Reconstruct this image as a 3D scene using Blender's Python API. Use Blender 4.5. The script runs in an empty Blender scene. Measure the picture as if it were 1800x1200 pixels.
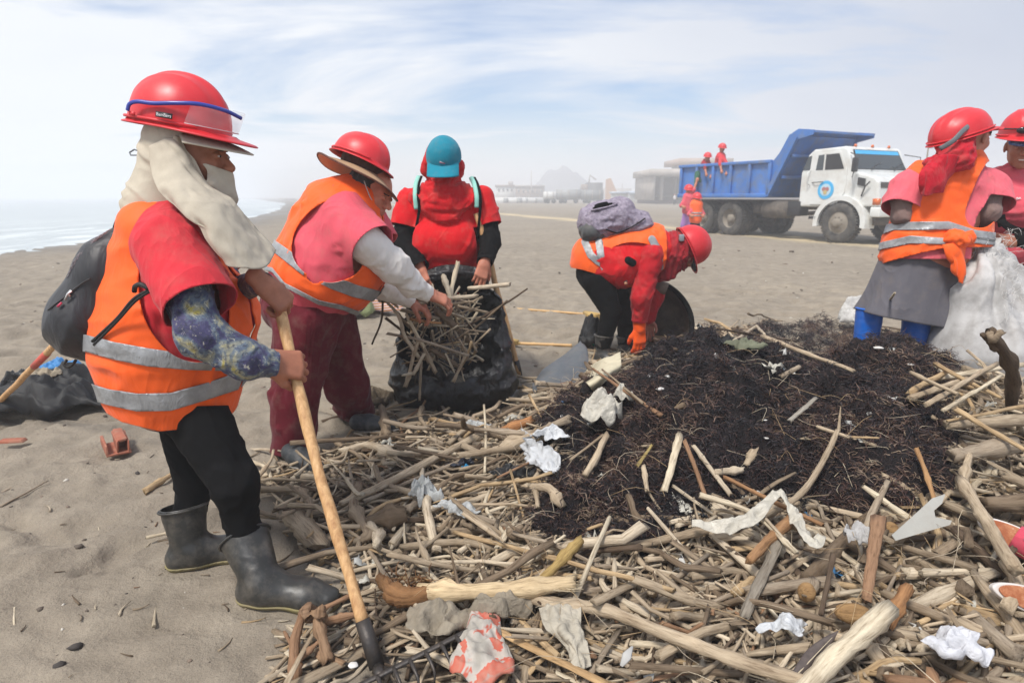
import bpy, math, random
import numpy as np
from mathutils import Vector, Matrix
random.seed(7)
RNG = np.random.default_rng(7)
scene = bpy.context.scene
C = scene.collection
R = math.radians

# ------------------------------------------------------------------ camera, sky, sun, exposure
CAM_H = 1.25
FPX = 1100.0
PITCH = math.atan(255.0 / FPX)
cam_d = bpy.data.cameras.new('camera')
cam = bpy.data.objects.new('camera', cam_d)
C.objects.link(cam)
cam.location = (0, 0, CAM_H)
cam.rotation_euler = (math.pi / 2 - PITCH, 0, 0)
cam_d.sensor_width = 36.0
cam_d.lens = 36.0 * FPX / 1800.0
cam_d.clip_start = 0.05
cam_d.clip_end = 4000
cam_d.dof.use_dof = True
cam_d.dof.focus_distance = 2.1
cam_d.dof.aperture_fstop = 5.0
scene.camera = cam

SUN_EL, SUN_AZ = R(58), R(215)          # azimuth from +Y towards +X
world = bpy.data.worlds.new('World')
scene.world = world
world.use_nodes = True
wt = world.node_tree
wt.nodes.clear()
def wn(t, **k):
 n = wt.nodes.new(t)
 for a, b in k.items():
  setattr(n, a, b)
 return n
w_out = wn('ShaderNodeOutputWorld')
w_mix = wn('ShaderNodeMixShader')
w_bg1 = wn('ShaderNodeBackground'); w_bg1.inputs[1].default_value = 0.078
w_bg2 = wn('ShaderNodeBackground')
w_sky = wn('ShaderNodeTexSky', sky_type='NISHITA', sun_disc=False)
w_sky.sun_elevation = SUN_EL; w_sky.sun_rotation = SUN_AZ
w_sky.air_density = 1.3; w_sky.dust_density = 0.25; w_sky.ozone_density = 3.0
w_tc = wn('ShaderNodeTexCoord')
w_sep = wn('ShaderNodeSeparateXYZ')
L = wt.links.new
tn = wn('ShaderNodeMix', data_type='RGBA', blend_type='MULTIPLY'); tn.inputs[0].default_value = 1; tn.inputs[7].default_value = (.60, .84, 1.14, 1)
L(w_sky.outputs[0], tn.inputs[6]); L(tn.outputs[2], w_bg1.inputs[0])
L(w_tc.outputs['Generated'], w_sep.inputs[0])
# project the direction on a flat cloud layer so that clouds stretch towards the horizon
zz = wn('ShaderNodeMath', operation='MAXIMUM'); L(w_sep.outputs[2], zz.inputs[0]); zz.inputs[1].default_value = 0.0
za = wn('ShaderNodeMath', operation='ADD'); L(zz.outputs[0], za.inputs[0]); za.inputs[1].default_value = 0.16
dx = wn('ShaderNodeMath', operation='DIVIDE'); L(w_sep.outputs[0], dx.inputs[0]); L(za.outputs[0], dx.inputs[1])
dy = wn('ShaderNodeMath', operation='DIVIDE'); L(w_sep.outputs[1], dy.inputs[0]); L(za.outputs[0], dy.inputs[1])
cmb = wn('ShaderNodeCombineXYZ'); L(dx.outputs[0], cmb.inputs[0]); L(dy.outputs[0], cmb.inputs[1])
nz = wn('ShaderNodeTexNoise'); nz.inputs['Scale'].default_value = 0.62; nz.inputs['Detail'].default_value = 9
nz.inputs['Roughness'].default_value = 0.56; nz.inputs['Distortion'].default_value = 0.5
mp = wn('ShaderNodeMapping'); mp.inputs['Location'].default_value = (0.35, 1.2, 0.0); mp.inputs['Scale'].default_value = (0.8, 1.25, 1)
L(cmb.outputs[0], mp.inputs[0]); L(mp.outputs[0], nz.inputs[0])
cr = wn('ShaderNodeValToRGB')
cr.color_ramp.elements[0].position = 0.47; cr.color_ramp.elements[0].color = (0.0, 0.0, 0.0, 1)
cr.color_ramp.elements[1].position = 0.62; cr.color_ramp.elements[1].color = (0.97, 0.97, 0.97, 1)
ab = wn('ShaderNodeMath', operation='ADD'); L(w_sep.outputs[0], ab.inputs[0]); ab.inputs[1].default_value = 0.06
ab2 = wn('ShaderNodeMath', operation='ABSOLUTE'); L(ab.outputs[0], ab2.inputs[0])
ab3 = wn('ShaderNodeMath', operation='MULTIPLY_ADD'); L(ab2.outputs[0], ab3.inputs[0]); ab3.inputs[1].default_value = 0.34; L(nz.outputs[0], ab3.inputs[2])
L(ab3.outputs[0], cr.inputs[0])
# fully white towards the horizon
hz = wn('ShaderNodeMapRange'); hz.inputs[1].default_value = 0.02; hz.inputs[2].default_value = 0.15
hz.inputs[3].default_value = 1.0; hz.inputs[4].default_value = 0.0
L(w_sep.outputs[2], hz.inputs[0])
mx = wn('ShaderNodeMath', operation='MAXIMUM'); L(cr.outputs[0], mx.inputs[0])
hz2 = wn('ShaderNodeMath', operation='MULTIPLY'); L(hz.outputs[0], hz2.inputs[0]); hz2.inputs[1].default_value = 0.86
L(hz2.outputs[0], mx.inputs[1])
# cloud brightness: thin bright cloud over the sea side, thicker greyer bank inland (+X)
cb = wn('ShaderNodeMapRange'); cb.inputs[1].default_value = 0.0; cb.inputs[2].default_value = 0.6
L(w_sep.outputs[0], cb.inputs[0])
nz2 = wn('ShaderNodeTexNoise'); nz2.inputs['Scale'].default_value = 1.3; nz2.inputs['Detail'].default_value = 5
L(mp.outputs[0], nz2.inputs[0])
cadd = wn('ShaderNodeMath', operation='MULTIPLY_ADD'); L(nz2.outputs[0], cadd.inputs[0]); cadd.inputs[1].default_value = 0.5; L(cb.outputs[0], cadd.inputs[2])
csub = wn('ShaderNodeMath', operation='SUBTRACT'); L(cadd.outputs[0], csub.inputs[0]); csub.inputs[1].default_value = 0.25
cc = wn('ShaderNodeValToRGB')
cc.color_ramp.elements[0].position = 0.0; cc.color_ramp.elements[0].color = (0.655, 0.675, 0.705, 1)
cc.color_ramp.elements[1].position = 1.0; cc.color_ramp.elements[1].color = (0.37, 0.41, 0.50, 1)
L(csub.outputs[0], cc.inputs[0])
L(cc.outputs[0], w_bg2.inputs[0]); w_bg2.inputs[1].default_value = 1.0
L(mx.outputs[0], w_mix.inputs[0]); L(w_bg1.outputs[0], w_mix.inputs[1]); L(w_bg2.outputs[0], w_mix.inputs[2])
L(w_mix.outputs[0], w_out.inputs[0])

sun_d = bpy.data.lights.new('sun', 'SUN'); sun_d.energy = 2.9; sun_d.angle = R(12); sun_d.color = (1.0, 0.955, 0.89)
sun = bpy.data.objects.new('sun', sun_d); C.objects.link(sun)
sdir = Vector((math.sin(SUN_AZ) * math.cos(SUN_EL), math.cos(SUN_AZ) * math.cos(SUN_EL), math.sin(SUN_EL)))
sun.rotation_euler = sdir.to_track_quat('Z', 'Y').to_euler()
sun.location = sdir * 50

vs = scene.view_settings
vs.view_transform = 'Standard'; vs.look = 'None'; vs.gamma = 1.0; vs.use_curve_mapping = False
vs.exposure = 0.56
scene.cycles.use_denoising = True
scene.cycles.max_bounces = 6
scene.cycles.diffuse_bounces = 3
scene.cycles.glossy_bounces = 2
scene.cycles.transmission_bounces = 4
scene.cycles.transparent_max_bounces = 12
scene.cycles.volume_bounces = 1
scene.cycles.caustics_reflective = False
scene.cycles.caustics_refractive = False

# ------------------------------------------------------------------ measured points
_f = np.array([0, math.cos(PITCH), -math.sin(PITCH)])
_u = np.array([0, math.sin(PITCH), math.cos(PITCH)])
_c = np.array([0, 0, CAM_H])
def ray(px, py):
 return _f + np.array([1., 0, 0]) * ((px - 900) / FPX) + _u * ((600 - py) / FPX)
def J(px, py, Y):
 d = ray(px, py)
 return _c + d * (Y / d[1])
def G(px, py, z=0.0):
 d = ray(px, py)
 return _c + d * ((z - CAM_H) / d[2])
def depth(p):
 return float(np.dot(np.asarray(p) - _c, _f))
def nrm(v):
 v = np.asarray(v, float); return v / (np.linalg.norm(v) + 1e-12)

# ------------------------------------------------------------------ noise
def _hash(ix, iy, iz, s):
 n = (ix * 374761393 + iy * 668265263 + iz * 2147483647 + s * 974711) & 0xffffffff
 n = ((n ^ (n >> 13)) * 1274126177) & 0xffffffff
 n = n ^ (n >> 16)
 return (n & 0xffff) / 32767.5 - 1.0
def vnoise(P, s=0):
 P = np.asarray(P, float)
 I = np.floor(P).astype(np.int64); F = P - I
 F = F * F * (3 - 2 * F)
 x, y, z = I[:, 0], I[:, 1], I[:, 2]; fx, fy, fz = F[:, 0], F[:, 1], F[:, 2]
 def h(a, b, c): return _hash(x + a, y + b, z + c, s)
 x00 = h(0,0,0)*(1-fx)+h(1,0,0)*fx; x10 = h(0,1,0)*(1-fx)+h(1,1,0)*fx
 x01 = h(0,0,1)*(1-fx)+h(1,0,1)*fx; x11 = h(0,1,1)*(1-fx)+h(1,1,1)*fx
 return (x00*(1-fy)+x10*fy)*(1-fz) + (x01*(1-fy)+x11*fy)*fz
def fbm(P, oct=3, s=0):
 a = 1.0; r = 0
 P = np.asarray(P, float)
 for i in range(oct):
  r = r + a * vnoise(P * (2 ** i), s + i * 17); a *= 0.5
 return r

# ------------------------------------------------------------------ signed distance fields -> smooth closed meshes
class Field:
 def __init__(s, k=0.03):
  s.p = []; s.k = k; s.off = 0.0
 def cap(s, a, b, ra, rb=None, flat=None, k=None, sub=False):
  rb = ra if rb is None else rb
  s.p.append(('c', np.asarray(a, float), np.asarray(b, float), ra, rb, None if flat is None else (nrm(flat[0]), flat[1]), s.k if k is None else k, sub)); return s
 def ell(s, c, ax, r, k=None, sub=False):
  ax = np.array([nrm(a) for a in ax]); r = np.asarray(r, float)
  s.p.append(('e', np.asarray(c, float), ax, r, None, None, s.k if k is None else k, sub)); return s
 def sph(s, c, r, k=None, sub=False):
  return s.cap(c, c, r, r, None, k, sub)
 def chain(s, pts, rs, flat=None, k=None):
  for i in range(len(pts) - 1):
   s.cap(pts[i], pts[i + 1], rs[i], rs[i + 1], flat, k)
  return s
 def copy(s, off=0.0):
  f = Field(s.k); f.p = list(s.p); f.off = s.off + off; return f
 def __call__(s, P):
  P = P.astype(np.float32)
  d = None
  for t, a, b, r1, r2, fl, k, sub in s.p:
   if t == 'c':
    ab = (b - a).astype(np.float32); L2 = float(ab @ ab)
    q = P - a.astype(np.float32)
    if L2 > 1e-10:
     tt = np.clip((q @ ab) / L2, 0, 1)
     q = q - tt[:, None] * ab
     rr = r1 + (r2 - r1) * tt
    else:
     rr = r1
    qq = np.einsum('ij,ij->i', q, q)
    if fl is not None:
     u, sc = fl
     w = q @ u.astype(np.float32)
     qq = qq - (1 - sc * sc) * w * w
    di = np.sqrt(np.maximum(qq, 1e-12)) - rr
   else:
    q = (P - a.astype(np.float32)) @ b.T.astype(np.float32)
    k0 = np.sqrt(((q / r1) ** 2).sum(1)) + 1e-9
    k1 = np.sqrt(((q / (r1 ** 2)) ** 2).sum(1)) + 1e-9
    di = k0 * (k0 - 1) / k1
   if d is None:
    d = di; continue
   if sub:
    di = -di
    h = np.maximum(k - np.abs(d - di), 0) / max(k, 1e-9)
    d = np.maximum(d, di) + h * h * k * 0.25
   else:
    h = np.maximum(k - np.abs(d - di), 0) / max(k, 1e-9)
    d = np.minimum(d, di) - h * h * k * 0.25
  return d - s.off
 def bounds(s):
  lo = np.full(3, 1e9); hi = -lo
  for t, a, b, r1, r2, fl, k, sub in s.p:
   if sub: continue
   if t == 'c':
    rr = max(r1, r2)
    w = np.full(3, rr)
    if fl is not None: w = w + np.abs(fl[0]) * rr * (1 / fl[1] - 1)
    lo = np.minimum(lo, np.minimum(a, b) - w); hi = np.maximum(hi, np.maximum(a, b) + w)
   else:
    w = (np.abs(b.T) * r1).sum(1)
    lo = np.minimum(lo, a - w); hi = np.maximum(hi, a + w)
  return lo - s.off - 0.02, hi + s.off + 0.02

def polygonise(field, h, lo=None, hi=None):
 l, g = field.bounds()
 if lo is not None: l = np.maximum(l, lo)
 if hi is not None: g = np.minimum(g, hi)
 B = 4
 n = np.maximum(np.ceil((g - l) / (h * B)).astype(int), 1) + 1
 cx, cy, cz = n
 gx = [l[i] + h * B * (np.arange(n[i])) for i in range(3)]
 # coarse block centres
 X, Yy, Z = np.meshgrid(*[gx[i] + h * (B - 1) / 2 for i in range(3)], indexing='ij')
 Pc = np.stack([X.ravel(), Yy.ravel(), Z.ravel()], 1)
 dc = field(Pc).reshape(n)
 D = np.repeat(np.repeat(np.repeat(dc, B, 0), B, 1), B, 2).astype(np.float32)
 act = np.argwhere(np.abs(dc) < h * B * 1.5)
 o = np.arange(B)
 ox, oy, oz = np.meshgrid(o, o, o, indexing='ij')
 off = np.stack([ox.ravel(), oy.ravel(), oz.ravel()], 1)
 idx = (act[:, None, :] * B + off[None]).reshape(-1, 3)
 if len(idx) == 0: return np.zeros((0, 3)), np.zeros((0, 3), int)
 D[idx[:, 0], idx[:, 1], idx[:, 2]] = field(l + idx * h)
 # closed at the border
 ins = D < 0
 nx, ny, nz_ = D.shape
 s = np.zeros((nx - 1, ny - 1, nz_ - 1), np.int8)
 cor = [(0,0,0),(1,0,0),(0,1,0),(1,1,0),(0,0,1),(1,0,1),(0,1,1),(1,1,1)]
 for a, b, c in cor:
  s += ins[a:nx-1+a, b:ny-1+b, c:nz_-1+c]
 cell = np.argwhere((s > 0) & (s < 8))
 cid = -np.ones(s.shape, np.int64); cid[cell[:, 0], cell[:, 1], cell[:, 2]] = np.arange(len(cell))
 acc = np.zeros((len(cell), 3)); cnt = np.zeros(len(cell))
 vals = [D[cell[:, 0]+a, cell[:, 1]+b, cell[:, 2]+c] for a, b, c in cor]
 for i in range(8):
  for j in range(i + 1, 8):
   df = np.array(cor[j]) - np.array(cor[i])
   if np.abs(df).sum() != 1: continue
   m = (vals[i] < 0) != (vals[j] < 0)
   t = np.where(m, vals[i] / (vals[i] - vals[j] + 1e-20), 0)
   p = np.array(cor[i]) + t[:, None] * df
   acc += p * m[:, None]; cnt += m
 V = l + (cell + acc / np.maximum(cnt, 1)[:, None]) * h
 quads = []
 for ax in range(3):
  sl0 = [slice(None)] * 3; sl1 = [slice(None)] * 3
  sl0[ax] = slice(0, -1); sl1[ax] = slice(1, None)
  a = ins[tuple(sl0)]; b = ins[tuple(sl1)]
  e = np.argwhere(a != b)
  u, v = [(1, 2), (2, 0), (0, 1)][ax]
  lim = np.array(s.shape)
  ok = (e[:, u] > 0) & (e[:, v] > 0) & (e[:, u] < lim[u]) & (e[:, v] < lim[v]) & (e[:, ax] < lim[ax])
  e = e[ok]
  flip = ~a[e[:, 0], e[:, 1], e[:, 2]]
  def cc_(du, dv):
   q = e.copy(); q[:, u] -= du; q[:, v] -= dv
   return cid[q[:, 0], q[:, 1], q[:, 2]]
  q = np.stack([cc_(1, 1), cc_(0, 1), cc_(0, 0), cc_(1, 0)], 1)
  q[flip] = q[flip][:, ::-1]
  quads.append(q)
 Q = np.concatenate(quads)
 Q = Q[(Q >= 0).all(1)]
 N = None
 for _ in range(2):
  N, d = gradient(field, V)
  V = V - N * np.clip(d, -h, h)[:, None]
 T = np.concatenate([Q[:, [0, 1, 2]], Q[:, [0, 2, 3]]])
 return V, T, N

def gradient(field, V, e=0.002):
 g = np.zeros_like(V)
 for i in range(3):
  o = np.zeros(3); o[i] = e
  g[:, i] = field(V + o) - field(V - o)
 L_ = np.linalg.norm(g, axis=1, keepdims=True) + 1e-9
 return g / L_, field(V)

def clip(V, T, s):
 """keeps the part of a triangle mesh where s < 0, cut exactly along s = 0"""
 s = np.where(np.abs(s) < 1e-7, 1e-7, s)
 ins = s < 0
 c = ins[T].sum(1)
 keep = T[c == 3]
 new = []; key = []; 
 out = [keep]
 def cut(i, j):
  return np.stack([i, j], 1)
 pend = []
 t2 = T[c == 2]
 if len(t2):
  o = np.argmin(ins[t2], 1)
  r = np.arange(len(t2))
  a = t2[r, o]; b = t2[r, (o + 1) % 3]; d = t2[r, (o + 2) % 3]
  pend.append(('2', a, b, d))
 t1 = T[c == 1]
 if len(t1):
  o = np.argmax(ins[t1], 1)
  r = np.arange(len(t1))
  a = t1[r, o]; b = t1[r, (o + 1) % 3]; d = t1[r, (o + 2) % 3]
  pend.append(('1', a, b, d))
 es = []
 for k, a, b, d in pend:
  es += [np.sort(cut(a, b), 1), np.sort(cut(a, d), 1)]
 if es:
  E = np.concatenate(es)
  U, inv = np.unique(E, axis=0, return_inverse=True)
  inv = inv.ravel()
  t = s[U[:, 0]] / (s[U[:, 0]] - s[U[:, 1]])
  NV = V[U[:, 0]] + (V[U[:, 1]] - V[U[:, 0]]) * t[:, None]
  base = len(V); pos = 0
  for k, a, b, d in pend:
   n = len(a); e1 = inv[pos:pos + n] + base; e2 = inv[pos + n:pos + 2 * n] + base; pos += 2 * n
   if k == '2':
    out.append(np.stack([e1, b, d], 1)); out.append(np.stack([e1, d, e2], 1))
   else:
    out.append(np.stack([a, e1, e2], 1))
  V = np.concatenate([V, NV])
 T = np.concatenate(out) if out else T
 used = np.unique(T); m = -np.ones(len(V), int); m[used] = np.arange(len(used))
 return V[used], m[T], used

# ------------------------------------------------------------------ objects
def mesh_obj(name, V, F, mat, parent=None, smooth=True, attrs=None, base=None, mats=None, fmat=None):
 """F: (n,3) or (n,4) int array, or a list of faces. parent: an Empty or mesh object placed without rotation."""
 me = bpy.data.meshes.new(name)
 V = np.asarray(V, float)
 org = np.zeros(3)
 if parent is not None: org = world_of(parent)
 loc = np.zeros(3)
 if parent is None:
  loc = np.asarray(base, float) if base is not None else (np.array([(V[:, 0].min() + V[:, 0].max()) / 2, (V[:, 1].min() + V[:, 1].max()) / 2, V[:, 2].min()]) if len(V) else loc)
 W = V - org - loc
 if isinstance(F, list):
  me.from_pydata(W.tolist(), [], [list(map(int, f)) for f in F])
 else:
  F = np.asarray(F, int)
  me.vertices.add(len(W)); me.vertices.foreach_set('co', W.astype(np.float32).ravel())
  n = F.shape[1]
  me.loops.add(F.size); me.polygons.add(len(F))
  me.loops.foreach_set('vertex_index', F.astype(np.int32).ravel())
  me.polygons.foreach_set('loop_start', (np.arange(len(F)) * n).astype(np.int32))
  me.update(calc_edges=True)
 if attrs:
  for k, a in attrs.items():
   a = np.asarray(a, np.float32)
   if a.ndim == 1:
    at = me.attributes.new(k, 'FLOAT', 'POINT'); at.data.foreach_set('value', a)
   else:
    at = me.attributes.new(k, 'FLOAT_VECTOR', 'POINT'); at.data.foreach_set('vector', a.ravel())
 for m_ in (mats or [mat]): me.materials.append(m_)
 if fmat is not None: me.polygons.foreach_set('material_index', np.asarray(fmat, np.int32))
 if smooth: me.polygons.foreach_set('use_smooth', [True] * len(me.polygons))
 o = bpy.data.objects.new(name, me)
 C.objects.link(o)
 if parent is not None: o.parent = parent
 o.location = loc
 o['_org'] = [float(v) for v in (org + loc)]
 return o
def world_of(o):
 return np.array(o['_org'])
def empty(name, loc):
 o = bpy.data.objects.new(name, None); C.objects.link(o)
 o.location = [float(v) for v in loc]; o.empty_display_size = 0.1
 o['_org'] = [float(v) for v in loc]
 return o
def tag(o, label, cat, group=None):
 o['label'] = label; o['category'] = cat
 if group: o['group'] = group
 return o
def kind(o, k):
 o['kind'] = k; return o
def solid(o, t, off=-1.0):
 m = o.modifiers.new('thickness', 'SOLIDIFY'); m.thickness = t; m.offset = off; m.use_rim = True
 return o

def cat(parts):
 """joins (V, F) pieces of the same face size"""
 Vs, Fs, n = [], [], 0
 for V, F in parts:
  Vs.append(np.asarray(V, float)); Fs.append(np.asarray(F, int) + n); n += len(V)
 return np.concatenate(Vs), np.concatenate(Fs)

def frame_along(pts):
 pts = np.asarray(pts, float)
 t = np.gradient(pts, axis=0); t /= np.linalg.norm(t, axis=1, keepdims=True) + 1e-12
 a = np.array([0, 0, 1.0]) if abs(t[0][2]) < 0.9 else np.array([1.0, 0, 0])
 u = []
 x = nrm(np.cross(t[0], a))
 for i in range(len(pts)):
  x = nrm(x - t[i] * (x @ t[i])); u.append(x)
 u = np.array(u); v = np.cross(t, u)
 return t, u, v
def spline(pts, n):
 """Catmull-Rom through the points, n samples"""
 pts = np.asarray(pts, float)
 if len(pts) == 2:
  t = np.linspace(0, 1, n)[:, None]; return pts[0] * (1 - t) + pts[1] * t
 P = np.vstack([2 * pts[0] - pts[1], pts, 2 * pts[-1] - pts[-2]])
 T = np.linspace(0, len(pts) - 1 - 1e-9, n)
 i = T.astype(int); f = (T - i)[:, None]
 p0, p1, p2, p3 = P[i], P[i + 1], P[i + 2], P[i + 3]
 return 0.5 * ((2 * p1) + (-p0 + p2) * f + (2 * p0 - 5 * p1 + 4 * p2 - p3) * f * f + (-p0 + 3 * p1 - 3 * p2 + p3) * f ** 3)
def tube(pts, rad, sides=8, flat=1.0, caps=True, up=None):
 """quad tube; rad scalar or array; returns V, F(quads)"""
 pts = np.asarray(pts, float); n = len(pts)
 rad = np.broadcast_to(np.asarray(rad, float), (n,)) if np.ndim(rad) < 2 else rad
 t, u, v = frame_along(pts)
 if up is not None:
  up = np.asarray(up, float)
  v = np.array([nrm(up - ti * (up @ ti)) for ti in t]); u = np.cross(v, t)
 a = np.arange(sides) / sides * 2 * np.pi
 V = pts[:, None, :] + rad[:, None, None] * (np.cos(a)[None, :, None] * u[:, None, :] + flat * np.sin(a)[None, :, None] * v[:, None, :])
 V = V.reshape(-1, 3)
 i = np.arange(n - 1)[:, None] * sides; j = np.arange(sides)[None]; j2 = (j + 1) % sides
 F = np.stack([i + j, i + j2, i + sides + j2, i + sides + j], -1).reshape(-1, 4)
 if caps:
  c0 = len(V); V = np.vstack([V, pts[0], pts[-1]])
  j = np.arange(0, sides, 2)
  f0 = np.stack([np.full_like(j, c0), (j + 2) % sides, (j + 1) % sides, j], 1)
  b = (n - 1) * sides
  f1 = np.stack([np.full_like(j, c0 + 1), b + j, b + (j + 1) % sides, b + (j + 2) % sides], 1)
  F = np.vstack([F, f0, f1])
 return V, F
def patch(rows, nu=24, nv=24, disp=None):
 """smooth sheet through a grid of points (rows of equal length)"""
 rows = [spline(np.array(r), nu) for r in rows]
 g = np.array(rows)                       # (r, nu, 3)
 cols = [spline(g[:, i], nv) for i in range(nu)]
 S = np.array(cols)                       # (nu, nv, 3)
 V = S.reshape(-1, 3)
 i = np.arange(nu - 1)[:, None] * nv; j = np.arange(nv - 1)[None]
 F = np.stack([i + j, i + j + 1, i + nv + j + 1, i + nv + j], -1).reshape(-1, 4)
 if disp is not None:
  du = np.gradient(S, axis=0); dv = np.gradient(S, axis=1)
  N = np.cross(du, dv); N /= np.linalg.norm(N, axis=2, keepdims=True) + 1e-9
  V = V + N.reshape(-1, 3) * disp(V)[:, None]
 return V, F
BOXF = np.array([[0,3,2,1],[4,5,6,7],[0,1,5,4],[1,2,6,5],[2,3,7,6],[3,0,4,7]])
def box(c, s, M=None, taper=1.0):
 x, y, z = np.asarray(s, float) / 2
 V = np.array([[-x,-y,-z],[x,-y,-z],[x,y,-z],[-x,y,-z],[-x*taper,-y*taper,z],[x*taper,-y*taper,z],[x*taper,y*taper,z],[-x*taper,y*taper,z]])
 if M is not None: V = V @ np.asarray(M).T
 return V + np.asarray(c, float), BOXF
def prism(poly, y0, y1):
 """poly: (x,z) outline extruded along y; triangulated faces as a list"""
 n = len(poly)
 V = [(x, y0, z) for x, z in poly] + [(x, y1, z) for x, z in poly]
 F = [list(range(n)), list(range(2 * n - 1, n - 1, -1))] + [[i, i + n, (i + 1) % n + n, (i + 1) % n] for i in range(n)]
 return np.array(V, float), F
def catl(parts):
 Vs, Fs, n = [], [], 0
 for V, F in parts:
  Vs.append(np.asarray(V, float)); Fs += [[int(i) + n for i in f] for f in F]; n += len(V)
 return np.concatenate(Vs), Fs
def bev(o, w=0.01, seg=2, ang=40):
 m = o.modifiers.new('bevel', 'BEVEL'); m.width = w; m.segments = seg; m.limit_method = 'ANGLE'; m.angle_limit = R(ang)
 return o

# ------------------------------------------------------------------ materials
def srgb(r, g, b):
 def f(c):
  c /= 255.0
  return c / 12.92 if c <= 0.04045 else ((c + 0.055) / 1.055) ** 2.4
 return (f(r), f(g), f(b))
class Mat:
 def __init__(s, name):
  s.m = bpy.data.materials.new(name); s.m.use_nodes = True
  s.t = s.m.node_tree; s.t.nodes.clear()
  s.o = s.n('ShaderNodeOutputMaterial'); s.b = s.n('ShaderNodeBsdfPrincipled')
  s.l(s.b.outputs[0], s.o.inputs[0])
 def n(s, t, **k):
  x = s.t.nodes.new(t)
  for a, b in k.items(): setattr(x, a, b)
  return x
 def l(s, a, b): s.t.links.new(a, b)
 def coords(s, kind_='Object'):
  return s.n('ShaderNodeTexCoord').outputs[kind_]
 def attr(s, name, out='Vector'):
  return s.n('ShaderNodeAttribute', attribute_name=name).outputs[out]
 def mapped(s, v, scale=(1, 1, 1), rot=(0, 0, 0)):
  m = s.n('ShaderNodeMapping'); s.l(v, m.inputs[0]); m.inputs['Scale'].default_value = scale; m.inputs['Rotation'].default_value = rot
  return m.outputs[0]
 def noise(s, v, scale, detail=4, rough=0.55, dist=0.0, out=0):
  n = s.n('ShaderNodeTexNoise'); s.l(v, n.inputs[0]); n.inputs['Scale'].default_value = scale
  n.inputs['Detail'].default_value = detail; n.inputs['Roughness'].default_value = rough; n.inputs['Distortion'].default_value = dist
  return n.outputs[out]
 def ramp(s, v, stops):
  r = s.n('ShaderNodeValToRGB'); s.l(v, r.inputs[0])
  e = r.color_ramp.elements
  while len(e) < len(stops): e.new(0.5)
  for i, (p, c) in enumerate(stops):
   e[i].position = p; e[i].color = (*c, 1) if len(c) == 3 else c
  return r.outputs[0]
 def mix(s, f, a, b, mode='MIX'):
  m = s.n('ShaderNodeMix', data_type='RGBA', blend_type=mode)
  for sock, v in ((m.inputs[0], f), (m.inputs[6], a), (m.inputs[7], b)):
   if hasattr(v, 'links'): s.l(v, sock)
   elif isinstance(v, (int, float)): sock.default_value = v if sock == m.inputs[0] else (v, v, v, 1)
   else: sock.default_value = (*v, 1) if len(v) == 3 else v
  return m.outputs[2]
 def math(s, op, a, b=0.0, c=None, clamp=False):
  m = s.n('ShaderNodeMath', operation=op, use_clamp=clamp)
  for i, v in enumerate([a, b] + ([c] if c is not None else [])):
   if hasattr(v, 'links'): s.l(v, m.inputs[i])
   else: m.inputs[i].default_value = v
  return m.outputs[0]
 def set(s, **k):
  names = dict(base='Base Color', rough='Roughness', metal='Metallic', spec='Specular IOR Level', sheen='Sheen Weight', alpha='Alpha', trans='Transmission Weight', sub='Subsurface Weight', coat='Coat Weight', ior='IOR', emit='Emission Color', es='Emission Strength', coatr='Coat Roughness')
  for a, v in k.items():
   i = s.b.inputs[names[a]]
   if hasattr(v, 'links'): s.l(v, i)
   elif isinstance(v, (tuple, list)): i.default_value = (*v, 1)
   else: i.default_value = v
  return s
 def crease(s, v, sc, st, prev=None, sq=.5):
  n = s.noise(s.mapped(v, (1, 1, sq), (.3, .5, 0)), sc, 2, .5, 1.6)
  r = s.math('POWER', s.math('SUBTRACT', 1.0, s.math('MULTIPLY', s.math('ABSOLUTE', s.math('SUBTRACT', n, .5)), 5.0), clamp=True), 2.5)
  return s.bump(r, min(1, st * 1.0), .014, prev)
 def bump(s, hgt, strength=0.3, dist=0.01, prev=None):
  b = s.n('ShaderNodeBump'); s.l(hgt, b.inputs['Height']); b.inputs['Strength'].default_value = strength; b.inputs['Distance'].default_value = dist
  if prev is not None: s.l(prev, b.inputs['Normal'])
  s.l(b.outputs[0], s.b.inputs['Normal']); return b.outputs[0]
_MC = {}
def fabric(name, col, var=0.12, rough=0.85, wr=0.5, wscale=9, sheen=0.08, dirt=0.22, dirtcol=(0.28, 0.22, 0.16)):
 if name in _MC: return _MC[name]
 m = Mat(name); v = m.coords()
 big = m.noise(v, 5, 5, 0.6)
 c = m.ramp(big, [(0.3, tuple(x * (1 - var) for x in col)), (0.7, tuple(min(1, x * (1 + var)) for x in col))])
 fine = m.noise(v, 700, 2, 0.5)
 c = m.mix(0.35, c, m.mix(1.0, c, m.ramp(fine, [(0.3, (0.75, 0.75, 0.75)), (0.7, (1.2, 1.2, 1.2))]), 'MULTIPLY'))
 if dirt:
  dn = m.noise(v, 14, 6, 0.7)
  c = m.mix(m.ramp(dn, [(0.48, (0, 0, 0)), (0.75, (dirt, dirt, dirt))]), c, dirtcol)
 m.set(base=c, rough=rough, sheen=sheen, spec=0.25)
 w = m.noise(m.mapped(v, (1, 1, 0.45)), wscale, 3, 0.5, 0.8)
 b1 = m.bump(w, wr * .6, 0.03)
 b1 = m.crease(v, wscale * .55, wr * .38, b1)
 m.bump(fine, 0.25, 0.0006, b1)
 _MC[name] = m.m; return m.m
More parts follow.
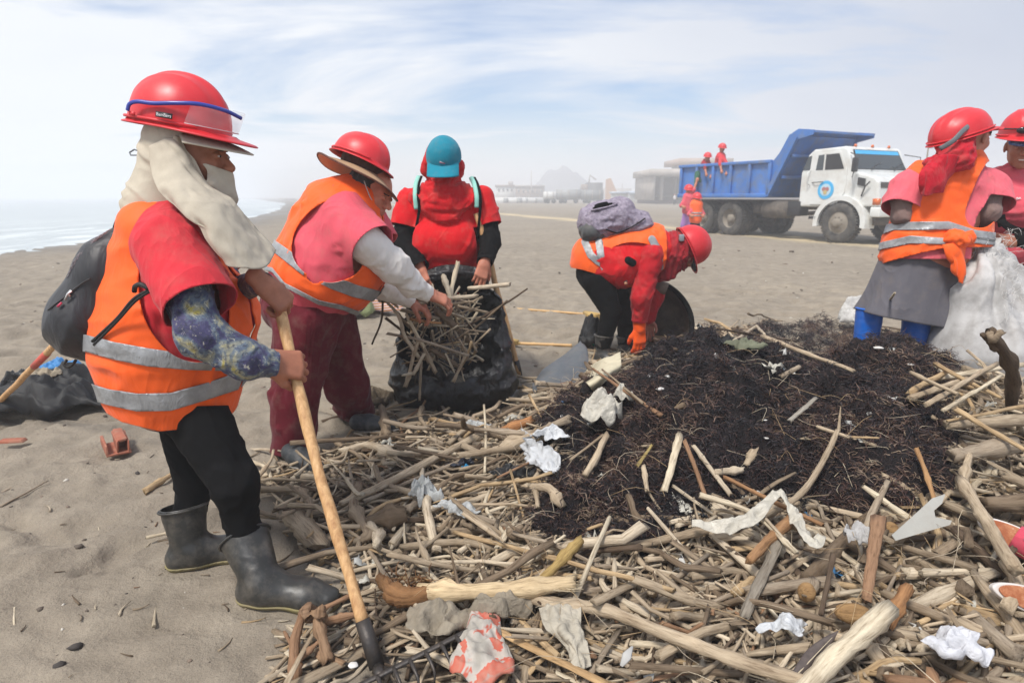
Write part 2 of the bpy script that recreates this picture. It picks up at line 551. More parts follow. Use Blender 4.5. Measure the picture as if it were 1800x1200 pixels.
def plain(name, col, rough=0.5, metal=0.0, var=0.08, bumpy=0.1, bscale=60, coat=0.0, spec=0.5, dirt=0.0, dirtcol=(0.25, 0.2, 0.15), dscale=8):
 if name in _MC: return _MC[name]
 m = Mat(name); v = m.coords()
 n = m.noise(v, dscale, 5, 0.6)
 c = m.ramp(n, [(0.3, tuple(x * (1 - var) for x in col)), (0.7, tuple(min(1, x * (1 + var)) for x in col))])
 if dirt:
  dn = m.noise(v, dscale * 1.7, 7, 0.7)
  c = m.mix(m.ramp(dn, [(0.45, (0, 0, 0)), (0.7, (dirt, dirt, dirt))]), c, dirtcol)
 m.set(base=c, rough=m.math('MULTIPLY_ADD', n, 0.2, rough - 0.1, clamp=True), metal=metal, coat=coat, spec=spec)
 if bumpy: m.bump(m.noise(v, bscale, 4), bumpy, 0.004)
 _MC[name] = m.m; return m.m
# ------------------------------------------------------------------ terrain
SHORE = np.array([[-5, -11.2], [0, -11.4], [15, -12.0], [24, -12.9], [40, -16.0], [58, -21], [120, -42], [300, -120], [950, -480]])
def shore_x(y): return np.interp(y, SHORE[:, 0], SHORE[:, 1])
def sand_z(x, y):
 P = np.stack([x, y, np.zeros_like(x)], 1)
 r = np.sqrt(x * x + y * y)
 near = np.clip(1 - (r - 6) / 25, 0, 1)
 d = 0.030 * fbm(P * 0.55, 2, 3)
 # trodden sand: soft dents and ridges
 w = P + 0.25 * np.stack([fbm(P * 1.5, 2, 5), fbm(P * 1.5, 2, 6), np.zeros_like(x)], 1)
 a = fbm(w * np.array([3.2, 4.6, 1]), 3, 11)
 dent = -np.clip(a - 0.15, 0, .7) * 0.065 + np.clip(-a - 0.3, 0, .8) * 0.040
 rip = 0.004 * np.sin((w[:, 0] * 0.55 + w[:, 1] * 0.85) * 34 + 3 * vnoise(P * 2.2, 9)) * np.clip(vnoise(P * 0.8, 21) + 0.35, 0, 1)
 fine = 0.0065 * fbm(P * 13, 3, 31)
 foot = np.clip(r / 3.0, 0.5, 1)
 z = d * near * 0.6 + (dent * 1.15 * foot + rip + fine) * near
 sx = shore_x(y)
 z = z - np.clip(sx + 2.0 - x, 0, 400) * 0.03 * np.where(x < sx + 2, 1, 0) * 1.0
 return np.maximum(z, -1.2)

BUMPS_WEED = [(0.82, 3.05, 0.42, 0.50, 0.42), (1.45, 3.08, 0.39, 0.50, 0.42), (2.0, 3.0, 0.29, 0.40, 0.40), (0.42, 2.65, 0.24, 0.32, 0.34),
     (1.00, 2.45, 0.30, 0.55, 0.36), (1.55, 2.35, 0.34, 0.42, 0.34), (0.62, 2.15, 0.18, 0.40, 0.26), (0.20, 2.15, 0.13, 0.20, 0.22)]
BUMPS_WOOD = [(1.25, 1.45, 0.17, 0.70, 0.45), (0.45, 1.65, 0.08, 0.50, 0.45), (2.25, 2.75, 0.37, 0.50, 0.60), (1.9, 1.9, 0.24, 0.5, 0.5), (0.0, 2.5, 0.06, 0.7, 0.5),
     (0.85, 4.1, 0.06, 0.40, 0.30), (0.2, 3.0, 0.06, 0.4, 0.5)]
def heap_z(x, y):
 x = np.asarray(x, float); y = np.asarray(y, float)
 s = np.zeros_like(x)
 for X, Y_, A, a, b in BUMPS_WEED + BUMPS_WOOD:
  q = ((x - X) / a) ** 2 + ((y - Y_) / b) ** 2
  s = s + (A * np.exp(-0.5 * q ** 1.25)) ** 2.4
 return s ** (1 / 2.4)
def H1(x, y): return float(heap_z(np.array([x]), np.array([y]))[0])
def S(px, py, lift=0.0):
 """the point of the heap's surface seen at a measured place"""
 d = ray(px, py)
 t = np.linspace(0.9, 8, 500)
 P = _c + d[None] * t[:, None]
 z = heap_z(P[:, 0], P[:, 1]) + lift
 k = np.argmax(P[:, 2] < z)
 if P[k, 2] >= z[k]: return G(px, py, lift)
 if k == 0: return P[0]
 a, b = P[k - 1], P[k]
 fa, fb = a[2] - z[k - 1], b[2] - z[k]
 f = fa / (fa - fb)
 return a + (b - a) * f
def inpoly(x, y, poly):
 x = np.asarray(x); y = np.asarray(y); c = np.zeros(x.shape, bool)
 n = len(poly)
 for i in range(n):
  x1, y1 = poly[i]; x2, y2 = poly[(i + 1) % n]
  m = ((y1 > y) != (y2 > y)) & (x < (x2 - x1) * (y - y1) / (y2 - y1 + 1e-12) + x1)
  c ^= m
 return c

# sand: one sheet from behind the camera to the horizon
rows = np.concatenate([np.linspace(-4, 1.0, 18)[:-1], np.linspace(1.0, 9.0, 330)[:-1], 9.0 * (1000 / 9.0) ** np.linspace(0, 1, 190)])
us = np.linspace(-1, 1, 520); us = np.sign(us) * (np.abs(us) * 0.93 + np.abs(us) ** 6 * 0.6)
Yg, Ug = np.meshgrid(rows, us, indexing='ij')
Xg = Ug * (np.maximum(Yg, 0.5) * 1.05 + 2.2)
Zg = sand_z(Xg.ravel(), Yg.ravel())
V = np.stack([Xg.ravel(), Yg.ravel(), Zg], 1)
nr, nu_ = Yg.shape
i = np.arange(nr - 1)[:, None] * nu_; j = np.arange(nu_ - 1)[None]
F_ = np.stack([i + j, i + j + 1, i + nu_ + j + 1, i + nu_ + j], -1).reshape(-1, 4)
m = Mat('sand'); v = m.coords()
big = m.noise(v, 0.35, 6, 0.6); mid = m.noise(v, 5, 6, 0.65); fin = m.noise(v, 260, 3, 0.7); grain = m.noise(v, 900, 2, 0.6)
c = m.ramp(mid, [(0.28, srgb(118, 109, 97)), (0.5, srgb(144, 134, 120)), (0.74, srgb(168, 157, 141))])
c = m.mix(0.35, c, m.ramp(big, [(0.35, srgb(126, 116, 101)), (0.65, srgb(160, 148, 129))]))
c = m.mix(0.8, c, m.ramp(fin, [(0.3, (0.72, 0.72, 0.73)), (0.55, (1, 1, 1)), (0.75, (1.18, 1.17, 1.15))]), 'MULTIPLY')
c = m.mix(0.5, c, m.ramp(grain, [(0.3, (0.6, 0.6, 0.62)), (0.7, (1.35, 1.33, 1.3))]), 'MULTIPLY')
# pale wheel-packed track crossing the beach
sp = m.n('ShaderNodeSeparateXYZ'); m.l(m.n('ShaderNodeNewGeometry').outputs['Position'], sp.inputs[0])
pa, pb = G(870, 375), G(1560, 433)
dd = nrm([pb[0] - pa[0], pb[1] - pa[1]]); nn_ = (-dd[1], dd[0])
dist = m.math('ADD', m.math('MULTIPLY', sp.outputs[0], nn_[0]), m.math('MULTIPLY', sp.outputs[1], nn_[1]))
dist = m.math('SUBTRACT', dist, float(pa[0] * nn_[0] + pa[1] * nn_[1]))
dist = m.math('ABSOLUTE', m.math('ADD', dist, m.math('MULTIPLY_ADD', m.noise(v, 0.25, 3), 3.0, -1.5)))
msk = m.math('MULTIPLY', m.math('SUBTRACT', 1.0, m.math('DIVIDE', dist, 1.1), clamp=True), 0.8)
c = m.mix(msk, c, srgb(203, 184, 146))
# wet dark sand by the water
geo = m.attr('wet', 'Fac')
c = m.mix(geo, c, m.mix(1.0, c, (0.60, 0.61, 0.63), 'MULTIPLY'))
m.set(base=c, rough=m.math('MULTIPLY_ADD', geo, -0.55, 0.95), spec=0.25)
b1 = m.bump(m.noise(v, 10, 5, 0.6), 0.35, 0.04)
b1 = m.bump(m.noise(v, 42, 5, 0.65), 0.6, 0.018, b1)
b1 = m.bump(fin, 0.55, 0.004, b1)
wet = np.clip(1 - (V[:, 0] - shore_x(V[:, 1]) + 0.0) / (2.0 + 0.05 * V[:, 1]) + 0.35 * vnoise(V * 0.6, 8), 0, 1)
sand = kind(mesh_obj('sand', V, F_, m.m, attrs={'wet': wet}, base=(0, 0, 0)), 'structure')

# sea
ys = np.concatenate([np.linspace(-4, 60, 260)[:-1], 60 * (1000 / 60) ** np.linspace(0, 1, 120)])
ts = np.linspace(0, 1, 160) ** 1.8
Yg, Tg = np.meshgrid(ys, ts, indexing='ij')
Xs = shore_x(Yg) + 1.1 + 0.8 * np.sin(Yg * 0.35) - Tg * (60 + 0.9 * Yg)
wz = 0.05 * fbm(np.stack([Xs.ravel() * 0.5, Yg.ravel() * 0.18, 0 * Xs.ravel()], 1), 3, 4)
away = (shore_x(Yg) + 1.2 - Xs).ravel()
wz = -0.07 + wz * np.clip(away / 6, 0, 1) + 0.10 * np.exp(-((away - 7 - 1.5 * vnoise(np.stack([Yg.ravel() * 0.15, 0 * away, 0 * away], 1), 2)) / 0.6) ** 2)
V = np.stack([Xs.ravel(), Yg.ravel(), wz], 1)
nr, nu_ = Yg.shape
i = np.arange(nr - 1)[:, None] * nu_; j = np.arange(nu_ - 1)[None]
F_ = np.stack([i + j, i + nu_ + j, i + nu_ + j + 1, i + j + 1], -1).reshape(-1, 4)
m = Mat('sea'); v = m.coords()
fo = m.noise(m.mapped(v, (0.9, 0.16, 1)), 1.1, 7, 0.68, 0.6)
foam = m.ramp(fo, [(0.50, (0, 0, 0)), (0.60, (1, 1, 1))])
edge = m.math('MULTIPLY', m.math('SUBTRACT', 1.0, m.math('DIVIDE', m.attr('away', 'Fac'), 22.0), clamp=True), 1.0)
foam = m.math('MULTIPLY', foam, edge)
m.set(base=m.mix(foam, srgb(170, 178, 180), srgb(214, 219, 219)), rough=m.math('MULTIPLY_ADD', foam, 0.4, 0.4), spec=0.5)
m.bump(m.noise(m.mapped(v, (2, 0.7, 1)), 1.6, 6, 0.6), 0.5, 0.12)
kind(mesh_obj('sea', V, F_, m.m, attrs={'away': away}, base=(0, 0, 0)), 'structure')

# ------------------------------------------------------------------ far hill
hm = plain('hill_rock', (0.26, 0.27, 0.29), 0.95, dscale=0.02, bumpy=0)
pk = np.array([[-900, 0], [-300, 0], [-40, 0], [0, 6], [12, 13], [22, 22], [30, 25.5], [38, 23], [50, 15], [64, 8], [90, 5], [200, 6], [500, 7], [900, 4]], float)
xs = np.linspace(-700, 900, 500); yv = np.linspace(0, 1, 24)
Xh, Th = np.meshgrid(xs, yv, indexing='ij')
prof = 1.0 * np.interp(Xh - 8, pk[:, 0], pk[:, 1])
Zh = prof * np.sin(np.pi * np.clip(Th, 0, 1)) ** 0.8
Pn = np.stack([Xh.ravel() * 0.11, Th.ravel() * 5, 0 * Th.ravel()], 1)
Zh = Zh * (1 + 0.16 * fbm(Pn, 3, 2).reshape(Zh.shape)) - 0.3
V = np.stack([Xh.ravel() * .5, (470 + Th.ravel() * 90) * .5, Zh.ravel() * .5], 1)
i = np.arange(499)[:, None] * 24; j = np.arange(23)[None]
kind(mesh_obj('hills', V, np.stack([i + j, i + 24 + j, i + 25 + j, i + j + 1], -1).reshape(-1, 4), hm, base=(0, 500, 0)), 'structure')

# ------------------------------------------------------------------ haze over the beach
V, F_ = box((0, 330, 6.9), (1500, 800, 18.2))
hzm = Mat('sea_haze'); hzm.t.nodes.remove(hzm.b)
pv = hzm.n('ShaderNodeVolumePrincipled'); pv.inputs['Color'].default_value = (0.96, 0.975, 1.0, 1); pv.inputs['Density'].default_value = 0.0055
pv.inputs['Anisotropy'].default_value = 0.0
hzm.l(pv.outputs[0], hzm.o.inputs['Volume'])
haze = kind(mesh_obj('haze', V, F_, hzm.m, smooth=False), 'stuff')

# ------------------------------------------------------------------ the town beyond the beach
m_conc = plain('weathered_concrete', (0.42, 0.38, 0.34), 0.9, dscale=0.6, var=0.2, bumpy=0)
m_white = plain('white_plaster', (0.66, 0.66, 0.64), 0.85, dscale=0.5, var=0.1, bumpy=0)
m_dark = plain('dark_opening', (0.035, 0.037, 0.04), 0.6, bumpy=0)
m_brick = plain('brown_brickwork', (0.27, 0.20, 0.16), 0.9, dscale=0.8, var=0.2, bumpy=0)
m_grey = plain('grey_sheet_metal', (0.32, 0.33, 0.33), 0.6, dscale=0.7, var=0.15, bumpy=0)
m_tan = plain('tan_render', (0.50, 0.30, 0.18), 0.9, dscale=0.5, bumpy=0)
m_red = plain('dark_red_paint', (0.20, 0.06, 0.06), 0.8, dscale=0.5, bumpy=0)
m_blueroof = plain('blue_white_sheet', (0.50, 0.58, 0.68), 0.6, dscale=0.6, var=0.2, bumpy=0)
def px_box(x0, x1, y0, y1, Y, dep):
 """box whose front face stands at distance Y and covers the measured rectangle"""
 a = J(x0, y1, Y); b = J(x1, y0, Y)
 return np.array([(a[0] + b[0]) / 2, Y + dep / 2, (a[2] + b[2]) / 2]), np.array([b[0] - a[0], dep, b[2] - a[2]])
def bx(name, x0, x1, y0, y1, Y, dep, mat, parent, dy=0.0):
 c, s = px_box(x0, x1, y0, y1, Y, dep)
 c[1] += dy
 V, F_ = box(c, s); return mesh_obj(name, V, F_, mat, parent, smooth=False)
def building(name, label, catg, x0, x1, y0, Y, dep, mat, group=None, yb=None):
 base = J((x0 + x1) / 2, 345, Y); base[2] = 0
 e = tag(empty(name, base), label, catg, group)
 a = J(x0, y0, Y); b = J(x1, y0, Y)
 V, F_ = box(((a[0] + b[0]) / 2, Y + dep / 2, a[2] / 2 - 0.1), (b[0] - a[0], dep, a[2] + 0.2))
 mesh_obj('wall', V, F_, mat, e, smooth=False)
 return e
def win(e, x0, x1, y0, y1, Y, mat=None):
 c, s = px_box(x0, x1, y0, y1, Y, 0.3); c[1] -= 0.18
 V, F_ = box(c, s); fr = mesh_obj('window', V, F_, m_white, e, smooth=False)
 V, F_ = box(c - np.array([0, 0.16, 0]), s * np.array([0.78, 0.1, 0.8])); mesh_obj('pane', V, F_, m_dark, fr, smooth=False)

e = building('house', 'white two storey house with a small roof tower at the left end of the town', 'house', 872, 905, 328, 190, 7, m_white)
for k in range(4): win(e, 875 + k * 7.5, 879 + k * 7.5, 331, 336, 190)
bx('roof', 870, 906, 325, 328.2, 189.6, 8, m_brick, e)
bx('tower', 893, 902, 319, 325, 191, 3, m_conc, e)
e = building('house', 'wide brown brick building behind the thin pole beyond the beach', 'building', 906, 957, 328, 188, 10, m_brick)
for k in range(6): win(e, 910 + k * 8, 913.5 + k * 8, 333, 338, 188)
bx('parapet', 905, 958, 325.5, 328.2, 187.6, 11, m_conc, e)
V, F_ = box((0, 0, 0), (1, 1, 1))
def pole(x, y0, Y, lab, grp=None, r=0.16):
 b = J(x, 345, Y); b[2] = 0; t = J(x, y0, Y)
 V, F_ = tube([b - np.array([0, 0, .2]), t], [r, r * 0.6], 8)
 o = mesh_obj('utility_pole', V, F_, m_conc, base=b); tag(o, lab, 'pole', grp)
pole(934, 300, 180, 'tall thin pole rising in front of the brown brick building')
pole(1125, 303, 165, 'tall thin pole standing left of the concrete pavilion')
pole(1094, 322, 200, 'short distant pole between the tan tower and the tall right pole')
# long white wall with openings
e = building('compound_wall', 'low white perimeter wall with grey panels at the foot of the town', 'wall', 868, 958, 347, 122, 1.0, m_white)
for x0, x1 in ((885, 893), (908, 917), (924, 927), (941, 944)): bx('panel', x0, x1, 348, 357, 121.7, 0.4, m_grey, e)
# trailers
def trailer(x0, x1, y0, label, mt):
 Y = 114
 base = J((x0 + x1) / 2, 345, Y); base[2] = 0
 t = tag(empty('box_trailer', base), label, 'trailer', 'grey box trailers parked at the edge of the beach')
 a, b = J(x0, y0, Y), J(x1, y0, Y)
 V, F_ = box(((a[0] + b[0]) / 2, Y + 1.2, (a[2] + 0.75) / 2), (b[0] - a[0], 2.4, a[2] - 0.75)); mesh_obj('cargo_box', V, F_, mt, t, smooth=False)
 n = max(2, int((b[0] - a[0]) / 1.1))
 for k in range(n):
  x = a[0] + (k + .5) * (b[0] - a[0]) / n
  V, F_ = box((x, Y - 0.05, (a[2] + 0.75) / 2), (0.09, 0.1, a[2] - 0.75)); mesh_obj('panel_rib', V, F_, m_conc, t, smooth=False)
 for k in (0.18, 0.34, 0.8):
  x = a[0] + k * (b[0] - a[0])
  V, F_ = tube([(x, Y, .42), (x, Y + .35, .42)], .42, 14); mesh_obj('wheel', V, F_, m_dark, t)
 V, F_ = box(((a[0] + b[0]) / 2, Y + 1.2, .68), ((b[0] - a[0]) * .95, 1.2, .14)); mesh_obj('chassis', V, F_, m_dark, t, smooth=False)
trailer(956, 978, 337, 'pale narrow box trailer leftmost of those parked by the white wall', m_white)
trailer(979, 1021, 333, 'middle grey box trailer parked at the edge of the beach', m_grey)
trailer(1022, 1061, 334, 'grey box trailer parked nearest the lilac backpack', plain('grey_sheet_metal_darker', (0.22, 0.23, 0.24), 0.6, dscale=0.7, bumpy=0))
e = building('shed', 'dark industrial shed with a crane jib behind the parked trailers', 'shed', 1034, 1060, 321, 170, 8, m_dark)
bx('lean_to', 1024, 1034, 324, 334, 170, 5, m_brick, e)
V, F_ = tube([J(1035, 322, 171), J(1037, 308, 171), J(1048, 316, 171)], .25, 6); mesh_obj('crane_jib', V, F_, m_conc, e)
Yt = 150
b0 = J(1075, 345, Yt); b0[2] = 0
pts = [J(1067, 337, Yt), J(1084, 337, Yt), J(1074, 313, Yt), J(1068, 315, Yt)]
pts[0][2] = -0.2; pts[1][2] = -0.2; pts[1][0] += 1.2
V = np.array([p + np.array([0, dy_, 0]) for dy_ in (0, 3) for p in pts])
o = mesh_obj('tower', V, [[3, 2, 1, 0], [4, 5, 6, 7], [0, 1, 5, 4], [1, 2, 6, 5], [2, 3, 7, 6], [3, 0, 4, 7]], m_tan, smooth=False, base=b0)
tag(o, 'tan tapering tower standing right of the dark shed', 'tower')
e = building('low_wall', 'long dark red low wall in front of the concrete pavilion', 'wall', 1122, 1200, 346, 118, 1.0, m_red)
bx('coping', 1121, 1201, 344.5, 346.5, 117.8, 1.4, m_conc, e)
e = building('market_canopy', 'long blue and white sheet canopy behind the dark red wall', 'canopy', 1112, 1176, 341, 128, 3, m_white)
bx('roof', 1108, 1178, 336, 341.2, 127.5, 6, m_blueroof, e)
e = building('kiosk', 'small white kiosk behind the lilac backpack', 'kiosk', 1078, 1104, 340, 124, 3, m_white)
bx('roof', 1076, 1106, 337, 340.2, 123.6, 4, m_blueroof, e)
# pavilion
Yp = 105
bp = J(1220, 345, Yp); bp[2] = 0
e = tag(empty('pavilion', bp), 'large concrete pavilion with deep flat roofs behind the blue truck bed', 'building')
bx('side_wall', 1144, 1153, 300, 352, Yp, 14, m_conc, e)
bx('back_wall', 1150, 1420, 305, 352, Yp + 13, 1, m_brick, e)
bx('roof', 1143, 1300, 297, 309, Yp - 0.6, 15, m_conc, e)
bx('column', 1160, 1167, 309, 352, Yp + 1, 1.0, m_conc, e)
bx('column', 1185, 1190, 309, 352, Yp + 6, 1.0, m_conc, e)
bx('upper_wall', 1204, 1282, 289, 297.5, Yp + 2, 9, m_white, e)
bx('upper_roof', 1195, 1290, 278, 289, Yp + 1, 11, m_tan if False else plain('dusty_pink_concrete', (0.42, 0.33, 0.28), 0.9, dscale=.5, bumpy=0), e)
# low row of distant houses along the misty shore and inland
for k, (x0, x1, y0, Y) in enumerate([(470, 486, 352, 210), (490, 503, 349, 205), (508, 521, 353, 215), (700, 760, 338, 260), (840, 868, 341, 230), (1050, 1110, 331, 240), (1580, 1640, 325, 230), (1380, 1440, 320, 240)]):
 building('house', ['low pale house leftmost in the mist along the shore', 'taller pale house second from the left in the mist along the shore', 'small pale house nearest the worker in the hat, in the mist',
        'long low building hidden in haze between the two middle workers', 'pale flat block left of the white house with the roof tower', 'long grey block in haze behind the tan tower',
        'pale block in haze right of the truck', 'pale block in haze beyond the truck bed'][k], 'house', x0, x1, y0, Y, 8, [m_white, m_conc][k % 2], 'far houses in the haze')

# ------------------------------------------------------------------ dump truck (local: x forward, y left, z up)
TR = empty('dump_truck', (0, 0, 0)); tag(TR, 'white and blue six wheel dump truck with a raised cab guard parked on the beach', 'truck')
TF = np.array([8.9, 17.4]); TH = math.atan2(-0.9, 0.437)
fwd_t = np.array([math.cos(TH), math.sin(TH)]); left_t = np.array([-fwd_t[1], fwd_t[0]])
org = TF + left_t * 1.2
TR.location = (org[0], org[1], 0.0); TR.rotation_euler = (0, 0, TH)
TR['_org'] = [0, 0, 0]
def tp(x, y, z):       # truck local -> world
 q = org + fwd_t * x + left_t * y; return np.array([q[0], q[1], z])
m_bed = plain('blue_painted_steel', srgb(58, 112, 184), 0.45, var=0.2, dirt=0.75, dirtcol=(0.16, 0.17, 0.19), dscale=1.6, bumpy=0.2, bscale=5)
m_cab = plain('white_truck_paint', (0.68, 0.69, 0.67), 0.32, dirt=0.5, dirtcol=(0.42, 0.36, 0.28), dscale=1.2, bumpy=0)
m_rub = plain('tyre_rubber', (0.045, 0.043, 0.04), 0.9, dirt=0.7, dirtcol=(0.17, 0.15, 0.125), dscale=3)
m_hub = plain('dusty_hub', (0.22, 0.19, 0.15), 0.7, dirt=0.4, dscale=6)
m_chs = plain('dusty_chassis', (0.085, 0.072, 0.06), 0.85, dirt=0.5, dscale=3)
m_blk = plain('black_plastic', (0.02, 0.02, 0.022), 0.5, bumpy=0)
gl = Mat('glass'); gl.set(base=(0.03, 0.04, 0.045), rough=0.08, spec=0.8); m_glass = gl.m
def T(name, V, F_, mat, parent=None, smooth=False):
 return mesh_obj(name, V, F_, mat, parent or TR, smooth=smooth)
def tb(name, x0, x1, y0, y1, z0, z1, mat, parent=None, b=0.0):
 V, F_ = box(((x0+x1)/2, (y0+y1)/2, (z0+z1)/2), (x1-x0, y1-y0, z1-z0))
 o = T(name, V, F_, mat, parent)
 if b: bev(o, b)
 return o
side = [(-6.45, 1.22), (-2.42, 1.22), (-1.52, 2.92), (-1.60, 3.04), (-1.85, 3.0), (-2.15, 2.50), (-2.35, 2.29), (-6.5, 2.29)]
V, F_ = catl([prism(side, -1.24, -1.19)]); bed_side = T('bed_side', V, F_, m_bed)
V, F_ = catl([prism(side, 1.19, 1.24)]); T('bed_side', V, F_, m_bed)
tb('bed_floor', -6.45, -2.45, -1.19, 1.19, 1.22, 1.32, m_bed)
tb('tailgate', -6.52, -6.45, -1.22, 1.22, 1.25, 2.25, m_bed)
V, F_ = prism([(-2.46, 1.24), (-2.40, 1.24), (-1.50, 2.93), (-1.56, 2.96)], -1.185, 1.185); T('bed_front', V, F_, m_bed)
# cab guard canopy: plate with folded edges
V, F_ = prism([(-1.72, 2.98), (-1.5, 3.10), (-0.98, 3.04), (-0.98, 2.98), (-1.48, 3.03), (-1.6, 2.93)], -1.26, 1.26); T('cab_guard', V, F_, m_bed)
V, F_ = prism([(-1.72, 2.95), (-1.6, 2.82), (-1.0, 2.92), (-0.98, 3.05), (-1.5, 3.12), (-1.7, 3.03)], -1.30, -1.263); T('guard_flange', V, F_, m_bed)
V, F_ = prism([(-1.72, 2.95), (-1.6, 2.82), (-1.0, 2.92), (-0.98, 3.05), (-1.5, 3.12), (-1.7, 3.03)], 1.263, 1.30); T('guard_flange', V, F_, m_bed)
for k in range(6):
 x = -6.36 + k * 0.79
 V, F_ = box((x, -1.285, 1.76), (0.11, 0.09, 0.96)); bev(T('side_rib', V, F_, m_bed), 0.02)
 V, F_ = box((x, 1.285, 1.76), (0.11, 0.09, 0.96)); T('side_rib', V, F_, m_bed)
for y in (-1.28, 1.28):
 V, F_ = box((-4.42, y, 2.27), (4.1, 0.12, 0.1)); bev(T('top_rail', V, F_, m_bed), 0.02)
 V, F_ = box((-4.45, y, 1.27), (4.0, 0.14, 0.13)); bev(T('bottom_rail', V, F_, m_bed), 0.02)
 V, F_ = prism([(-2.55, 1.24), (-2.38, 1.24), (-1.50, 2.9), (-1.68, 2.9)], y - 0.05, y + 0.05); T('corner_post', V, F_, m_bed)
for z in (1.75, 2.35):
 f_ = (z - 1.24) / 1.69
 tb('front_rib', -2.38 + f_ * .9, -2.28 + f_ * .9, -1.18, 1.18, z, z + .1, m_bed)
# chassis and running gear
for y in (-0.45, 0.45): tb('chassis_rail', -6.3, 0.7, y - 0.06, y + 0.06, 0.86, 1.14, m_chs)
tb('cross_member', -3.3, -3.0, -0.9, 0.9, 0.72, 1.0, m_chs)
V, F_ = tube([(-2.7, -0.95, 0.86), (-1.75, -0.95, 0.86)], 0.26, 18); T('fuel_tank', V, F_, m_chs, smooth=True)
V, F_ = box((-1.55, -0.95, 0.9), (0.45, 0.4, 0.42)); bev(T('battery_box', V, F_, m_blk), .03)
for x in (-5.3, -4.0, 0.0):
 V, F_ = tube([(x, -1.0, 0.54), (x, 1.0, 0.54)], 0.1, 10); T('axle', V, F_, m_chs, smooth=True)
V, F_ = tube([(-4.0, 0, .55), (-1.2, 0, .8)], .06, 8); T('drive_shaft', V, F_, m_chs, smooth=True)
def lathe(prof, n=32, ax='y', c=(0, 0, 0)):
 a = np.arange(n) / n * 2 * np.pi; prof = np.array(prof)
 V = np.stack([np.outer(prof[:, 0], np.cos(a)), np.outer(prof[:, 1], np.ones(n)), np.outer(prof[:, 0], np.sin(a))], -1).reshape(-1, 3)
 k = len(prof); i = np.arange(k - 1)[:, None] * n; j = np.arange(n)[None]; j2 = (j + 1) % n
 F_ = np.stack([i + j, i + j2, i + n + j2, i + n + j], -1).reshape(-1, 4)
 if ax == 'z': V = V[:, [0, 2, 1]]
 return V + np.array(c), F_
def wheel(x, y, w, dish):
 """dish>0: hub bulges towards -y"""
 r = 0.54
 prof = [(0.30, -w/2+.03), (0.36, -w/2+.005), (0.47, -w/2), (0.52, -w/2+.03), (r, -w/2+.06), (r, w/2-.06), (0.52, w/2-.03), (0.47, w/2), (0.36, w/2-.005), (0.30, w/2-.03)]
 V, F_ = lathe(prof, 40, c=(x, y, 0.54)); t = T('tyre', V, F_, m_rub, smooth=True)
 # tread blocks
 tv = []
 for k in range(40):
  a = 2 * np.pi * k / 40
  Mx = Matrix.Rotation(a, 3, 'Y')
  for s in (-1, 1):
   vv, ff = box((s * 0 , s * w * .22, r + .006), (.05, w * .36, .02))
   tv.append((np.array([Mx @ Vector(q) for q in vv]) + np.array([x, y, 0.54]), ff))
 V, F_ = cat(tv); kind(T('tread', V, F_, m_rub, t), 'stuff')
 if dish > 0: pr = [(0.31, -w/2+.03), (0.29, -w/2+.05), (0.24, -w/2+.02), (0.19, -w/2-.01), (0.12, -w/2-.02), (0.11, -w/2-.10), (0.07, -w/2-.12), (0.0, -w/2-.12)]
 else: pr = [(0.31, -w/2+.03), (0.29, -w/2+.06), (0.26, -w/2+.16), (0.14, -w/2+.18), (0.13, -w/2+.06), (0.09, -w/2+.03), (0.0, -w/2+.03)]
 V, F_ = lathe(pr, 28, c=(x, y, 0.54)); rm = T('rim', V, F_, m_hub, t, smooth=True)
 nuts = []
 for k in range(10):
  a = 2 * np.pi * k / 10; q = np.array([x + .165 * math.cos(a), y - w/2 - .0 + (0 if dish > 0 else .14), .54 + .165 * math.sin(a)])
  nuts.append(tube([q, q + np.array([0, -.04, 0])], .016, 6))
 V, F_ = cat(nuts); kind(T('wheel_nuts', V, F_, m_hub, t), 'stuff')
wheel(0, -1.05, 0.32, 1); wheel(0, 1.05, 0.32, 1)
for x in (-4.0, -5.3):
 for y in (-1.08, -0.74, 0.74, 1.08): wheel(x, y, 0.29, -1)
# cab
cabp = [(-1.42, 0.95), (-1.42, 1.9), (-1.22, 2.40), (-1.05, 2.53), (-0.1, 2.56), (0.0, 2.50), (0.28, 1.93), (0.28, 0.98)]
V, F_ = prism(cabp, -1.12, 1.12); cabo = bev(T('cab', V, F_, m_cab), 0.06, 3)
hood = [(0.25, 0.98), (0.25, 1.90), (0.86, 1.74), (0.97, 1.62), (1.05, 0.98), (0.70, 0.98)]
V, F_ = prism(hood, -1.10, 1.10); bev(T('hood', V, F_, m_cab), 0.06, 3)
# wheel arches: fender rings
for y in (-1.0, 1.0):
 s = -1 if y < 0 else 1
 a = np.linspace(R(-8), R(188), 22)
 outr, inr = 0.80, 0.66
 V = []
 for r_, yy in ((outr, s * 1.20), (inr, s * 1.20), (inr, s * 0.80), (outr, s * 0.80)):
  V += [(r_ * math.cos(q), yy, 0.52 + r_ * math.sin(q) * 0.94) for q in a]
 n = len(a); F_ = []
 for q in range(4):
  for k in range(n - 1): F_.append([q * n + k, ((q + 1) % 4) * n + k, ((q + 1) % 4) * n + k + 1, q * n + k + 1])
 F_ += [[0, n, 2 * n, 3 * n], [n - 1, 4 * n - 1, 3 * n - 1, 2 * n - 1]]
 T('fender', np.array(V), F_, m_cab, smooth=False)
V = []
a = np.linspace(0, np.pi, 20)
for y in (-1.125, -1.085): V += [(0, y, 0.54)] + [(0.66 * math.cos(q), y, 0.52 + 0.62 * math.sin(q)) for q in a]
F_ = [list(range(21)), list(range(41, 20, -1))] + [[k, 21 + k, 21 + (k + 1) % 21, (k + 1) % 21] for k in range(21)]
T('wheel_well', np.array(V), F_, m_blk)
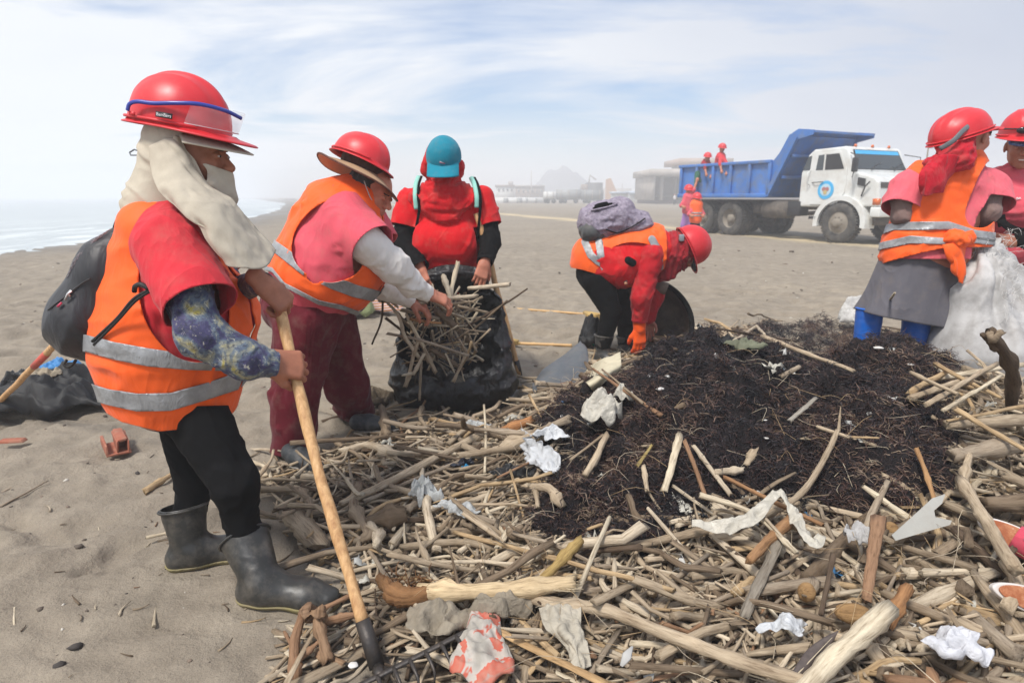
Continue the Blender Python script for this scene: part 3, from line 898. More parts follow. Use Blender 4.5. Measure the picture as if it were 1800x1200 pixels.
# door: seams, window, handle, emblem
def strip(name, pts, w, mat, parent=None):
 V, F_ = tube(pts, w, 6); return T(name, V, F_, mat, parent, True)
door = T('door', *prism([(-1.0, 1.02), (-1.0, 1.95), (-0.93, 2.42), (-0.18, 2.44), (0.06, 1.95), (0.06, 1.35), (-0.18, 1.02)], -1.145, -1.118), m_cab)
bev(door, .012)
T('window', *prism([(-0.91, 1.96), (-0.86, 2.36), (-0.68, 2.37), (-0.68, 1.96)], -1.153, -1.142), m_glass, door)
T('window', *prism([(-0.62, 1.96), (-0.62, 2.37), (-0.22, 2.38), (-0.03, 1.97)], -1.153, -1.142), m_blk, door)
T('rear_quarter_window', *prism([(-1.37, 1.97), (-1.2, 2.34), (-1.1, 2.36), (-1.12, 1.97)], -1.13, -1.122), m_glass)
strip('door_handle', [(-0.98, -1.16, 1.62), (-0.85, -1.20, 1.63), (-0.6, -1.19, 1.64)], 0.012, m_blk, door)
strip('grab_rail', [(-1.08, -1.14, 1.98), (-1.1, -1.22, 1.9), (-1.1, -1.22, 1.6), (-1.06, -1.14, 1.55)], 0.014, m_cab)
a = np.arange(28) / 28 * 2 * np.pi
def disc(x, z, r_, y, name, mat, parent):
 V = [(x, y, z)] + [(x + r_ * math.cos(q), y, z + r_ * math.sin(q)) for q in a] + [(x, y + .01, z)] + [(x + r_ * math.cos(q), y + .01, z + r_ * math.sin(q)) for q in a]
 F_ = [[0, k + 1, (k + 1) % 28 + 1] for k in range(28)] + [[29, 30 + (k + 1) % 28, 30 + k] for k in range(28)] + [[k + 1, 30 + k, 30 + (k + 1) % 28, (k + 1) % 28 + 1] for k in range(28)]
 return T(name, np.array(V), F_, mat, parent)
m_eb = plain('emblem_blue', srgb(64, 170, 222), 0.5, bumpy=0); m_er = plain('emblem_crest_red', srgb(170, 110, 110), 0.5, bumpy=0)
em = disc(-0.52, 1.42, 0.25, -1.16, 'emblem', m_eb, door)
disc(-0.52, 1.42, 0.165, -1.166, 'emblem_field', plain('emblem_pale', srgb(178, 206, 220), 0.5, bumpy=0), em)
disc(-0.57, 1.44, 0.06, -1.172, 'crest_left', m_er, em); disc(-0.47, 1.44, 0.06, -1.172, 'crest_right', m_er, em); disc(-0.52, 1.36, 0.06, -1.1785, 'crest_base', plain('emblem_gold', srgb(190, 170, 120), .5, bumpy=0), em)
# windscreen on the sloped front of the cab
def on_front(y0, y1, f0, f1, off):
 a0 = np.array([0.28, 0, 1.93]); a1 = np.array([0.0, 0, 2.50]); nn = nrm(np.cross(np.array([0, 1, 0]), a1 - a0)); nn = nn if nn[0] > 0 else -nn
 P = []
 for o_ in (off, off - .015):
  for (y, f) in ((y0, f0), (y1, f0), (y1, f1), (y0, f1)):
   yy = y * (1 - 0.10 * f)
   P.append(a0 + (a1 - a0) * f + nn * o_ + np.array([0, yy, 0]))
 return np.array(P), [[0, 1, 2, 3], [7, 6, 5, 4], [0, 4, 5, 1], [1, 5, 6, 2], [2, 6, 7, 3], [3, 7, 4, 0]]
ws = T('windscreen', *on_front(-1.0, 1.0, 0.06, 0.92, 0.012), m_glass)
T('sun_strip', *on_front(-0.98, 0.98, 0.74, 0.915, 0.02), m_eb, ws)
T('screen_border', *on_front(-1.04, 1.04, 0.03, 0.955, 0.006), m_blk)
for y in (-0.5, 0.45):
 strip('wiper', [(0.31, y, 1.93), (0.24, y + .25, 2.06), (0.2, y + .5, 2.13)], 0.012, m_blk)
def on_side(name, poly, y, mat): return T(name, *prism(poly, y - 0.006, y + 0.006), mat)
on_side('air_vent', [(0.62, 1.50), (0.62, 1.70), (0.40, 1.74), (0.40, 1.54)], -1.15 if False else -1.128, m_blk)
for k in range(2):
 on_side('hood_vent', [(0.62 + k * 5, 1.6), (0.62 + k * 5, 1.6)], -1.09, m_blk) if False else None
def front_piece(name, y0, y1, z0, z1, mat, parent=None, out=0.012):
 f = lambda z: 0.97 + (1.62 - z) * 0.125
 V = [(f(z) + o_, y, z) for o_ in (-0.01, out) for (y, z) in ((y0, z0), (y1, z0), (y1, z1), (y0, z1))]
 return T(name, np.array(V), [[3, 2, 1, 0], [4, 5, 6, 7], [0, 1, 5, 4], [1, 2, 6, 5], [2, 3, 7, 6], [3, 0, 4, 7]], mat, parent)
for y0, y1 in ((-1.02, -0.42), (0.42, 1.02)):
 hv = front_piece('hood_vent', y0, y1, 1.46, 1.60, m_blk)
 for k in range(3): front_piece('vent_slat', y0 + .01, y1 - .01, 1.475 + .045 * k, 1.485 + .045 * k, m_hub, hv, 0.018)
V, F_ = box((0, 0, 0), (1, 1, 1))
gr = front_piece('grille', -0.38, 0.38, 1.0, 1.56, m_blk)
for k in range(5): front_piece('grille_slat', -0.37, 0.37, 1.05 + k * .1, 1.075 + k * .1, m_hub, gr, 0.022)
lm = Mat('lamp_glass'); lm.set(base=(0.55, 0.55, 0.5), rough=0.2); am = Mat('amber_lens'); am.set(base=srgb(205, 100, 40), rough=0.25)
for s in (-1, 1):
 y0, y1 = sorted((s * 0.62, s * 1.02))
 h = front_piece('headlight', y0, y1, 1.03, 1.19, lm.m, None, 0.03)
 y0, y1 = sorted((s * 1.03, s * 1.115)); tb('indicator', 0.88, 1.05, y0, y1, 1.03, 1.19, am.m, h)
tb('bumper', 0.86, 1.14, -1.16, 1.16, 0.72, 0.975, m_cab, b=.03)
tb('front_underrun', 0.6, 1.0, -0.9, 0.9, 0.5, 0.72, m_chs)
for s in (-1, 1):
 mr = T('mirror', *box((0.45, s * 1.38, 2.05), (0.06, 0.2, 0.36)), m_blk); bev(mr, .02)
 strip('mirror_arm', [(0.1, s * 1.12, 2.38), (0.42, s * 1.36, 2.30), (0.42, s * 1.36, 1.85), (0.2, s * 1.1, 1.75)], 0.014, m_blk, mr)
strip('air_intake', [(0.55, -1.13, 1.25), (0.68, -1.2, 1.5), (0.80, -1.2, 1.62)], 0.02, m_blk)
for y in (-0.7, 0.0, 0.7):
 V, F_ = tube([(-0.1, y, 2.56), (-0.1, y, 2.63)], [.045, .03], 10); T('roof_lamp', V, F_, am.m, smooth=True)
tb('running_board', -0.95, -0.72, -1.2, -0.95, 0.62, 0.7, m_blk)
V, F_ = tube([(-1.75, 0.9, 1.0), (-1.75, 0.9, 2.7)], .07, 12); T('exhaust_stack', V, F_, m_hub, smooth=True)
strip('load_frame', [(0.6, 1.35, 1.9), (0.6, 1.35, 2.55), (0.6, 1.9, 2.55), (0.6, 1.9, 1.9)], .02, m_hub)
# ------------------------------------------------------------------ people: shared pieces
def proj(P):
 q = np.asarray(P) - _c
 d = q @ _f
 return 900 + FPX * q[:, 0] / d, 600 - FPX * (q @ _u) / d, d
def polydist(x, y, poly):
 poly = np.array(poly, float); n = len(poly)
 best = np.full(x.shape, 1e18)
 for i in range(n):
  a = poly[i]; b = poly[(i + 1) % n]; ab = b - a
  t = np.clip(((x - a[0]) * ab[0] + (y - a[1]) * ab[1]) / (ab @ ab + 1e-9), 0, 1)
  best = np.minimum(best, (x - a[0] - t * ab[0]) ** 2 + (y - a[1] - t * ab[1]) ** 2)
 d = np.sqrt(best)
 return np.where(inpoly(x, y, [tuple(p) for p in poly]), -d, d)
def smooth_poly(pts, n=48):
 p = np.array(pts + pts[:3], float); s = spline(p, n + n * 3 // len(pts)); 
 k = len(s)
 a = int(k / (len(p) - 1)); return s[a: a + int(k * len(pts) / (len(p) - 1))]
def hole(poly, Yc, near=True, both=True):
 """>0 inside the outline measured on the side facing the photographer (mirrored to the far side)"""
 sp_ = smooth_poly(poly)
 def f(P):
  Q = P.copy()
  if both: Q[:, 1] = np.where(P[:, 1] > Yc, 2 * Yc - P[:, 1], P[:, 1])
  x, y, d = proj(Q)
  s = -polydist(x, y, sp_) * d / FPX
  if not both: s = np.where((P[:, 1] < Yc) == near, s, -1.0)
  return s
 return f
def below(pts, Yc=None):
 """>0 below a measured line"""
 pts = np.array(pts, float)
 def f(P):
  Q = P
  if Yc is not None:
   Q = P.copy(); Q[:, 1] = np.where(P[:, 1] > Yc, 2 * Yc - P[:, 1], P[:, 1])
  x, y, d = proj(Q)
  return (y - np.interp(x, pts[:, 0], pts[:, 1])) * d / FPX
 return f
def above(pts, Yc=None):
 g = below(pts, Yc); return lambda P: -g(P)
def beyond(p, q, r):
 """>0 past point q on the line p->q, near that line only"""
 p = np.asarray(p, float); q = np.asarray(q, float); a = nrm(q - p)
 def f(P):
  v = P - q; t = v @ a
  rr = np.linalg.norm(v - t[:, None] * a, axis=1)
  return np.minimum(t, r - rr)
 return f
def plane(p, n):
 p = np.asarray(p, float); n = nrm(n)
 return lambda P: (P - p) @ n
class Cut:
 def __init__(s, f, *fns): s.f = f; s.fns = fns
 def __call__(s, P):
  d = s.f(P)
  for g in s.fns: d = np.maximum(d, g(P))
  return d
 def bounds(s): return s.f.bounds()
def folds(amp, sc=(9, 9, 3), seed=0, ridged=True, warp=0.4):
 sc = np.array(sc, float)
 def f(P):
  w = P * sc + warp * np.stack([vnoise(P * 4, seed + 3), vnoise(P * 4, seed + 4), vnoise(P * 4, seed + 5)], 1)
  n = fbm(w, 2, seed)
  if ridged: n = 1 - 2 * np.abs(n)
  return amp * n
 return f
def ridges(V, n, L=.16, w=.009, amp=.006, dirv=(.25, 0, 1), jit=.55, seed=0):
 r_ = np.random.default_rng(seed + len(V)); out = np.zeros(len(V)); dirv = nrm(dirv)
 for k in range(n):
  p = V[r_.integers(len(V))]; d = nrm(dirv + jit * r_.normal(size=3)); q = V - p; Lk = L * r_.uniform(.5, 1.3); t = (q @ d) / Lk
  b = nrm(np.cross(d, r_.normal(size=3))); q = q - np.outer(t * Lk, d) - np.outer(t * t * Lk * r_.uniform(.1, .35), b)
  x = np.linalg.norm(q, axis=1) / (w * r_.uniform(.7, 1.6)); a = amp * r_.uniform(.4, 1.2)
  out += a * (np.exp(-x ** 1.4) - .35 * np.exp(-(x - 2.2) ** 2)) * np.clip(1 - t * t, 0, 1)
 return np.clip(out, -amp, amp * 1.7)
NOFOLD = {'boot', 'bag_body', 'hair', 'sack_body', 'side_pocket', 'cap', 'crown', 'shoe', 'hair', 'knot', 'reflective_strip', 'hem_binding'}
FOLDK = dict(shirt=(44, .17, .0085, .0085, (.5, 0, .8)), vest=(22, .26, .012, .009, (.15, 0, 1)), arm_sleeve=(30, .07, .007, .005, (.2, 0, 1)), leggings=(26, .08, .009, .004, (1, .3, .2)), trousers=(40, .28, .014, .015, (.12, 0, 1)), scarf=(44, .14, .009, .010, (.5, 0, .5)), sun_hood=(16, .28, .009, .007, (.55, 0, -.75)), sleeve=(18, .08, .009, .006, (.3, 0, 1)))
def garment(parent, name, field, h, mat, cuts=(), disp=None, thick=0.004, attrs=None, lo=None, hi=None):
 V, T_, N = polygonise(field, h, lo, hi)
 if disp is not None: V = V + N * disp(V)[:, None]
 if h < .02 and name in FOLDK: V = V + N * ridges(V, *FOLDK[name])[:, None]
 for c_ in cuts:
  if len(T_) == 0: break
  V, T_, _ = clip(V, T_, c_(V))
 o = mesh_obj(name, V, T_, mat, parent)
 if thick: solid(o, thick, -1)
 return o
def ortho(d, n):
 d = nrm(d); n = np.asarray(n, float); n = nrm(n - d * (n @ d)); return d, n
def hand(wrist, d, n, thumb=1, curl=(0.3, 0.9, 0.7), spread=0.06, s=1.0, curls=None, tcurl=0.5, tout=0.6):
 """a hand with its palm and five jointed fingers; d: towards the fingers, n: back of the hand, thumb: side"""
 d, n = ortho(d, n); l = np.cross(d, n) * thumb
 w = np.asarray(wrist, float)
 f = Field(0.012)
 f.cap(w - d * .03, w + d * .02, .026 * s, .026 * s, (l, .8))
 tips = []
 Ls = [(.045, .027, .021), (.049, .031, .022), (.046, .029, .021), (.036, .021, .019)]
 for i in range(4):
  off = (1.5 - i) * .0205
  kn = w + d * (.092 - .004 * abs(i - 1)) * s + l * off * s
  f.cap(w + d * .01 * s + l * off * .7 * s, kn, .0155 * s, .0125 * s, k=.016)
  ang = spread * (1.5 - i); p = kn; cu = curls[i] if curls else curl; a = 0
  for j in range(3):
   a += cu[j]
   dd_ = d * math.cos(a) - n * math.sin(a) + l * math.sin(ang) * math.cos(a)
   q = p + nrm(dd_) * Ls[i][j] * s * 1.0
   r0 = (.0105, .0095, .0088)[j] * s; r1 = (.0098, .0088, .0075)[j] * s
   if i == 3: r0 *= .88; r1 *= .88
   f.cap(p, q, r0, r1, k=.004); p = q
  tips.append(p)
 b = w + d * .025 * s + l * .026 * s - n * .008 * s
 m1 = b + nrm(d * .7 + l * tout - n * .35) * .042 * s
 m2 = m1 + nrm(d * .9 + l * (tout - .4) - n * (.3 + tcurl * .6)) * .034 * s
 m3 = m2 + nrm(d * .8 - l * .25 * tcurl - n * (.4 + tcurl)) * .026 * s
 f.cap(b, m1, .017 * s, .0135 * s, k=.014); f.cap(m1, m2, .0125 * s, .011 * s, k=.004); f.cap(m2, m3, .011 * s, .0085 * s, k=.004)
 return f
def grip(a, b, t, d, n, s=1.0, rad=.016):
 """wrist position for a hand closed on the rod a-b at fraction t"""
 d, n = ortho(d, n); g = np.asarray(a) * (1 - t) + np.asarray(b) * t
 return g - d * .088 * s + n * (rad + .014 * s)
def head(c, f, u, s=1.0, neck=None):
 f, u = ortho(f, u); r = np.cross(f, u); c = np.asarray(c, float)
 F = Field(.022 * s); P = lambda a, b, e: c + (f * a + r * b + u * e) * s
 F.ell(P(-.012, 0, .03), (f, r, u), (.1 * s, .077 * s, .092 * s))
 F.ell(P(.022, 0, -.045), (f, r, u), (.072 * s, .06 * s, .072 * s), k=.03 * s)
 F.sph(P(.074, 0, -.1), .02 * s, k=.03 * s)
 F.ell(P(.078, 0, .028), (f, r, u), (.02 * s, .052 * s, .014 * s), k=.018 * s)
 for q in (-1, 1):
  F.sph(P(.06, q * .04, -.022), .026 * s, k=.02 * s)
  F.sph(P(.094, q * .032, .008), .013 * s, k=.010 * s, sub=True)
  F.ell(P(.083, q * .032, .006), (f, r, u), (.0135 * s, .017 * s, .0125 * s), k=.003 * s)
  F.ell(P(-.01, q * .079, -.005), (f, r, u), (.016 * s, .009 * s, .03 * s), k=.006 * s)
 F.cap(P(.088, 0, .01), P(.112, 0, -.026), .009 * s, .0135 * s, k=.012 * s)
 for q in (-1, 1): F.sph(P(.101, q * .013, -.03), .0095 * s, k=.006 * s)
 F.ell(P(.089, 0, -.057), (f, r, u), (.012 * s, .024 * s, .0065 * s), k=.008 * s)
 F.ell(P(.086, 0, -.069), (f, r, u), (.013 * s, .021 * s, .0075 * s), k=.006 * s)
 if neck is not None: F.cap(P(-.025, 0, -.06), neck, .052 * s, .058 * s, k=.03 * s)
 return F
m_skin_t = {}
def skin(name, col):
 if name in m_skin_t: return m_skin_t[name]
 m = Mat(name); v = m.coords()
 n = m.noise(v, 22, 5, 0.6)
 c = m.ramp(n, [(0.3, tuple(x * .82 for x in col)), (0.7, tuple(min(1, x * 1.15) for x in col))])
 m.set(base=c, rough=0.55, spec=0.35, sub=0.08)
 m.b.inputs['Subsurface Radius'].default_value = (0.012, 0.005, 0.003)
 b = m.bump(m.noise(v, 90, 3), 0.25, 0.003)
 m.bump(m.noise(v, 420, 3), 0.3, 0.0008, b)
 m_skin_t[name] = m.m; return m.m
SK = skin('brown_skin', srgb(160, 104, 80)); SK2 = skin('tanned_skin', srgb(182, 118, 94))
m_eyew = plain('eye_white', (0.55, 0.52, 0.5), 0.25, bumpy=0); m_iris = plain('dark_iris', (0.02, 0.012, 0.01), 0.15, bumpy=0)
m_brow = plain('dark_hair', (0.012, 0.010, 0.010), 0.6, bumpy=0.6, bscale=300)
m_lip = skin('lips', srgb(150, 82, 72))
def eyes(parent, c, f, u, s=1.0):
 f, u = ortho(f, u); r = np.cross(f, u); P = lambda a, b, e: np.asarray(c) + (f * a + r * b + u * e) * s
 for q in (-1, 1):
  fe = Field().ell(P(.0915, q * .032, .0055), (f, r, u), (.006 * s, .0125 * s, .0042 * s))
  V, T_, _ = polygonise(fe, .0022); e = mesh_obj('eye', V, T_, m_eyew, parent)
  fe = Field().ell(P(.0955, q * .033, .0055), (f, r, u), (.003 * s, .005 * s, .004 * s))
  V, T_, _ = polygonise(fe, .0016); mesh_obj('iris', V, T_, m_iris, e)
  fe = Field().cap(P(.0965, q * .014, .024), P(.088, q * .048, .027), .0045 * s, .003 * s)
  V, T_, _ = polygonise(fe, .0025); mesh_obj('eyebrow', V, T_, m_brow, parent)
def body(parent, fields, mat=None):
 """one mesh made of the skin surface: trunk and limbs, head and hands"""
 Vs, Ts, n = [], [], 0
 for f, h in fields:
  V, T_, _ = polygonise(f, h); Vs.append(V); Ts.append(T_ + n); n += len(V)
 return mesh_obj('body', np.concatenate(Vs), np.concatenate(Ts), mat or SK, parent)

m_helm = Mat('red_helmet_plastic'); v_ = m_helm.coords()
hc = m_helm.ramp(m_helm.noise(v_, 7, 5, 0.6), [(0.3, srgb(196, 36, 44)), (0.7, srgb(214, 48, 54))])
hc = m_helm.mix(m_helm.ramp(m_helm.noise(v_, 30, 7, .75), [(0.56, (0, 0, 0)), (0.8, (.45, .45, .45))]), hc, srgb(170, 120, 105))
m_helm.set(base=hc, rough=m_helm.math('MULTIPLY_ADD', m_helm.noise(v_, 25, 5), .25, .28), spec=0.5)
m_helm.bump(m_helm.noise(v_, 60, 4), .06, .003); m_helm = m_helm.m
def helmet(parent, c, f, u, a=.15, b=.122, hh=.135, visor=.055, mat=None, droop=.25, name='helmet', gut=True):
 f, u = ortho(f, u); r = np.cross(f, u); c = np.asarray(c, float)
 nt, nf = 26, 72
 ph = np.arange(nf) / nf * 2 * np.pi
 Vs = []
 for i in range(nt):
  th = (i / (nt - 1)) * np.pi / 2
  st, ct = math.sin(th) ** .93, math.cos(th) ** .9 if th < np.pi / 2 - 1e-6 else 0.0
  lat = b * np.sin(ph) * st; lon = a * np.cos(ph) * st
  bump = .0065 * np.exp(-(lat / .017) ** 4) * (ct > .12) * min(1, ct * 2.5)
  bump = bump + .003 * np.exp(-((np.abs(lat) - .052) / .007) ** 2) * min(1, max(0, ct - .2) * 2.5)
  k = 1 + bump / .13
  Vs.append(c + np.outer(lon * k, f) + np.outer(lat * k, r) + np.outer(np.ones(nf) * ct * hh * k, u))
 cf = np.maximum(0, np.cos(ph))
 w = .010 + visor * cf ** 1.6 + .006 * np.maximum(0, -np.cos(ph))
 for e, dz in ((.15, .001), (.3, -.004), (.7, -.006), (.93, -.0075), (1.0, -.011)):
  rad = np.stack([np.cos(ph) * a, np.sin(ph) * b], 1); L_ = np.linalg.norm(rad, axis=1, keepdims=True)
  o2 = rad + rad / L_ * (w * e)[:, None]
  Vs.append(c + np.outer(o2[:, 0], f) + np.outer(o2[:, 1], r) + np.outer(np.ones(nf) * dz - w * e * droop * cf, u))
 V = np.concatenate(Vs); n = len(Vs)
 i = np.arange(n - 1)[:, None] * nf; j = np.arange(nf)[None]; j2 = (j + 1) % nf
 F_ = np.stack([i + j, i + nf + j, i + nf + j2, i + j2], -1).reshape(-1, 4)
 o = mesh_obj(name, V, F_, mat or m_helm, parent); solid(o, .003, 1)
 if gut:
  rad = np.stack([np.cos(ph) * (a + .008), np.sin(ph) * (b + .008)], 1)
  q = ph[(np.cos(ph) < .75)]; q = np.sort(np.where(q < np.pi, q, q))
  pts = c + np.outer(np.cos(q) * (a + .006), f) + np.outer(np.sin(q) * (b + .006), r) + np.outer(np.ones(len(q)) * .006, u)
  V, F_ = tube(pts, .0045, 6); mesh_obj('rain_gutter', V, F_, mat or m_helm, o)
 return o
def boot(parent, foot, fdir, top, mat, L_=.27, r=.052, rt=.07, sole=None, name='boot', h=.007, lift=0.0):
 """foot: ground point under the ankle; top: centre of the shaft opening"""
 foot = np.asarray(foot, float); d = nrm([fdir[0], fdir[1], 0]); up = np.array([0, 0, 1.0]); s = np.cross(d, up)
 f = Field(.03)
 an = foot + up * .085
 tp_ = np.asarray(top, float)
 ext = tp_ + nrm(tp_ - an) * .04
 f.cap(an + d * .0, ext, r * 1.0, rt * 1.0)
 f.cap(foot - d * .035 + up * .035, foot + d * .02 + up * .05, r * .82, r * .9)
 f.cap(foot + d * .02 + up * .05, foot + d * L_ * .5 + up * .028, r * .95, r * .8, (s, .9))
 f.cap(foot + d * L_ * .5 + up * .028, foot + d * (L_ * .72) + up * .018, r * .8, r * .62, (s, .85))
 z0 = foot[2] + .012
 g = garment(parent, name, Cut(f, lambda P: z0 - P[:, 2]), h, mat, [plane(tp_, tp_ - an)], folds(.0012, (20, 20, 26), 5, warp=.2), .005)
 f2 = f.copy(.005)
 ms = sole or mat
 V, T_, _ = polygonise(Cut(f2, lambda P: (z0 + .006) - P[:, 2] - .028 + .0, lambda P: P[:, 2] - (z0 + .006)), h * .8)
 mesh_obj('sole', V, T_, ms, g)
 rim = tp_ - nrm(tp_ - an) * .012
 d2 = nrm(tp_ - an); x = nrm(np.cross(d2, [0, 1, .2])); y = np.cross(d2, x)
 a_ = np.linspace(0, 2 * np.pi, 33)
 rr = r + (rt - r) * np.linalg.norm(tp_ - an) / np.linalg.norm(ext - an) + .0035
 V, F_ = tube(tp_ - d2 * .006 + rr * (np.outer(np.cos(a_), x) + np.outer(np.sin(a_), y)), .0038, 6, caps=False); mesh_obj('rim', V, F_, mat, g)
 return g
def vest_mat(name='orange_vest_mesh', col=srgb(252, 98, 28)):
 if name in _MC: return _MC[name]
 m = Mat(name); v = m.coords()
 big = m.noise(v, 6, 5, .6)
 c = m.ramp(big, [(0.3, tuple(x * .9 for x in col)), (0.7, tuple(min(1, x * 1.05) for x in col))])
 dn = m.noise(v, 11, 7, .75)
 c = m.mix(m.ramp(dn, [(0.55, (0, 0, 0)), (0.85, (.3, .3, .3))]), c, srgb(190, 110, 70))
 fine = m.noise(v, 900, 2, .5)
 c = m.mix(.3, c, m.mix(1.0, c, m.ramp(fine, [(0.3, (.7, .7, .7)), (0.7, (1.2, 1.2, 1.2))]), 'MULTIPLY'))
 m.set(base=c, rough=.6, spec=.3, sheen=.1)
 b = m.crease(v, 3.6, .15, m.bump(m.noise(m.mapped(v, (1, 1, .5)), 9, 3, .5, 1.0), .3, .03))
 m.bump(fine, .3, .0006, b)
 _MC[name] = m.m; return m.m
def strip_mat():
 if 'reflective_tape' in _MC: return _MC['reflective_tape']
 m = Mat('reflective_tape'); v = m.coords()
 c = m.ramp(m.noise(v, 14, 6, .7), [(0.3, srgb(128, 128, 128)), (0.6, srgb(160, 161, 162)), (0.8, srgb(176, 176, 176))])
 m.set(base=c, rough=.42, metal=.25, spec=.5)
 b = m.bump(m.noise(m.mapped(v, (1.5, 1, .6)), 16, 4, .6, 1.5), .5, .015)
 _MC['reflective_tape'] = m.m; return m.m
VEST = vest_mat(); TAPE = strip_mat()
RED1 = fabric('faded_red_cotton', srgb(200, 48, 58), .1, wr=.6)
PINK = fabric('pink_cotton', srgb(212, 84, 98), .1, wr=.6)
REDB = fabric('bright_red_cotton', srgb(200, 16, 26), .1, wr=.7)
BLK = fabric('black_cotton', (0.006, 0.006, 0.0065), .2, wr=.5, sheen=0.0, dirt=0)
BLK.node_tree.nodes['Principled BSDF'].inputs['Specular IOR Level'].default_value = .12
DRED = fabric('dark_red_cloth', srgb(158, 28, 40), .15, wr=.9, wscale=14)
MAROON = fabric('maroon_cloth', srgb(88, 12, 27), .15, wr=.8, wscale=7)
BEIGE = fabric('beige_cloth', srgb(186, 176, 158), .08, wr=.5, wscale=7, sheen=.05)
RUBBER = plain('grey_black_rubber', srgb(44, 44, 42), .42, var=.25, dirt=.45, dirtcol=srgb(120, 112, 102), dscale=9, bumpy=.2, bscale=40)
SOLE = plain('yellowed_sole', srgb(128, 118, 78), .8, dirt=.5)
WPINK = fabric('pinkish_shirt', srgb(216, 96, 108), .1, wr=.7)

def text_on(parent, s, p, x, n, size, mat, name='lettering', extr=.0004):
 cu = bpy.data.curves.new(name, 'FONT'); cu.body = s; cu.size = size; cu.extrude = extr; cu.align_x = 'CENTER'; cu.align_y = 'CENTER'
 cu.materials.append(mat)
 o = bpy.data.objects.new(name, cu); C.objects.link(o)
 x = nrm(x); n = nrm(n); y = np.cross(n, x)
 M = Matrix(((x[0], y[0], n[0]), (x[1], y[1], n[1]), (x[2], y[2], n[2]))).to_4x4()
 org_ = world_of(parent) if parent is not None else np.zeros(3)
 me = bpy.data.meshes.new_from_object(o)
 bpy.data.objects.remove(o)
 me.materials.clear(); me.materials.append(mat)
 o = bpy.data.objects.new(name, me); C.objects.link(o)
 o.parent = parent
 o.matrix_basis = Matrix.Translation(Vector(np.asarray(p) - org_)) @ M
 return o
def quadp(c, x, y, w, h, mat, name, parent, t=.0015):
 """thin flat tag"""
 c = np.asarray(c, float); x, y = ortho(x, y); n = np.cross(x, y)
 V, F_ = box((0, 0, 0), (w, h, t)); V = c + np.outer(V[:, 0], x) + np.outer(V[:, 1], y) + np.outer(V[:, 2], n)
 return mesh_obj(name, V, F_, mat, parent, smooth=False)

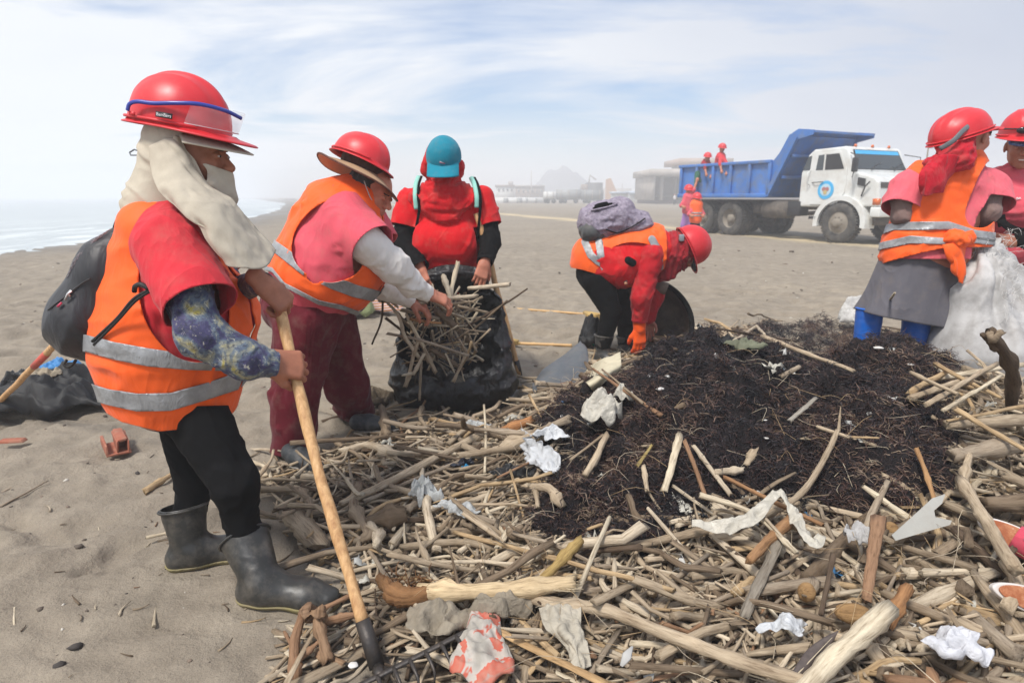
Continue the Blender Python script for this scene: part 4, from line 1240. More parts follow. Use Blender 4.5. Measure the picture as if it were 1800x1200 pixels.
# ------------------------------------------------------------------ worker with the rake (nearest, left)
def worker_with_rake():
 Yc = 1.97
 P1 = tag(empty('person', G(400, 1045)), 'worker in red helmet, beige sun hood and black leggings holding the long rake', 'person', None)
 P = lambda x, y, Y=Yc: J(x, y, Y)
 tor = Field(.07)
 ax = np.eye(3)
 tor.cap(P(318, 418), P(312, 520), .115, .15, ((0, 1, 0), .78))
 tor.cap(P(268, 412, 1.90), P(246, 520), .068, .09)
 tor.ell(P(304, 600), ax, (.215, .225, .205))
 tor.ell(P(388, 545), ax, (.080, .15, .105))
 tor.ell(P(310, 690), ax, (.172, .195, .14))
 sh_n, sh_f = P(300, 432, 1.81), P(345, 415, 2.15)
 # body under the clothes
 RT, RB = J(487, 522, 1.93), J(640, 1098, 1.50)
 dn_, nn_h = (.80, .50, -.22), (.42, -.80, .42)
 df_, nf_h = (.60, .30, -.74), (.62, -.55, .56)
 el_n, wr_n = P(352, 588, 1.70), grip(RT, RB, .235, dn_, nn_h, 1.02)
 el_f, wr_f = P(405, 508, 2.06), grip(RT, RB, .03, df_, nf_h, .98)
 hipn, hipf = P(338, 715, 1.89), P(318, 715, 2.05)
 kn, kf = P(412, 848, 1.80), P(342, 845, 2.02)
 an, af = P(440, 985, 1.83), P(335, 955, 1.96)
 b = tor.copy(-.02); b.k = .015
 b.chain([sh_n, el_n, wr_n], [.05, .04, .024]).chain([sh_f, el_f, wr_f], [.05, .04, .024])
 b.chain([hipn, kn, an], [.09, .05, .035]).chain([hipf, kf, af], [.08, .05, .035])
 hc_, hf, hu = P(338, 277), np.array([1, .05, -.04]), np.array([.04, 0, 1])
 hn = hand(wr_n, dn_, nn_h, thumb=1, curl=(1.0, 1.35, .8), s=1.04, tcurl=.9)
 hfr = hand(wr_f, df_, nf_h, thumb=-1, curl=(1.0, 1.3, .8), s=1.0, tcurl=.9)
 body(P1, [(b, .012), (head(hc_, hf, hu, 1.0, P(312, 370)), .004), (hn, .0035), (hfr, .0035)], SK)
 eyes(P1, hc_, hf, hu)
 # trousers
 lg = Field(.03)
 lg.ell(P(310, 690), ax, (.150, .165, .12))
 lg.chain([hipn, kn, P(438, 975, 1.83)], [.100, .066, .047]).chain([hipf, kf, P(330, 945, 1.97)], [.088, .060, .047])
 garment(P1, 'leggings', lg, .01, BLK, [above([(0, 722), (900, 700)])], folds(.004, (14, 14, 24), 3), .003)
 # t-shirt
 ts = tor.copy(.004); ts.k = .05
 slv_n = P(352, 533, 1.72); slv_f = P(400, 480, 2.15)
 ts.cap(sh_n, P(362, 560, 1.71), .090, .098).cap(sh_f, P(410, 495, 2.15), .07, .075)
 ts.cap(P(300, 400, 1.88), P(310, 380, 1.98), .06, .05)
 garment(P1, 'shirt', ts, .009, RED1, [beyond(sh_n, slv_n, .16), beyond(sh_f, slv_f, .12), below([(0, 690), (900, 690)])],
   folds(.006, (6, 6, 9), 12), .004)
 # patterned arm sleeves
 m = Mat('tie_dye_sleeve'); v = m.coords()
 n1 = m.noise(v, 12, 8, .62, .5)
 c = m.ramp(n1, [(0.34, srgb(30, 36, 54)), (0.46, srgb(58, 54, 92)), (0.54, srgb(84, 98, 112)), (0.61, srgb(150, 146, 122)), (0.66, srgb(164, 150, 62)), (0.76, srgb(40, 52, 74))])
 n2 = m.noise(v, 38, 6, .7, 2.0)
 c = m.mix(m.ramp(n2, [(0.52, (0, 0, 0)), (0.62, (.8, .8, .8))]), c, srgb(40, 40, 58))
 c = m.mix(m.ramp(m.noise(v, 60, 3, .8, 1), [(0.6, (0, 0, 0)), (0.68, (.6, .6, .6))]), c, srgb(200, 196, 170))
 m.set(base=c, rough=.7, sheen=.1); m.bump(m.noise(v, 18, 3, .5, 1), .5, .02)
 DYE = m.m
 ar = Field(.03).chain([P(325, 505, 1.755), el_n, P(430, 632, 1.72), wr_n + nrm(wr_n - P(430, 632, 1.72)) * .05], [.062, .06, .050, .034])
 garment(P1, 'arm_sleeve', ar, .006, DYE, [beyond(P(430, 632, 1.72), wr_n + nrm(wr_n - P(430, 632, 1.72)) * .022, .08)], folds(.0045, (16, 16, 13), 8), .003)
 ar = Field(.02).chain([P(385, 470, 2.12), el_f, P(436, 503, 1.98), wr_f + nrm(wr_f - P(436, 503, 1.98)) * .05], [.052, .046, .035, .031])
 garment(P1, 'patterned_sleeve', ar, .006, DYE, [beyond(P(436, 503, 1.98), wr_f + nrm(wr_f - P(436, 503, 1.98)) * .012, .08)], folds(.0015, (22, 22, 18), 9), .002)
 # vest
 vf = tor.copy(.020)
 arm = hole([(276, 372), (250, 420), (243, 500), (256, 565), (296, 618), (345, 637), (388, 625), (404, 560), (398, 500), (382, 445), (355, 405), (315, 380)], Yc)
 front = lambda V: np.minimum(V[:, 0] - P(400, 500)[0], .012 - np.abs(V[:, 1] - Yc))
 hem = below([(100, 700), (180, 722), (215, 742), (280, 758), (340, 752), (412, 728), (600, 690)], Yc)
 vd = lambda V: folds(.005, (5, 5, 15), 31)(V) + .004 * vnoise(V * 6, 3)
 vest = garment(P1, 'vest', vf, .008, VEST, [arm, front, hem], vd, .004)
 for (up_, lo_) in (([(150, 588), (200, 601), (260, 612), (330, 622), (400, 627), (470, 620)], [(150, 618), (200, 632), (260, 644), (330, 650), (400, 652), (470, 646)]),
        ([(150, 672), (190, 684), (240, 692), (300, 691), (360, 674), (430, 651), (470, 640)], [(150, 700), (190, 712), (240, 723), (300, 722), (360, 704), (430, 681), (470, 668)])):
  garment(vest, 'reflective_strip', tor.copy(.0275), .008, TAPE, [above(up_, Yc), below(lo_, Yc), arm, front], vd, .002)
 # piping of the armhole
 # hood: over the head and neck, face left open
 hd = head(hc_, hf, hu, 1.0); hd.p = [p for p in hd.p if not p[7]][:3]
 hoodf = Field(.05); hoodf.p = list(hd.p); hoodf.off = .014
 hf_ = Field(.045)
 hf_.ell(P(320, 262), ax, (.112, .100, .12))
 hf_.cap(P(346, 300), P(362, 345), .085, .078)
 hf_.cap(P(371, 312), P(371, 345), .056, .058)
 hf_.cap(P(306, 300), P(296, 352), .092, .115)
 hf_.cap(P(278, 338), P(256, 366, 1.93), .062, .045, ((0, 1, 0), .75))
 fo = hole([(318, 236), (345, 285), (362, 318), (364, 300), (358, 287), (408, 303), (470, 320), (480, 230), (400, 200)], Yc)
 def hood_d(V):
  ax_ = nrm([.55, 0, -.83]); t = V @ ax_; w_ = V @ nrm([.83, .3, .55])
  q = np.stack([w_ * 26 + 1.2 * np.sin(t * 9), t * 3.5, V[:, 1] * 9], 1)
  lo_ = np.clip((P(300, 300)[2] - V[:, 2]) / .1 + .35, .15, 1)
  return (.006 * (1 - 2 * np.abs(fbm(q * .8, 2, 41)))) * lo_
 hood = garment(P1, 'sun_hood', hf_, .0065, BEIGE, [fo, below([(100, 372), (215, 378), (290, 364), (345, 392), (395, 440), (600, 440)])], hood_d, .004)
 # long front flap of the hood, lying over shoulder and chest
 Yn = 1.80
 rows_ = [[P(262, 258, 1.875), P(282, 248, 1.865), P(300, 242, 1.86), P(308, 238, 1.865), P(318, 240, 1.875)],
    [P(264, 295, 1.86), P(288, 290, 1.84), P(306, 287, 1.838), P(324, 285, 1.85), P(340, 288, 1.88)],
    [P(278, 332, 1.81), P(305, 335, 1.79), P(330, 332, 1.795), P(350, 325, 1.83), P(364, 322, 1.88)],
    [P(305, 362, 1.78), P(335, 374, 1.76), P(368, 372, 1.765), P(395, 362, 1.82), P(412, 352, 1.91)],
    [P(345, 388, 1.76), P(370, 418, 1.745), P(402, 428, 1.755), P(432, 417, 1.82), P(450, 398, 1.94)],
    [P(378, 438, 1.765), P(398, 466, 1.75), P(430, 471, 1.76), P(466, 470, 1.82), P(485, 441, 1.94)]]
 def flap_d(V):
  ax_ = nrm([.6, 0, -.8]); w_ = V @ nrm([.8, .2, .6]); t = V @ ax_
  return .005 * (1 - 2 * np.abs(vnoise(np.stack([w_ * 12 + np.sin(t * 7) * .8, t * 2.2, 0 * t], 1), 17))) + .003 * vnoise(V * 40, 3)
 V, F_ = patch(rows_, 70, 90, lambda V: flap_d(V) + ridges(V, 13, .38, .0075, .0065, (.62, .1, -.78), .10, 5)); solid(mesh_obj('hood_flap', V, F_, BEIGE, hood), .003, 0)
 V, F_ = tube([P(228, 268, 1.97), P(236, 263, 1.95), P(252, 268, 1.9), P(262, 268, 1.88)], .0022, 6); mesh_obj('draw_cord', V, F_, plain('grey_cord', (.12, .13, .14), .6), hood)
 V, F_ = tube([P(262, 273, 1.88), P(245, 273, 1.91), P(230, 273, 1.95), P(228, 269, 1.97)], .0022, 6); mesh_obj('draw_cord', V, F_, plain('grey_cord', (.12, .13, .14), .6), hood)
 # fabric peak of the hood below the helmet's own brim
 c0 = P(330, 236); f_, u_ = ortho(np.array([1, -.1, -.16]), np.array([.16, 0, 1])); r_ = np.cross(f_, u_)
 a_ = np.linspace(-1.25, 1.25, 40); V = []
 for e in np.linspace(0, 1, 10):
  V += [c0 + f_ * ((.112 + .086 * e) * math.cos(q)) + r_ * ((.10 + .030 * e) * math.sin(q)) + u_ * (-.006 - .024 * e ** 1.3 + .004 * e * abs(math.sin(q)) ** 2) for q in a_]
 i = np.arange(9)[:, None] * 40; j = np.arange(39)[None]
 F_ = np.stack([i + j, i + j + 1, i + 40 + j + 1, i + 40 + j], -1).reshape(-1, 4)
 solid(mesh_obj('hood_peak', np.array(V), F_, BEIGE, hood), .004, 0)
 # helmet
 hl_c = P(318, 224); hfw, hup = np.array([1, -.10, -.17]), np.array([.17, 0, 1])
 hl = helmet(P1, hl_c, hfw, hup, a=.146, b=.122, hh=.150, visor=.074, droop=.12)
 f_, u_ = ortho(hfw, hup); r_ = np.cross(f_, u_)
 q = lambda a_, b_, c2: hl_c + f_ * a_ + r_ * b_ + u_ * c2
 lab = quadp(q(.035, .133, .022), f_ - r_ * .02, u_ + r_ * -.12, .048, .015, plain('black_label', (.02, .018, .018), .4, bumpy=0), 'label', hl)
 text_on(lab, 'Bambers', q(.035, .1345, .022), f_, r_, .0125, plain('label_white', (.7, .7, .7), .5, bumpy=0))
 blu = plain('blue_plastic', srgb(48, 62, 150), .35, bumpy=0)
 gog = quadp(q(-.062, .128, .012), f_, u_, .018, .012, m_helm, 'slot', hl)
 arm_p = [q(-.075, .129, .018), q(-.068, .131, .036), q(-.045, .132, .046), q(0.0, .129, .049), q(.06, .122, .060), q(.115, .10, .069), q(.165, .055, .066), q(.185, 0, .055)]
 V, F_ = tube(spline(arm_p, 40), .0042, 8, flat=1.4); gg = mesh_obj('safety_goggles', V, F_, blu, hl)
 lens = Mat('clear_lens'); lens.set(base=(.9, .85, .86), rough=.06, alpha=.10, spec=.8)
 th = np.linspace(-1.15, 1.15, 26)
 rows_ = []
 for k_, e in enumerate((0, .33, .66, 1)):
  rows_.append([q(.012 + .172 * math.cos(t) ** .8 - .006 * k_, .118 * math.sin(t), .062 - .05 * e + .01 * math.cos(t) - .012 * e * math.cos(t)) for t in th])
 V, F_ = patch(rows_, 40, 12); solid(mesh_obj('lens', V, F_, lens.m, gg), .0015, 0)
 V, F_ = tube([rows_[3][k_] for k_ in range(26)], .0014, 5); mesh_obj('lens_rim', V, F_, plain('pale_rim', (.6, .5, .5), .4, bumpy=0), gg)
 # boots
 boot(P1, G(462, 1056) * [1, 1, 0] , (1, -.06), P(430, 942, 1.83), RUBBER, L_=.30, r=.056, rt=.082, sole=SOLE)
 boot(P1, G(337, 992) * [1, 1, 0], (1, .45), P(322, 888, 1.975), RUBBER, L_=.28, r=.055, rt=.080, sole=SOLE)
 # printed outline on the back of the shirt's shoulder
 wl = plain('white_print', (.75, .7, .7), .6, bumpy=0)
 pts = [(221, 412, 1.80), (232, 400, 1.80), (243, 390, 1.80), (251, 398, 1.80), (247, 414, 1.79), (236, 430, 1.79), (231, 440, 1.79), (222, 425, 1.80), (221, 412, 1.80)]
 return P1
worker_with_rake()

# rucksack on her back (held by her shoulders)
def drawstring_bag():
 P = lambda x, y, Y=1.95: J(x, y, Y)
 o = tag(empty('backpack', P(140, 640)), 'black drawstring backpack hanging on the back of the worker with the rake', 'backpack')
 f = Field(.08)
 f.cap(P(218, 398), P(200, 470), .020, .068, ((0, 1, 0), .8))
 f.cap(P(200, 470), P(172, 545), .075, .108, ((0, 1, 0), .8))
 f.ell(P(172, 568), np.eye(3), (.122, .14, .108))
 m = Mat('black_nylon'); v = m.coords()
 m.set(base=m.ramp(m.noise(v, 5, 4), [(0.3, (.012, .012, .014)), (0.7, (.03, .03, .034))]), rough=.5, sheen=.05)
 b = m.bump(m.noise(m.mapped(v, (1.6, 1, .7), (0, .5, 0)), 7, 3, .5, 1.0), .5, .03); m.bump(m.noise(v, 800, 2), .3, .0006, b)
 def d(V):
  t = V @ nrm([-.5, 0, -.85]); w = V @ nrm([.85, .3, -.5])
  return .009 * (1 - 2 * np.abs(vnoise(np.stack([w * 11, t * 3, V[:, 1] * 5], 1), 6)))
 bag = garment(o, 'bag_body', f, .0075, m.m, [], d, 0)
 mesh_m = plain('zigzag_mesh_panel', (.10, .085, .09), .8, bumpy=0)
 # zigzag threads of the mesh panel
 zz = []
 for k in range(9):
  y0 = 402 + k * 8.0; x0 = 192 - k * 6.8
  pts = [P(x0 + (i % 2) * 5 - i * 2.0 + (0), y0 + i * 3 - (i % 2) * 3, 1.905 - k * .006) for i in range(9)]
  pts = [p + np.array([0, -.0, 0]) for p in pts]
  # drape the thread on the bag
  for q_ in range(len(pts)):
   g_, dd_ = gradient(f, pts[q_][None]); pts[q_] = pts[q_] - g_[0] * (dd_[0] - .008)
  zz.append(tube(pts, .0012, 4))
 V, F_ = cat(zz); kind(mesh_obj('zigzag_thread', V, F_, plain('pale_thread', (.30, .25, .26), .7, bumpy=0), bag), 'stuff')
 def on(x, y, off=.004):
  p = P(x, y, 1.80)
  for _ in range(8):
   g_, dd_ = gradient(f, p[None]); p = p - g_[0] * (dd_[0] - off)
  return p
 zp = [on(83 + t * 70, 545 - t * 52 - 10 * math.sin(t * 3), .009) for t in np.linspace(0, 1, 14)]
 V, F_ = tube(zp, .0022, 5); zip_ = mesh_obj('zip', V, F_, plain('zip_black', (.03, .03, .03), .3, bumpy=0), bag)
 met = plain('white_metal_puller', (.6, .6, .6), .3, metal=.6, bumpy=0)
 V, F_ = tube([on(113, 527, .014), on(117, 516, .018), on(122, 511, .016), on(118, 509, .014), on(114, 514, .014), on(120, 520, .014)], .0028, 6); mesh_obj('zip_puller', V, F_, met, zip_)
 V, F_ = tube([on(104, 540, .013), on(109, 532, .014)], .0035, 6); mesh_obj('pink_tab', V, F_, plain('pink_tab', srgb(190, 60, 90), .5, bumpy=0), zip_)
 cord = plain('black_cord', (.012, .012, .012), .6, bumpy=0)
 for s_ in (0, 1):
  pts = [P(162 + 3 * s_, 600 + 6 * s_, 1.745), P(205 + 2 * s_, 560 + 3 * s_, 1.715), P(235 + 3 * s_, 525 + 4 * s_, 1.70), P(268, 506 + 3 * s_, 1.70)]
  V, F_ = tube(spline(pts, 24), .0042, 7); mesh_obj('shoulder_cord', V, F_, cord, o)
 V, F_ = tube(spline([P(262, 508, 1.70), P(248, 500, 1.70), P(238, 503, 1.71), P(236, 512, 1.72)], 12), [.007] * 12, 8); mesh_obj('cord_knot', V, F_, cord, o)
 V, F_ = tube(spline([P(118, 632, 1.86), P(112, 640, 1.85), P(120, 645, 1.85), P(128, 640, 1.85), P(134, 632, 1.86)], 14), .0045, 7); mesh_obj('hanging_loop', V, F_, cord, o)
 V, F_ = tube(spline([P(203, 400, 1.93), P(210, 384, 1.92), P(222, 378, 1.9), P(236, 392, 1.86)], 12), .008, 7); mesh_obj('shoulder_strap', V, F_, cord, o)
drawstring_bag()

WOODH = Mat('rake_handle_wood'); v_ = WOODH.coords()
gn = WOODH.noise(WOODH.mapped(v_, (26, 26, 2.2), (0, .2, 0)), 3, 6, .6, .5)
c_ = WOODH.ramp(gn, [(0.3, srgb(168, 122, 78)), (0.6, srgb(208, 166, 116)), (0.75, srgb(222, 184, 138))])
c_ = WOODH.mix(WOODH.ramp(WOODH.noise(v_, 26, 6, .7, .6), [(0.60, (0, 0, 0)), (0.72, (.7, .7, .7))]), c_, srgb(120, 78, 50))
WOODH.set(base=c_, rough=.6); WOODH.bump(WOODH.noise(WOODH.mapped(v_, (20, 20, 2)), 8, 5), .35, .004); WOODH = WOODH.m
IRON = plain('worn_iron', (.05, .045, .042), .5, metal=.5, dirt=.5, dirtcol=(.12, .09, .07), dscale=20, bumpy=.3, bscale=90)
def rake():
 top = J(487, 522, 1.93); bot = J(640, 1098, 1.50)
 o = tag(empty('rake', J(665, 1190, 1.43)), 'long iron toothed rake with pale wooden handle held by the worker in the beige hood', 'rake')
 n = 30; t = np.linspace(0, 1, n)[:, None]
 mid = (top + bot) / 2
 pts = top * (1 - t) + bot * t
 pts[:, 0] += -.012 * np.sin(t[:, 0] * np.pi) ; pts += np.stack([.003 * vnoise(pts * 9, 1), 0 * t[:, 0], 0 * t[:, 0]], 1)
 pts[0] += (-.004, 0, 0)
 V, F_ = tube(pts, .0165 + .0015 * np.sin(np.linspace(0, 20, n)), 14); mesh_obj('handle', V, F_, WOODH, o)
 e = J(664, 1172, 1.445)
 V, F_ = tube([bot + (bot - e) * .12, bot * .6 + e * .4, e], [.021, .021, .023], 14); sk = mesh_obj('socket', V, F_, IRON, o)
 a = S(668, 1186, .055); b = S(832, 1103, .085)
 b = a + nrm(b - a) * np.linalg.norm(b - a)
 V, F_ = tube([e, a + np.array([0, 0, .0])], [.016, .012], 10); mesh_obj('neck', V, F_, IRON, sk)
 dirv = nrm(b - a)
 a0 = a - dirv * .10
 bar = [a0 + (b - a0) * k for k in np.linspace(0, 1, 12)]
 V, F_ = tube(bar, .009, 8, flat=.6); mesh_obj('head_bar', V, F_, IRON, o)
 side = nrm(np.cross(dirv, [0, 0, 1]))
 for k in range(9):
  p = a0 + (b - a0) * (k + .15) / 8.3
  q = spline([p, p + side * .035 + np.array([0, 0, .004]), p + side * .062 - np.array([0, 0, .012]) + dirv * .004, p + side * .072 - np.array([0, 0, .035])], 10)
  V, F_ = tube(q, np.linspace(.0065, .0025, 10), 7); mesh_obj('tine', V, F_, IRON, o)
rake()
# ------------------------------------------------------------------ worker in helmet over straw hat, bending to the sack (second)
def worker_filling_sack():
 Yc = 3.10; ax = np.eye(3)
 P = lambda x, y, Y=Yc: J(x, y, Y)
 o = tag(empty('person', G(580, 800)), 'worker in maroon trousers and helmet over a wide hat, filling the black sack', 'person')
 tor = Field(.08)
 tor.cap(P(598, 385), P(590, 470), .17, .20, ((0, 1, 0), .82))
 tor.cap(P(560, 400, 3.12), P(545, 470, 3.12), .12, .17)
 tor.cap(P(598, 450), P(555, 500), .21, .20, ((0, 1, 0), .85))
 tor.cap(P(600, 372), P(628, 352), .13, .09)
 shn, shf = P(612, 392, 2.94), P(640, 385, 3.24)
 eln, wrn = P(692, 468, 2.98), P(750, 516, 3.18)
 elf, wrf = P(672, 505, 3.28), P(722, 528, 3.40)
 hipn, hipf = P(540, 570, 2.98), P(575, 570, 3.24)
 kn, kf = P(518, 690, 2.92), P(610, 680, 3.30)
 an, af = P(516, 795, 2.90), P(632, 742, 3.42)
 hc_ = P(653, 338); hf = np.array([.88, -.30, -.42]); hu = np.array([.42, 0, .9])
 b = tor.copy(-.03); b.k = .015
 b.chain([shn, eln, wrn], [.055, .045, .026]).chain([shf, elf, wrf], [.055, .045, .026])
 b.chain([hipn, kn, an], [.10, .07, .045]).chain([hipf, kf, af], [.10, .07, .045])
 b.ell(P(545, 545), ax, (.16, .16, .14))
 h1 = hand(wrn + np.array([.01, 0, 0]), (.80, .35, -.40), (.25, -.45, .9), thumb=-1, curl=(.45, .6, .4), s=1.05, spread=.12, tcurl=.3)
 h2 = hand(wrf, (.8, .1, -.5), (.2, -.2, .9), thumb=1, curl=(.5, .7, .4), s=1.0)
 body(o, [(b, .016), (head(hc_, hf, hu, 1.02, P(622, 372)), .0048), (h1, .0042), (h2, .0045)], SK2)
 eyes(o, hc_, hf, hu)
 f_, u_ = ortho(hf, hu); r_ = np.cross(f_, u_)
 # hair
 hr = Field(.02).ell(hc_ - f_ * .03 + u_ * .03, (f_, r_, u_), (.098, .085, .095)).ell(hc_ - f_ * .085 - u_ * .03, (f_, r_, u_), (.05, .06, .06))
 garment(o, 'hair', hr, .008, m_brow, [lambda V: np.minimum((V - hc_) @ f_ - .045, .075 - (V - hc_) @ u_) , ], folds(.006, (40, 40, 14), 4), 0)
 tr = Field(.04)
 tr.ell(P(537, 535), ax, (.205, .21, .19))
 tr.chain([hipn, kn, an], [.150, .108, .098]).chain([hipf, kf, af], [.145, .108, .092])
 z1 = lambda V: .035 - V[:, 2]
 garment(o, 'trousers', tr, .013, MAROON, [z1, beyond(kf, P(637, 752, 3.44), .3)], folds(.012, (7, 7, 5), 6), .005)
 # shoes
 SH = plain('dark_trainers', (.02, .024, .028), .6, dirt=.5, dirtcol=(.12, .11, .10), dscale=14); TEAL = plain('teal_trim', srgb(48, 120, 116), .5)
 for g_, d_ in ((G(520, 818), (.75, -.55)), (G(640, 760), (.9, .12))):
  g_ = g_ * [1, 1, 0]; d3 = nrm([d_[0], d_[1], 0]); up = np.array([0, 0, 1.]); sd = np.cross(d3, up)
  f = Field(.03).cap(g_ + up * .06 - d3 * .03, g_ + up * .055 + d3 * .03, .045, .045).cap(g_ + d3 * .03 + up * .05, g_ + d3 * .16 + up * .03, .042, .034, (sd, .85))
  z0 = g_[2] + .012
  sh = garment(o, 'shoe', Cut(f, lambda P_: z0 - P_[:, 2]), .007, SH, [], folds(.002, (30, 30, 30), 3), 0)
  V, T_, _ = polygonise(Cut(f.copy(.006), lambda P_: P_[:, 2] - z0 - .012), .007); mesh_obj('sole', V, T_, plain('dirty_white_sole', (.25, .24, .22), .7, dirt=.6), sh)
  f = Field(.01).cap(g_ + d3 * .02 + up * .045 - sd * .038, g_ + d3 * .12 + up * .025 - sd * .036, .009, .007); V, T_, _ = polygonise(f, .005); mesh_obj('trim', V, T_, TEAL, sh)
  f = Field(.01).cap(g_ + d3 * .12 + up * .022 - sd * .02, g_ + d3 * .185 + up * .018 + sd * .01, .018, .014); V, T_, _ = polygonise(f, .006); mesh_obj('toe_cap', V, T_, TEAL if d_[0] < .8 else SH, sh)
 ts = tor.copy(.004)
 slv = P(655, 432, 2.86)
 ts.cap(shn, P(668, 448, 2.84), .108, .108).cap(shf, P(670, 440, 3.2), .10, .10)
 garment(o, 'shirt', ts, .011, PINK, [beyond(shn, slv, .2), beyond(shf, P(662, 430, 3.2), .16), below([(0, 560), (900, 560)])],
   folds(.008, (6, 6, 8), 2), .004)
 WH = fabric('cream_knit', srgb(228, 222, 214), .05, wr=.5, dirt=0)
 ar = Field(.04).chain([P(640, 425, 2.88), eln, P(722, 498, 3.08), wrn], [.088, .074, .058, .042])
 garment(o, 'arm_sleeve', ar, .009, WH, [beyond(P(722, 498, 3.08), wrn, .1)], folds(.005, (16, 16, 12), 8), .003)
 ar = Field(.04).chain([P(655, 440, 3.18), elf, wrf], [.08, .06, .042])
 garment(o, 'arm_sleeve', ar, .010, WH, [beyond(elf, wrf, .1)], folds(.005, (16, 16, 12), 8), .003)
 # vest
 vf = tor.copy(.020)
 arm = hole([(590, 348), (548, 368), (520, 402), (512, 440), (530, 475), (575, 497), (620, 486), (640, 462), (655, 430), (648, 380), (625, 352)], Yc)
 hem = below([(440, 470), (478, 478), (500, 505), (560, 536), (602, 545), (640, 560), (700, 560)], Yc)
 front = lambda V: np.minimum(np.minimum(V[:, 0] - P(600, 450)[0], .02 - np.abs(V[:, 1] - Yc)), 1)
 top = above([(400, 342), (560, 342), (600, 330), (640, 362), (700, 400)], Yc)
 vd = lambda V: folds(.007, (5, 5, 12), 33)(V)
 vest = garment(o, 'vest', vf, .010, VEST, [arm, hem, front], vd, .004)
 garment(vest, 'reflective_strip', tor.copy(.028), .010, TAPE, [above([(470, 412), (486, 424), (540, 462), (590, 487), (630, 502), (700, 520)], Yc), below([(470, 438), (480, 442), (530, 482), (580, 507), (620, 522), (700, 540)], Yc), arm, front], vd, .002)
 garment(vest, 'hem_binding', tor.copy(.0285), .010, TAPE, [above([(440, 462), (478, 470), (500, 497), (560, 528), (602, 537), (640, 551), (700, 550)], Yc), hem, front], vd, .002)
 # straw hat and helmet
 STR = fabric('tan_felt', srgb(176, 142, 108), .15, wr=.3, rough=.9)
 hc2 = P(636, 296, 3.1); hf2 = np.array([.92, -.35, -.30]); hu2 = np.array([.36, .20, .90])
 f2, u2 = ortho(hf2, hu2); r2 = np.cross(f2, u2)
 ph = np.arange(64) / 64 * 2 * np.pi; Vr = []
 for e in np.linspace(0, 1, 12):
  rad_a, rad_b = .10 + .115 * e, .085 + .105 * e
  wav = .012 * np.sin(ph * 3 + .6) * e
  Vr.append(hc2 + np.outer(np.cos(ph) * rad_a, f2) + np.outer(np.sin(ph) * rad_b, r2) + np.outer(-.035 * e ** 1.5 + wav - .01 - .045 * e * np.cos(ph) ** 2 * (np.cos(ph) > 0) + .012 * (e ** 6), u2))
 i = np.arange(11)[:, None] * 64; j = np.arange(64)[None]; j2 = (j + 1) % 64
 F_ = np.stack([i + j, i + 64 + j, i + 64 + j2, i + j2], -1).reshape(-1, 4)
 hat = mesh_obj('hat_brim', np.concatenate(Vr), F_, STR, o); solid(hat, .004, 0)
 V, F_ = tube(np.vstack([Vr[-1], Vr[-1][:1]]), .0045, 6, caps=False); kind(mesh_obj('brim_binding', V, F_, plain('speckled_binding', srgb(96, 60, 48), .8, var=.5, dscale=60), hat), 'thing')
 cf = Field(.03).ell(hc2 + u2 * .02, (f2, r2, u2), (.112, .095, .09))
 garment(hat, 'crown', cf, .01, fabric('dark_brown_band', srgb(70, 46, 40), .3), [lambda V: -.012 - ((V - hc2) @ u2)], None, 0)
 helmet(o, P(634, 282, 3.1), hf2, hu2, a=.142, b=.120, hh=.125, visor=.03, mat=m_helm, gut=True)
 V, F_ = tube(spline([P(640, 318, 2.99), P(650, 345, 2.99), P(660, 362, 3.04)], 12), .0025, 5); mesh_obj('chin_cord', V, F_, plain('pale_cord', (.5, .48, .44), .7, bumpy=0), o)
 return o
worker_filling_sack()

